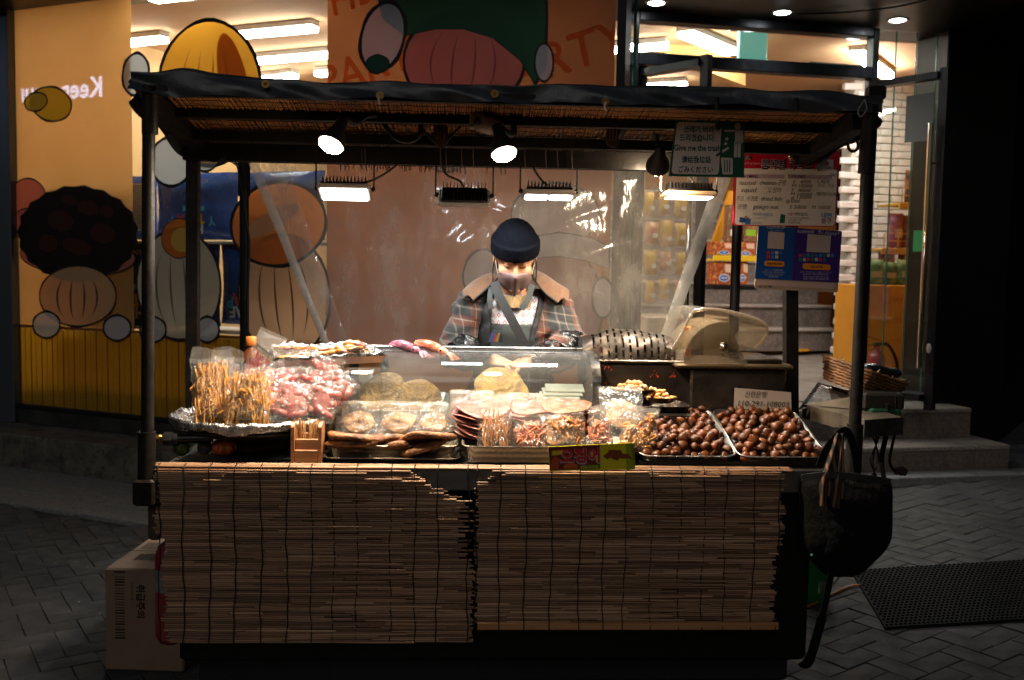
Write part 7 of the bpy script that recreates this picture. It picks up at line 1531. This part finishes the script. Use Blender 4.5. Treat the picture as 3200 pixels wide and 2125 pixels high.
def hair(P): return np.maximum(smin(hel(P, (0, -.03, -.01), (.080, .085, .10)), seg(P, hl(0, -.08, -.05), (.046, .98, 1.33), .06, .05), .03) + wr(P, .003, 120), sum(ef[i] * (P[i] - H[i]) for i in range(3)) - .012 - 0 * P[0])
part(vn, 'hair', surfnet(hair, [axis((-.07, .165, .005)), axis((.76, 1.06, .006)), axis((1.30, 1.60, .005))]), HAIR)
b = MB()
for s in (-1, 1):
    for k in range(9): o = rnd(-.006, .008); b.tube(polyline([hl(s * (.074 + o * .3), .018 + o, .03), hl(s * (.079 + o), .022 + o * 2, -.03), hl(s * (.078 + o), .012 + o * 2, -.09 - rnd(0, .03))], 5), [.0008] * 5 + [.0006] * 5 + [.0003], 4)
part(vn, 'hair_strands', b, HAIR, kind='stuff')
MASK = M('mauve taupe face mask', '#7a625c', '#705852', vs=10, rough=.75, bump=.12, bs=200)
def mask(P):
    q = [P[i] - H[i] for i in range(3)]; u = sum(eu[i] * q[i] for i in range(3)); f = sum(ef[i] * q[i] for i in range(3)); d = hel(P, (0, .030, -.058), (.067, .066, .074)); d = smin(d, seg(P, hl(0, .1115, -.036), hl(0, .080, -.130), .006, .005), .022); d = smin(d, hel(P, (0, .075, -.035), (.045, .03, .03)), .03)
    return np.maximum(np.maximum(d, u + .0245 + (.1 - f) * .16), .004 - f)
fm_ = part(vn, 'face_mask', surfnet(mask, [axis((-.04, .135, .0033)), axis((.68, .88, .0036)), axis((1.33, 1.53, .0033))]), MASK)
part(fm_, 'mask_seam', MB().tube([hl(0, .1175, -.032), hl(0, .1085, -.065), hl(0, .094, -.10), hl(0, .083, -.130)], .0012, 5), M('mask seam', '#5a443e', rough=.8))
for s in (-1, 1): part(fm_, 'ear_loop', MB().tube(polyline([hl(s * .0665, .045, -.05), hl(s * .074, .035, -.02), hl(s * .0785, .015, .03)], 4), .0014, 5), WHITE_PL)
def onface(x, u, out=.0006):
    lo, hi = .05, .14
    for _ in range(22):
        m = (lo + hi) / 2; p = hl(x, m, u); v = head_sdf([np.array([c], np.float32) for c in p])[0]
        if v < 0: lo = m
        else: hi = m
    return hl(x, lo + out, u)
for s in (-1, 1):
    part(vn, 'eyelash', MB().tube([onface(s * (.031 + .0155 * t), -.0035 - .0045 * (1 - t * t) + (.002 if t * s > .6 else 0)) for t in lin(-1, 1, 12)], [.0006 + .0014 * math.sin(PI * k / 12) for k in range(13)], 5), HAIR)
    part(vn, 'eyelid_crease', MB().tube([onface(s * (.031 + .0145 * t), .0085 - .003 * t * t, .0001) for t in lin(-1, 1, 10)], .0005, 4), M('lid crease', '#8a5a44', rough=.7))
    part(vn, 'eyebrow', MB().tube([onface(s * (.016 + .034 * t), .0225 + .005 * math.sin(t * PI * .8), .0004) for t in lin(0, 1, 10)], [.0013 + .0014 * math.sin(PI * (k + 1) / 12) for k in range(11)], 5), HAIR)
part(vn, 'trousers', surfnet(lambda P: np.minimum(*[smin(seg(P, (.046 + s * .085, .93, .86), (.046 + s * .095, .92, .48), .09, .068), seg(P, (.046 + s * .095, .92, .48), (.046 + s * .10, .95, .10), .066, .056), .02) for s in (-1, 1)]), [axis((-.16, .26, .014)), axis((.78, 1.06, .014)), axis((.06, .96, .02))]), LIN)
random.seed(77)
# ================================================================== beside the cart
# folding side shelf with steel hopper sheet
z_ = .985; A_, B_, C_, D_ = [cZ(px, py, z_) for px, py in ((2508, 1262), (2700, 1314), (2822, 1305), (2650, 1248))]
sf = root('side_shelf', 'worn steel side shelf jutting out past the corner post', 'shelf', tuple(np.mean(np.array([A_, B_, C_, D_]), 0) - V(0, 0, .05)))
OLD = M('grimy beige steel', '#6f6455', '#463d33', vs=8, rough=.45, rv=.12, metal=.4, bump=.15, bs=40, col3='#241e18', vs3=14, lo3=.55, hi3=.75)
part(sf, 'top', MB().plate([A_, B_, C_, D_], .052), OLD); n_ = nrm(V(C_[0] - B_[0], C_[1] - B_[1], 0)); nn = V(n_[1], -n_[0], 0)
part(sf, 'front_strip', MB().plate([tuple(V(*B_) + nn * .003 + V(0, 0, -.058)), tuple(V(*C_) + nn * .003 + V(0, 0, -.058)), tuple(V(*C_) + nn * .003 + V(0, 0, .002)), tuple(V(*B_) + nn * .003 + V(0, 0, .002))], .003), STEEL)
part(sf, 'hopper_sheet', MB().plate([cY(2495, 1278, .46), cY(2640, 1248, .42), cY(2692, 1232, .52), cY(2556, 1194, .64)], .004), M('stained sheet steel', '#a59c92', '#7a726a', vs=5, rough=.25, metal=.95, rv=.1, col3='#8a5a38', vs3=4, lo3=.55, hi3=.8)); part(sf, 'hopper_front', MB().plate([cY(2512, 1264, .44), cY(2690, 1280, .34), cY(2690, 1235, .36), cY(2640, 1249, .42)], .004), OLD)
part(sf, 'strut', MB().bar((1.085, .1, .945), (1.30, .32, .92), .03, .03), BLACK_METAL); part(sf, 'green_base', MB().bbox(tuple(V(*cY(2755, 1285, .34)) - V(.06, .05, .02)), tuple(V(*cY(2755, 1285, .34)) + V(.05, .08, .015)), .006), INK('#0d3a28'))
part(sf, 'scale_body', MB().bbox(tuple(V(*cY(2745, 1250, .36)) - V(.075, .05, .03)), tuple(V(*cY(2745, 1250, .36)) + V(.075, .1, .03)), .008), M('dark scale body', '#191512', rough=.5))
# wicker basket
TL, TM, TR = V(*cY(2566, 1108, .60)), V(*cY(2712, 1158, .36)), V(*cY(2846, 1204, .50)); TB = TL + TR - TM + V(0, 0, .0); cc_ = (TL + TR) / 2; up = nrm(np.cross(TM - TL, TR - TM)); up = up if up[2] > 0 else -up
bk = root('wicker_basket', 'tilted brown wicker basket on the side shelf', 'basket', tuple(cc_ - up * .09)); WK = M('wicker coil', '#8a5c34', '#54341a', vs=30, rough=.6, bump=1.0, bs=90, bd=.006, col3='#a87a48', vs3=50)
def bloop(t, n=14):
    s = .80 + .2 * t; P = []
    for a, b in ((TL, TM), (TM, TR), (TR, TB), (TB, TL)):
        for k in range(n): q = a + (b - a) * (.06 + .88 * k / n); P.append(cc_ + (q - cc_) * s - up * .078 * (1 - t) + up * .0018 * math.sin(k * 2.1 + t * 40) + nrm(q - cc_) * .0022 * math.sin(k * 3.7 + t * 19))
    return P + P[:1]
for k in range(8): part(bk, 'coil', MB().tube(bloop(k / 7), [.0062 + .0011 * math.sin(i * 2.6 + k) for i in range(57)], 7, cap=False), WK)
part(bk, 'base', MB().add(bloop(.0)[:-1], [range(56)]), WK); b = MB()
for k in range(26): p = random.choice(bloop(1)); b.tube([p, p + up * rnd(.004, .014) + V(rnd(-.01, .01), 0, 0)], .0012, 4)
part(bk, 'loose_straw', b, M('pale straw', '#b89a68', rough=.6), kind='stuff')
c = V(*cY(2755, 1170, .50)); wl = root('wallet', 'folded glossy black wallet in the wicker basket', 'wallet', tuple(c - V(0, 0, .03))); LEA = M('black leather', '#0e1012', rough=.25, coat=.3, bump=.2, bs=60)
part(wl, 'flap', place(MB().grid(lambda u, v: ((u - .5) * .12, .012 - .05 * math.sin(v * PI) , .02 * math.cos(v * PI) + .004 * math.sin(u * 6)), 10, 10), T3(c[0], c[1], c[2] + .012, 0, .12, .25)), LEA); part(wl, 'body', place(MB().bbox((-.06, .0, -.03), (.06, .09, .03), .012), T3(*c, 0, .15, .25)), LEA)
# hanging black bag, striped cloth and strap
def bulge(outline, Y, depth, mb=None):
    b = mb or MB(); oo = outline + outline[:3]; sm = polyline([(x, y, 0) for x, y in oo], 5)[5:5 + 5 * len(outline)]; P2 = [cY(p[0], p[1], Y) for p in sm]; c = np.mean(np.array(P2), 0); n = len(P2)
    for sg in (-1, 1):
        rings = [[tuple(c + (V(*p) - c) * s + V(0, sg * depth * math.sqrt(max(0, 1 - s * s)) * (1 + .07 * math.sin(i * .25 + s * 7) + .05 * math.sin(i * .6 - s * 9)), 0)) for i, p in enumerate(P2)] for s in (1, .93, .8, .6, .35, .1)]
        V_ = [p for r in rings for p in r]; fs = [((i * n + k), (i * n + (k + 1) % n), ((i + 1) * n + (k + 1) % n), ((i + 1) * n + k)) for i in range(5) for k in range(n)] + [tuple(range(5 * n, 6 * n))]
        b.add(V_, [f if sg < 0 else tuple(reversed(f)) for f in fs], 0, True)
    return b
BF = M('black canvas', '#040404', '#080808', vs=9, rough=.9, spec=.15, bump=.5, bs=30, bd=.02)
hb = root('hanging_bag', 'large black cloth bag hanging from the corner post', 'bag', cY(2650, 1800, -.02))
part(hb, 'cloth', bulge([(2500, 1500), (2530, 1478), (2590, 1478), (2660, 1486), (2720, 1490), (2772, 1496), (2787, 1516), (2789, 1560), (2789, 1620), (2786, 1680), (2772, 1712), (2740, 1746), (2700, 1784), (2670, 1800), (2620, 1803), (2580, 1797), (2550, 1770), (2522, 1736), (2504, 1708), (2498, 1650), (2497, 1590), (2497, 1540)], -.01, .07), BF); part(hb, 'top_hem', MB().ribbon(polyline([cY(2504, 1494, -.07), cY(2600, 1484, -.085), cY(2700, 1494, -.085), cY(2782, 1506, -.06)], 6), .022, .004), M('black webbing', '#191918', rough=.6, bump=.3, bs=300)); part(hb, 'pocket', bulge([(2560, 1600), (2620, 1596), (2690, 1598), (2730, 1606), (2732, 1660), (2722, 1716), (2690, 1748), (2620, 1752), (2576, 1738), (2560, 1700), (2557, 1650)], -.045, .045), BF); part(hb, 'strap', MB().ribbon(polyline([cY(2560, 1460, -.04), cY(2585, 1400, -.05), cY(2640, 1345, -.05), cY(2668, 1400, -.05), cY(2680, 1475, -.05)]), .024, .003), BF)
part(hb, 'strap', MB().ribbon(polyline([cY(2598, 1790, -.06), cY(2580, 1880, -.06), cY(2560, 1960, -.06), cY(2530, 2060, -.05), cY(2505, 2085, -.02)]), [.02] * 10 + [.03] * 8 + [.034] * 6 + [.012], .004), BF); part(hb, 'toggle', MB().ball(cY(2537, 1735, -.09), .005, 8, 6), INK('#1f7a4a'))
def stripes():
    m, t, out = _new('striped cloth'); b = t.nodes.new('ShaderNodeBsdfPrincipled'); tc = t.nodes.new('ShaderNodeTexCoord'); w_ = t.nodes.new('ShaderNodeTexWave'); w_.inputs['Scale'].default_value = 22; w_.inputs['Distortion'].default_value = .6; t.links.new(tc.outputs['Object'], w_.inputs[0]); r = _ramp(t, w_.outputs[0], .6, .8, C('#181310'), C('#6b4a34')); t.links.new(r.outputs[0], b.inputs['Base Color']); b.inputs['Roughness'].default_value = .85; t.links.new(b.outputs[0], out.inputs[0]); return m
l_, r_ = polyline([cY(2612, 1352, -.05), cY(2585, 1440, -.07), cY(2560, 1510, -.08), cY(2562, 1580, -.07)], 6), polyline([cY(2640, 1352, -.05), cY(2640, 1440, -.07), cY(2645, 1510, -.08), cY(2640, 1590, -.07)], 6)
solo('striped_cloth', 'brown striped cloth tied to the corner post above the black bag', 'cloth', MB().grid(lambda u, v: tuple(V(*l_[int(round(v * 18))]) * (1 - u) + V(*r_[int(round(v * 18))]) * u + V(0, -.012 * math.sin(u * 12), 0)), 16, 18), stripes())
solo('cord_knot', 'knotted cords and black strap hanging from the side shelf', 'cord', MB().tube(polyline([cY(2770, 1262, .3), cY(2775, 1330, .3), cY(2755, 1430, .3), cY(2762, 1500, .3), cY(2756, 1530, .3)]), [.016] * 25, 8, flat=.4).tube(polyline([cY(2800, 1240, .3), cY(2796, 1350, .3), cY(2780, 1440, .3), cY(2800, 1480, .3)]), .005, 6), BF)
kb = MB()
for k in range(14): p = V(*cY(2815 + rnd(-14, 14), 1472 + rnd(-10, 10), .3)); kb.ball(tuple(p), rnd(.006, .012), 7, 5)
solo('tassel', 'dark red tangled tassel tied below the side shelf', 'tassel', kb, M('dark red yarn', '#3a1a1c', '#1c1012', vs=40, rough=.9, bump=.6, bs=120))
for k, (x0_, x1_) in enumerate(((2722, 2744), (2738, 2728), (2748, 2720))): cable('black wire hanging under the side shelf, ' + ('straight one', 'one crossing over', 'one with a tied end')[k], [cY(x0_, 1355, .25), cY((x0_ + x1_) / 2 + 4, 1390, .25), cY(x1_, 1440, .25), cY(x0_ - 4, 1500, .25)], .003)
# ground things on the far side of the cart
GP = W0.Z
c = GP(2540, 1900, .0); jx, jy = c[0], c[1]; jz = gh(jx, jy); GR = M('green plastic', '#0f6b34', '#0b5528', vs=5, rough=.35, trl=.1)
jg = root('plastic_jug', 'green plastic container with a handle hole beside the cart', 'container', (jx, jy, jz), fr=W0)
out_ = [(-.055, 0), (.05, 0), (.05, .05), (.046, .17), (.02, .26), (-.055, .27)]
hole = [(.012, .05), (.034, .05), (.036, .10), (.014, .10)]
b = MB()
pts = rrect(-.06, .0, .05, .26, .02, 3); b.shape([(x, z) for x, z in rrect(-.06, 0, .004, .26, .012, 3)], (jx, jy - .05, jz), (1, 0, 0), (0, 0, 1), .11); b.shape(rrect(.005, 0, .05, .045, .01, 3), (jx, jy - .05, jz), (1, 0, 0), (0, 0, 1), .11); b.shape(rrect(.036, .046, .05, .12, .005, 3), (jx, jy - .05, jz), (1, 0, 0), (0, 0, 1), .11); b.shape([(.005, .10), (.035, .10), (.05, .121), (.03, .2), (.005, .25)], (jx, jy - .05, jz), (1, 0, 0), (0, 0, 1), .11); part(jg, 'body', b, GR); part(jg, 'cap', MB().lathe([(.02, .0), (.02, .025), (0, .026)], (jx - .03, jy, jz + .258), 14), GR)
def glay(pts, lift): return [(p[0], p[1], gh(p[0], p[1]) + lift) for p in (GP(px, py, .02) for px, py in pts)]
solo('hose', 'thin orange hose lying on the pavers beside the cart', 'hose', MB().tube(polyline(glay([(2430, 1925), (2510, 1912), (2560, 1895), (2600, 1878), (2650, 1860), (2700, 1856), (2760, 1862)], .008)), .006, 8), M('orange hose', '#8a5a24', rough=.4), fr=W0)
cbx = MB().tube(polyline(glay([(2490, 1870), (2530, 1852), (2600, 1845), (2630, 1815), (2665, 1800), (2720, 1796)], .006)), .003, 6); solo('cable', 'black wire lying on the pavers by the green container', 'cable', cbx, RUBBER, fr=W0)
q0, q1, q2, q3 = [V(*GP(px, py, .05)) for px, py in ((2660, 1796), (3420, 1796), (3520, 1962), (2766, 1962))]
mt = root('rubber_mat', 'black studded rubber mat on the pavers', 'mat', tuple(np.mean([q0, q3], 0)), fr=W0)
mp = lambda u, v, h: (lambda p: (p[0], p[1], gh(p[0], p[1]) + h))(q3 * (1 - u) * (1 - v) + q2 * u * (1 - v) + q1 * u * v + q0 * (1 - u) * v)
b = MB().grid(lambda u, v: mp(u, v, .014), 12, 6); e = [mp(u, 0, .014) for u in lin(0, 1, 12)]; b.add(e + [mp(u, 0, 0) for u in lin(0, 1, 12)], [(k, k + 13, k + 14, k + 1) for k in range(12)]); e = [mp(0, v, .014) for v in lin(0, 1, 6)]; b.add(e + [mp(0, v, 0) for v in lin(0, 1, 6)], [(k, k + 1, k + 8, k + 7) for k in range(6)])
RUBM = M('black rubber mat', '#070707', '#0b0b0c', vs=20, rough=.7, spec=.15); part(mt, 'sheet', b, RUBM); b = MB()
for i in range(52):
    for j in range(24):
        p = V(*mp((i + .5 + .5 * (j % 2)) / 53, (j + .5) / 24, .0145)); b.add([p + V(-.007, -.004, 0), p + V(.007, -.004, 0), p + V(.007, .004, 0), p + V(-.007, .004, 0), p + V(-.004, 0, .006), p + V(.004, 0, .006)], [(0, 1, 5, 4), (1, 2, 5), (2, 3, 4, 5), (3, 0, 4)])
part(mt, 'stud', b, RUBM, kind='stuff')
# cardboard box and extinguisher at the other end
bl_ = GP(330, 2096, 0); br_ = GP(575, 2104, 0); bk_ = None
CB = M('brown cardboard', '#7a6450', '#6b5644', vs=5, rough=.8, bump=.1, bs=90, bst=(1, 1, 8))
u_ = nrm(V(br_[0] - bl_[0], br_[1] - bl_[1], 0)); v_ = V(-u_[1], u_[0], 0); o_ = V(*bl_); d_ = W0.ray(330, 1775); t_ = ((o_ - CAM) @ v_) / (d_ @ v_); zt = float((CAM + t_ * d_)[2]); W_ = float(np.linalg.norm(V(*br_) - o_)); 
Mb = Matrix(((u_[0], v_[0], 0, o_[0]), (u_[1], v_[1], 0, o_[1]), (0, 0, 1, 0), (0, 0, 0, 1)))
bx = root('cardboard_box', 'brown cardboard carton with printed barcodes beside the cart', 'box', (o_[0], o_[1], 0), fr=W0)
part(bx, 'carton', MB().bbox((0, 0, .002), (W_, .44, zt), .006, M=Mb), CB); part(bx, 'flap_seam', MB().box((0.004, .218, zt + .0002), (W_ - .004, .222, zt + .0012), M=Mb), INK('#4a3828'))
b = MB(); loc = lambda x, z: tuple(Mb @ Vector((x, -.0012, z))); top = lambda x, y: tuple(Mb @ Vector((x, y, zt + .0012)))
def barcode(P, x0, x1, y0, y1, n):
    for k in range(n):
        t = k / n; w_ = (x1 - x0) / n * rnd(.25, .7); xa = x0 + (x1 - x0) * t; b.add([P(xa, y0), P(xa + w_, y0), P(xa + w_, y1), P(xa, y1)], [(0, 1, 2, 3)])
for (za, zb_) in ((.12, .126), (.36, .366)): b.add([loc(.035, za - .0), loc(.075, za), loc(.075, zb_), loc(.035, zb_)], [(0, 1, 2, 3)])
for k in range(22): z = .13 + .0102 * k; h_ = rnd(.002, .006); b.add([loc(.037, z), loc(.073, z), loc(.073, z + h_), loc(.037, z + h_)], [(0, 1, 2, 3)])
part(bx, 'barcode', b, INK('#241c16', .8)); b = MB(); barcode(top, .06, .15, .10, .18, 22); part(bx, 'barcode', b, INK('#241c16', .8)); b = MB()
for k in range(5): b.add([top(.03 + .012 * k, .24), top(.036 + .012 * k, .24), top(.036 + .012 * k, .33), top(.03 + .012 * k, .33)], [(0, 1, 2, 3)])
part(bx, 'printed_line', b, INK('#241c16', .8)); b = MB(); b.text('취급주의', loc(.118, .32), tuple(Mb.to_3x3() @ Vector((0, 0, -1))), tuple(Mb.to_3x3() @ Vector((1, 0, 0))), .034, bold=.03); part(bx, 'lettering', b, INK('#241c16', .8)); b = MB(); b.text('THIS SIDE UP', loc(.096, .33), tuple(Mb.to_3x3() @ Vector((0, 0, -1))), tuple(Mb.to_3x3() @ Vector((1, 0, 0))), .012)
part(bx, 'lettering', b, INK('#241c16', .8))
ex, ey = -1.078, .085; fe = root('fire_extinguisher', 'dark red fire extinguisher strapped behind the blind edge', 'fire extinguisher', (ex, ey, .25))
part(fe, 'cylinder', MB().lathe([(.02, .24), (.04, .25), (.05, .27), (.05, .53), (.04, .562), (.02, .575), (.018, .60), (0, .60)], (ex, ey, 0), 20), M('dark red enamel', '#6b0f16', rough=.3, coat=.3)); part(fe, 'label_band', MB().lathe([(.0508, .42), (.0508, .49)], (ex, ey, 0), 20), M('worn label', '#3a3f55', '#7a7468', vs=18, rough=.5)); part(fe, 'valve', MB().bbox((ex - .04, ey - .016, .60), (ex + .03, ey + .016, .635), .005), M('black valve', '#161413', rough=.4))
solo('leg_block', 'dark wooden block under the cart corner post', 'block', MB().bbox((-1.125, .0, .60), (-1.085, .05, .72), .006), M('dark stained wood', '#2a1c12', rough=.7))
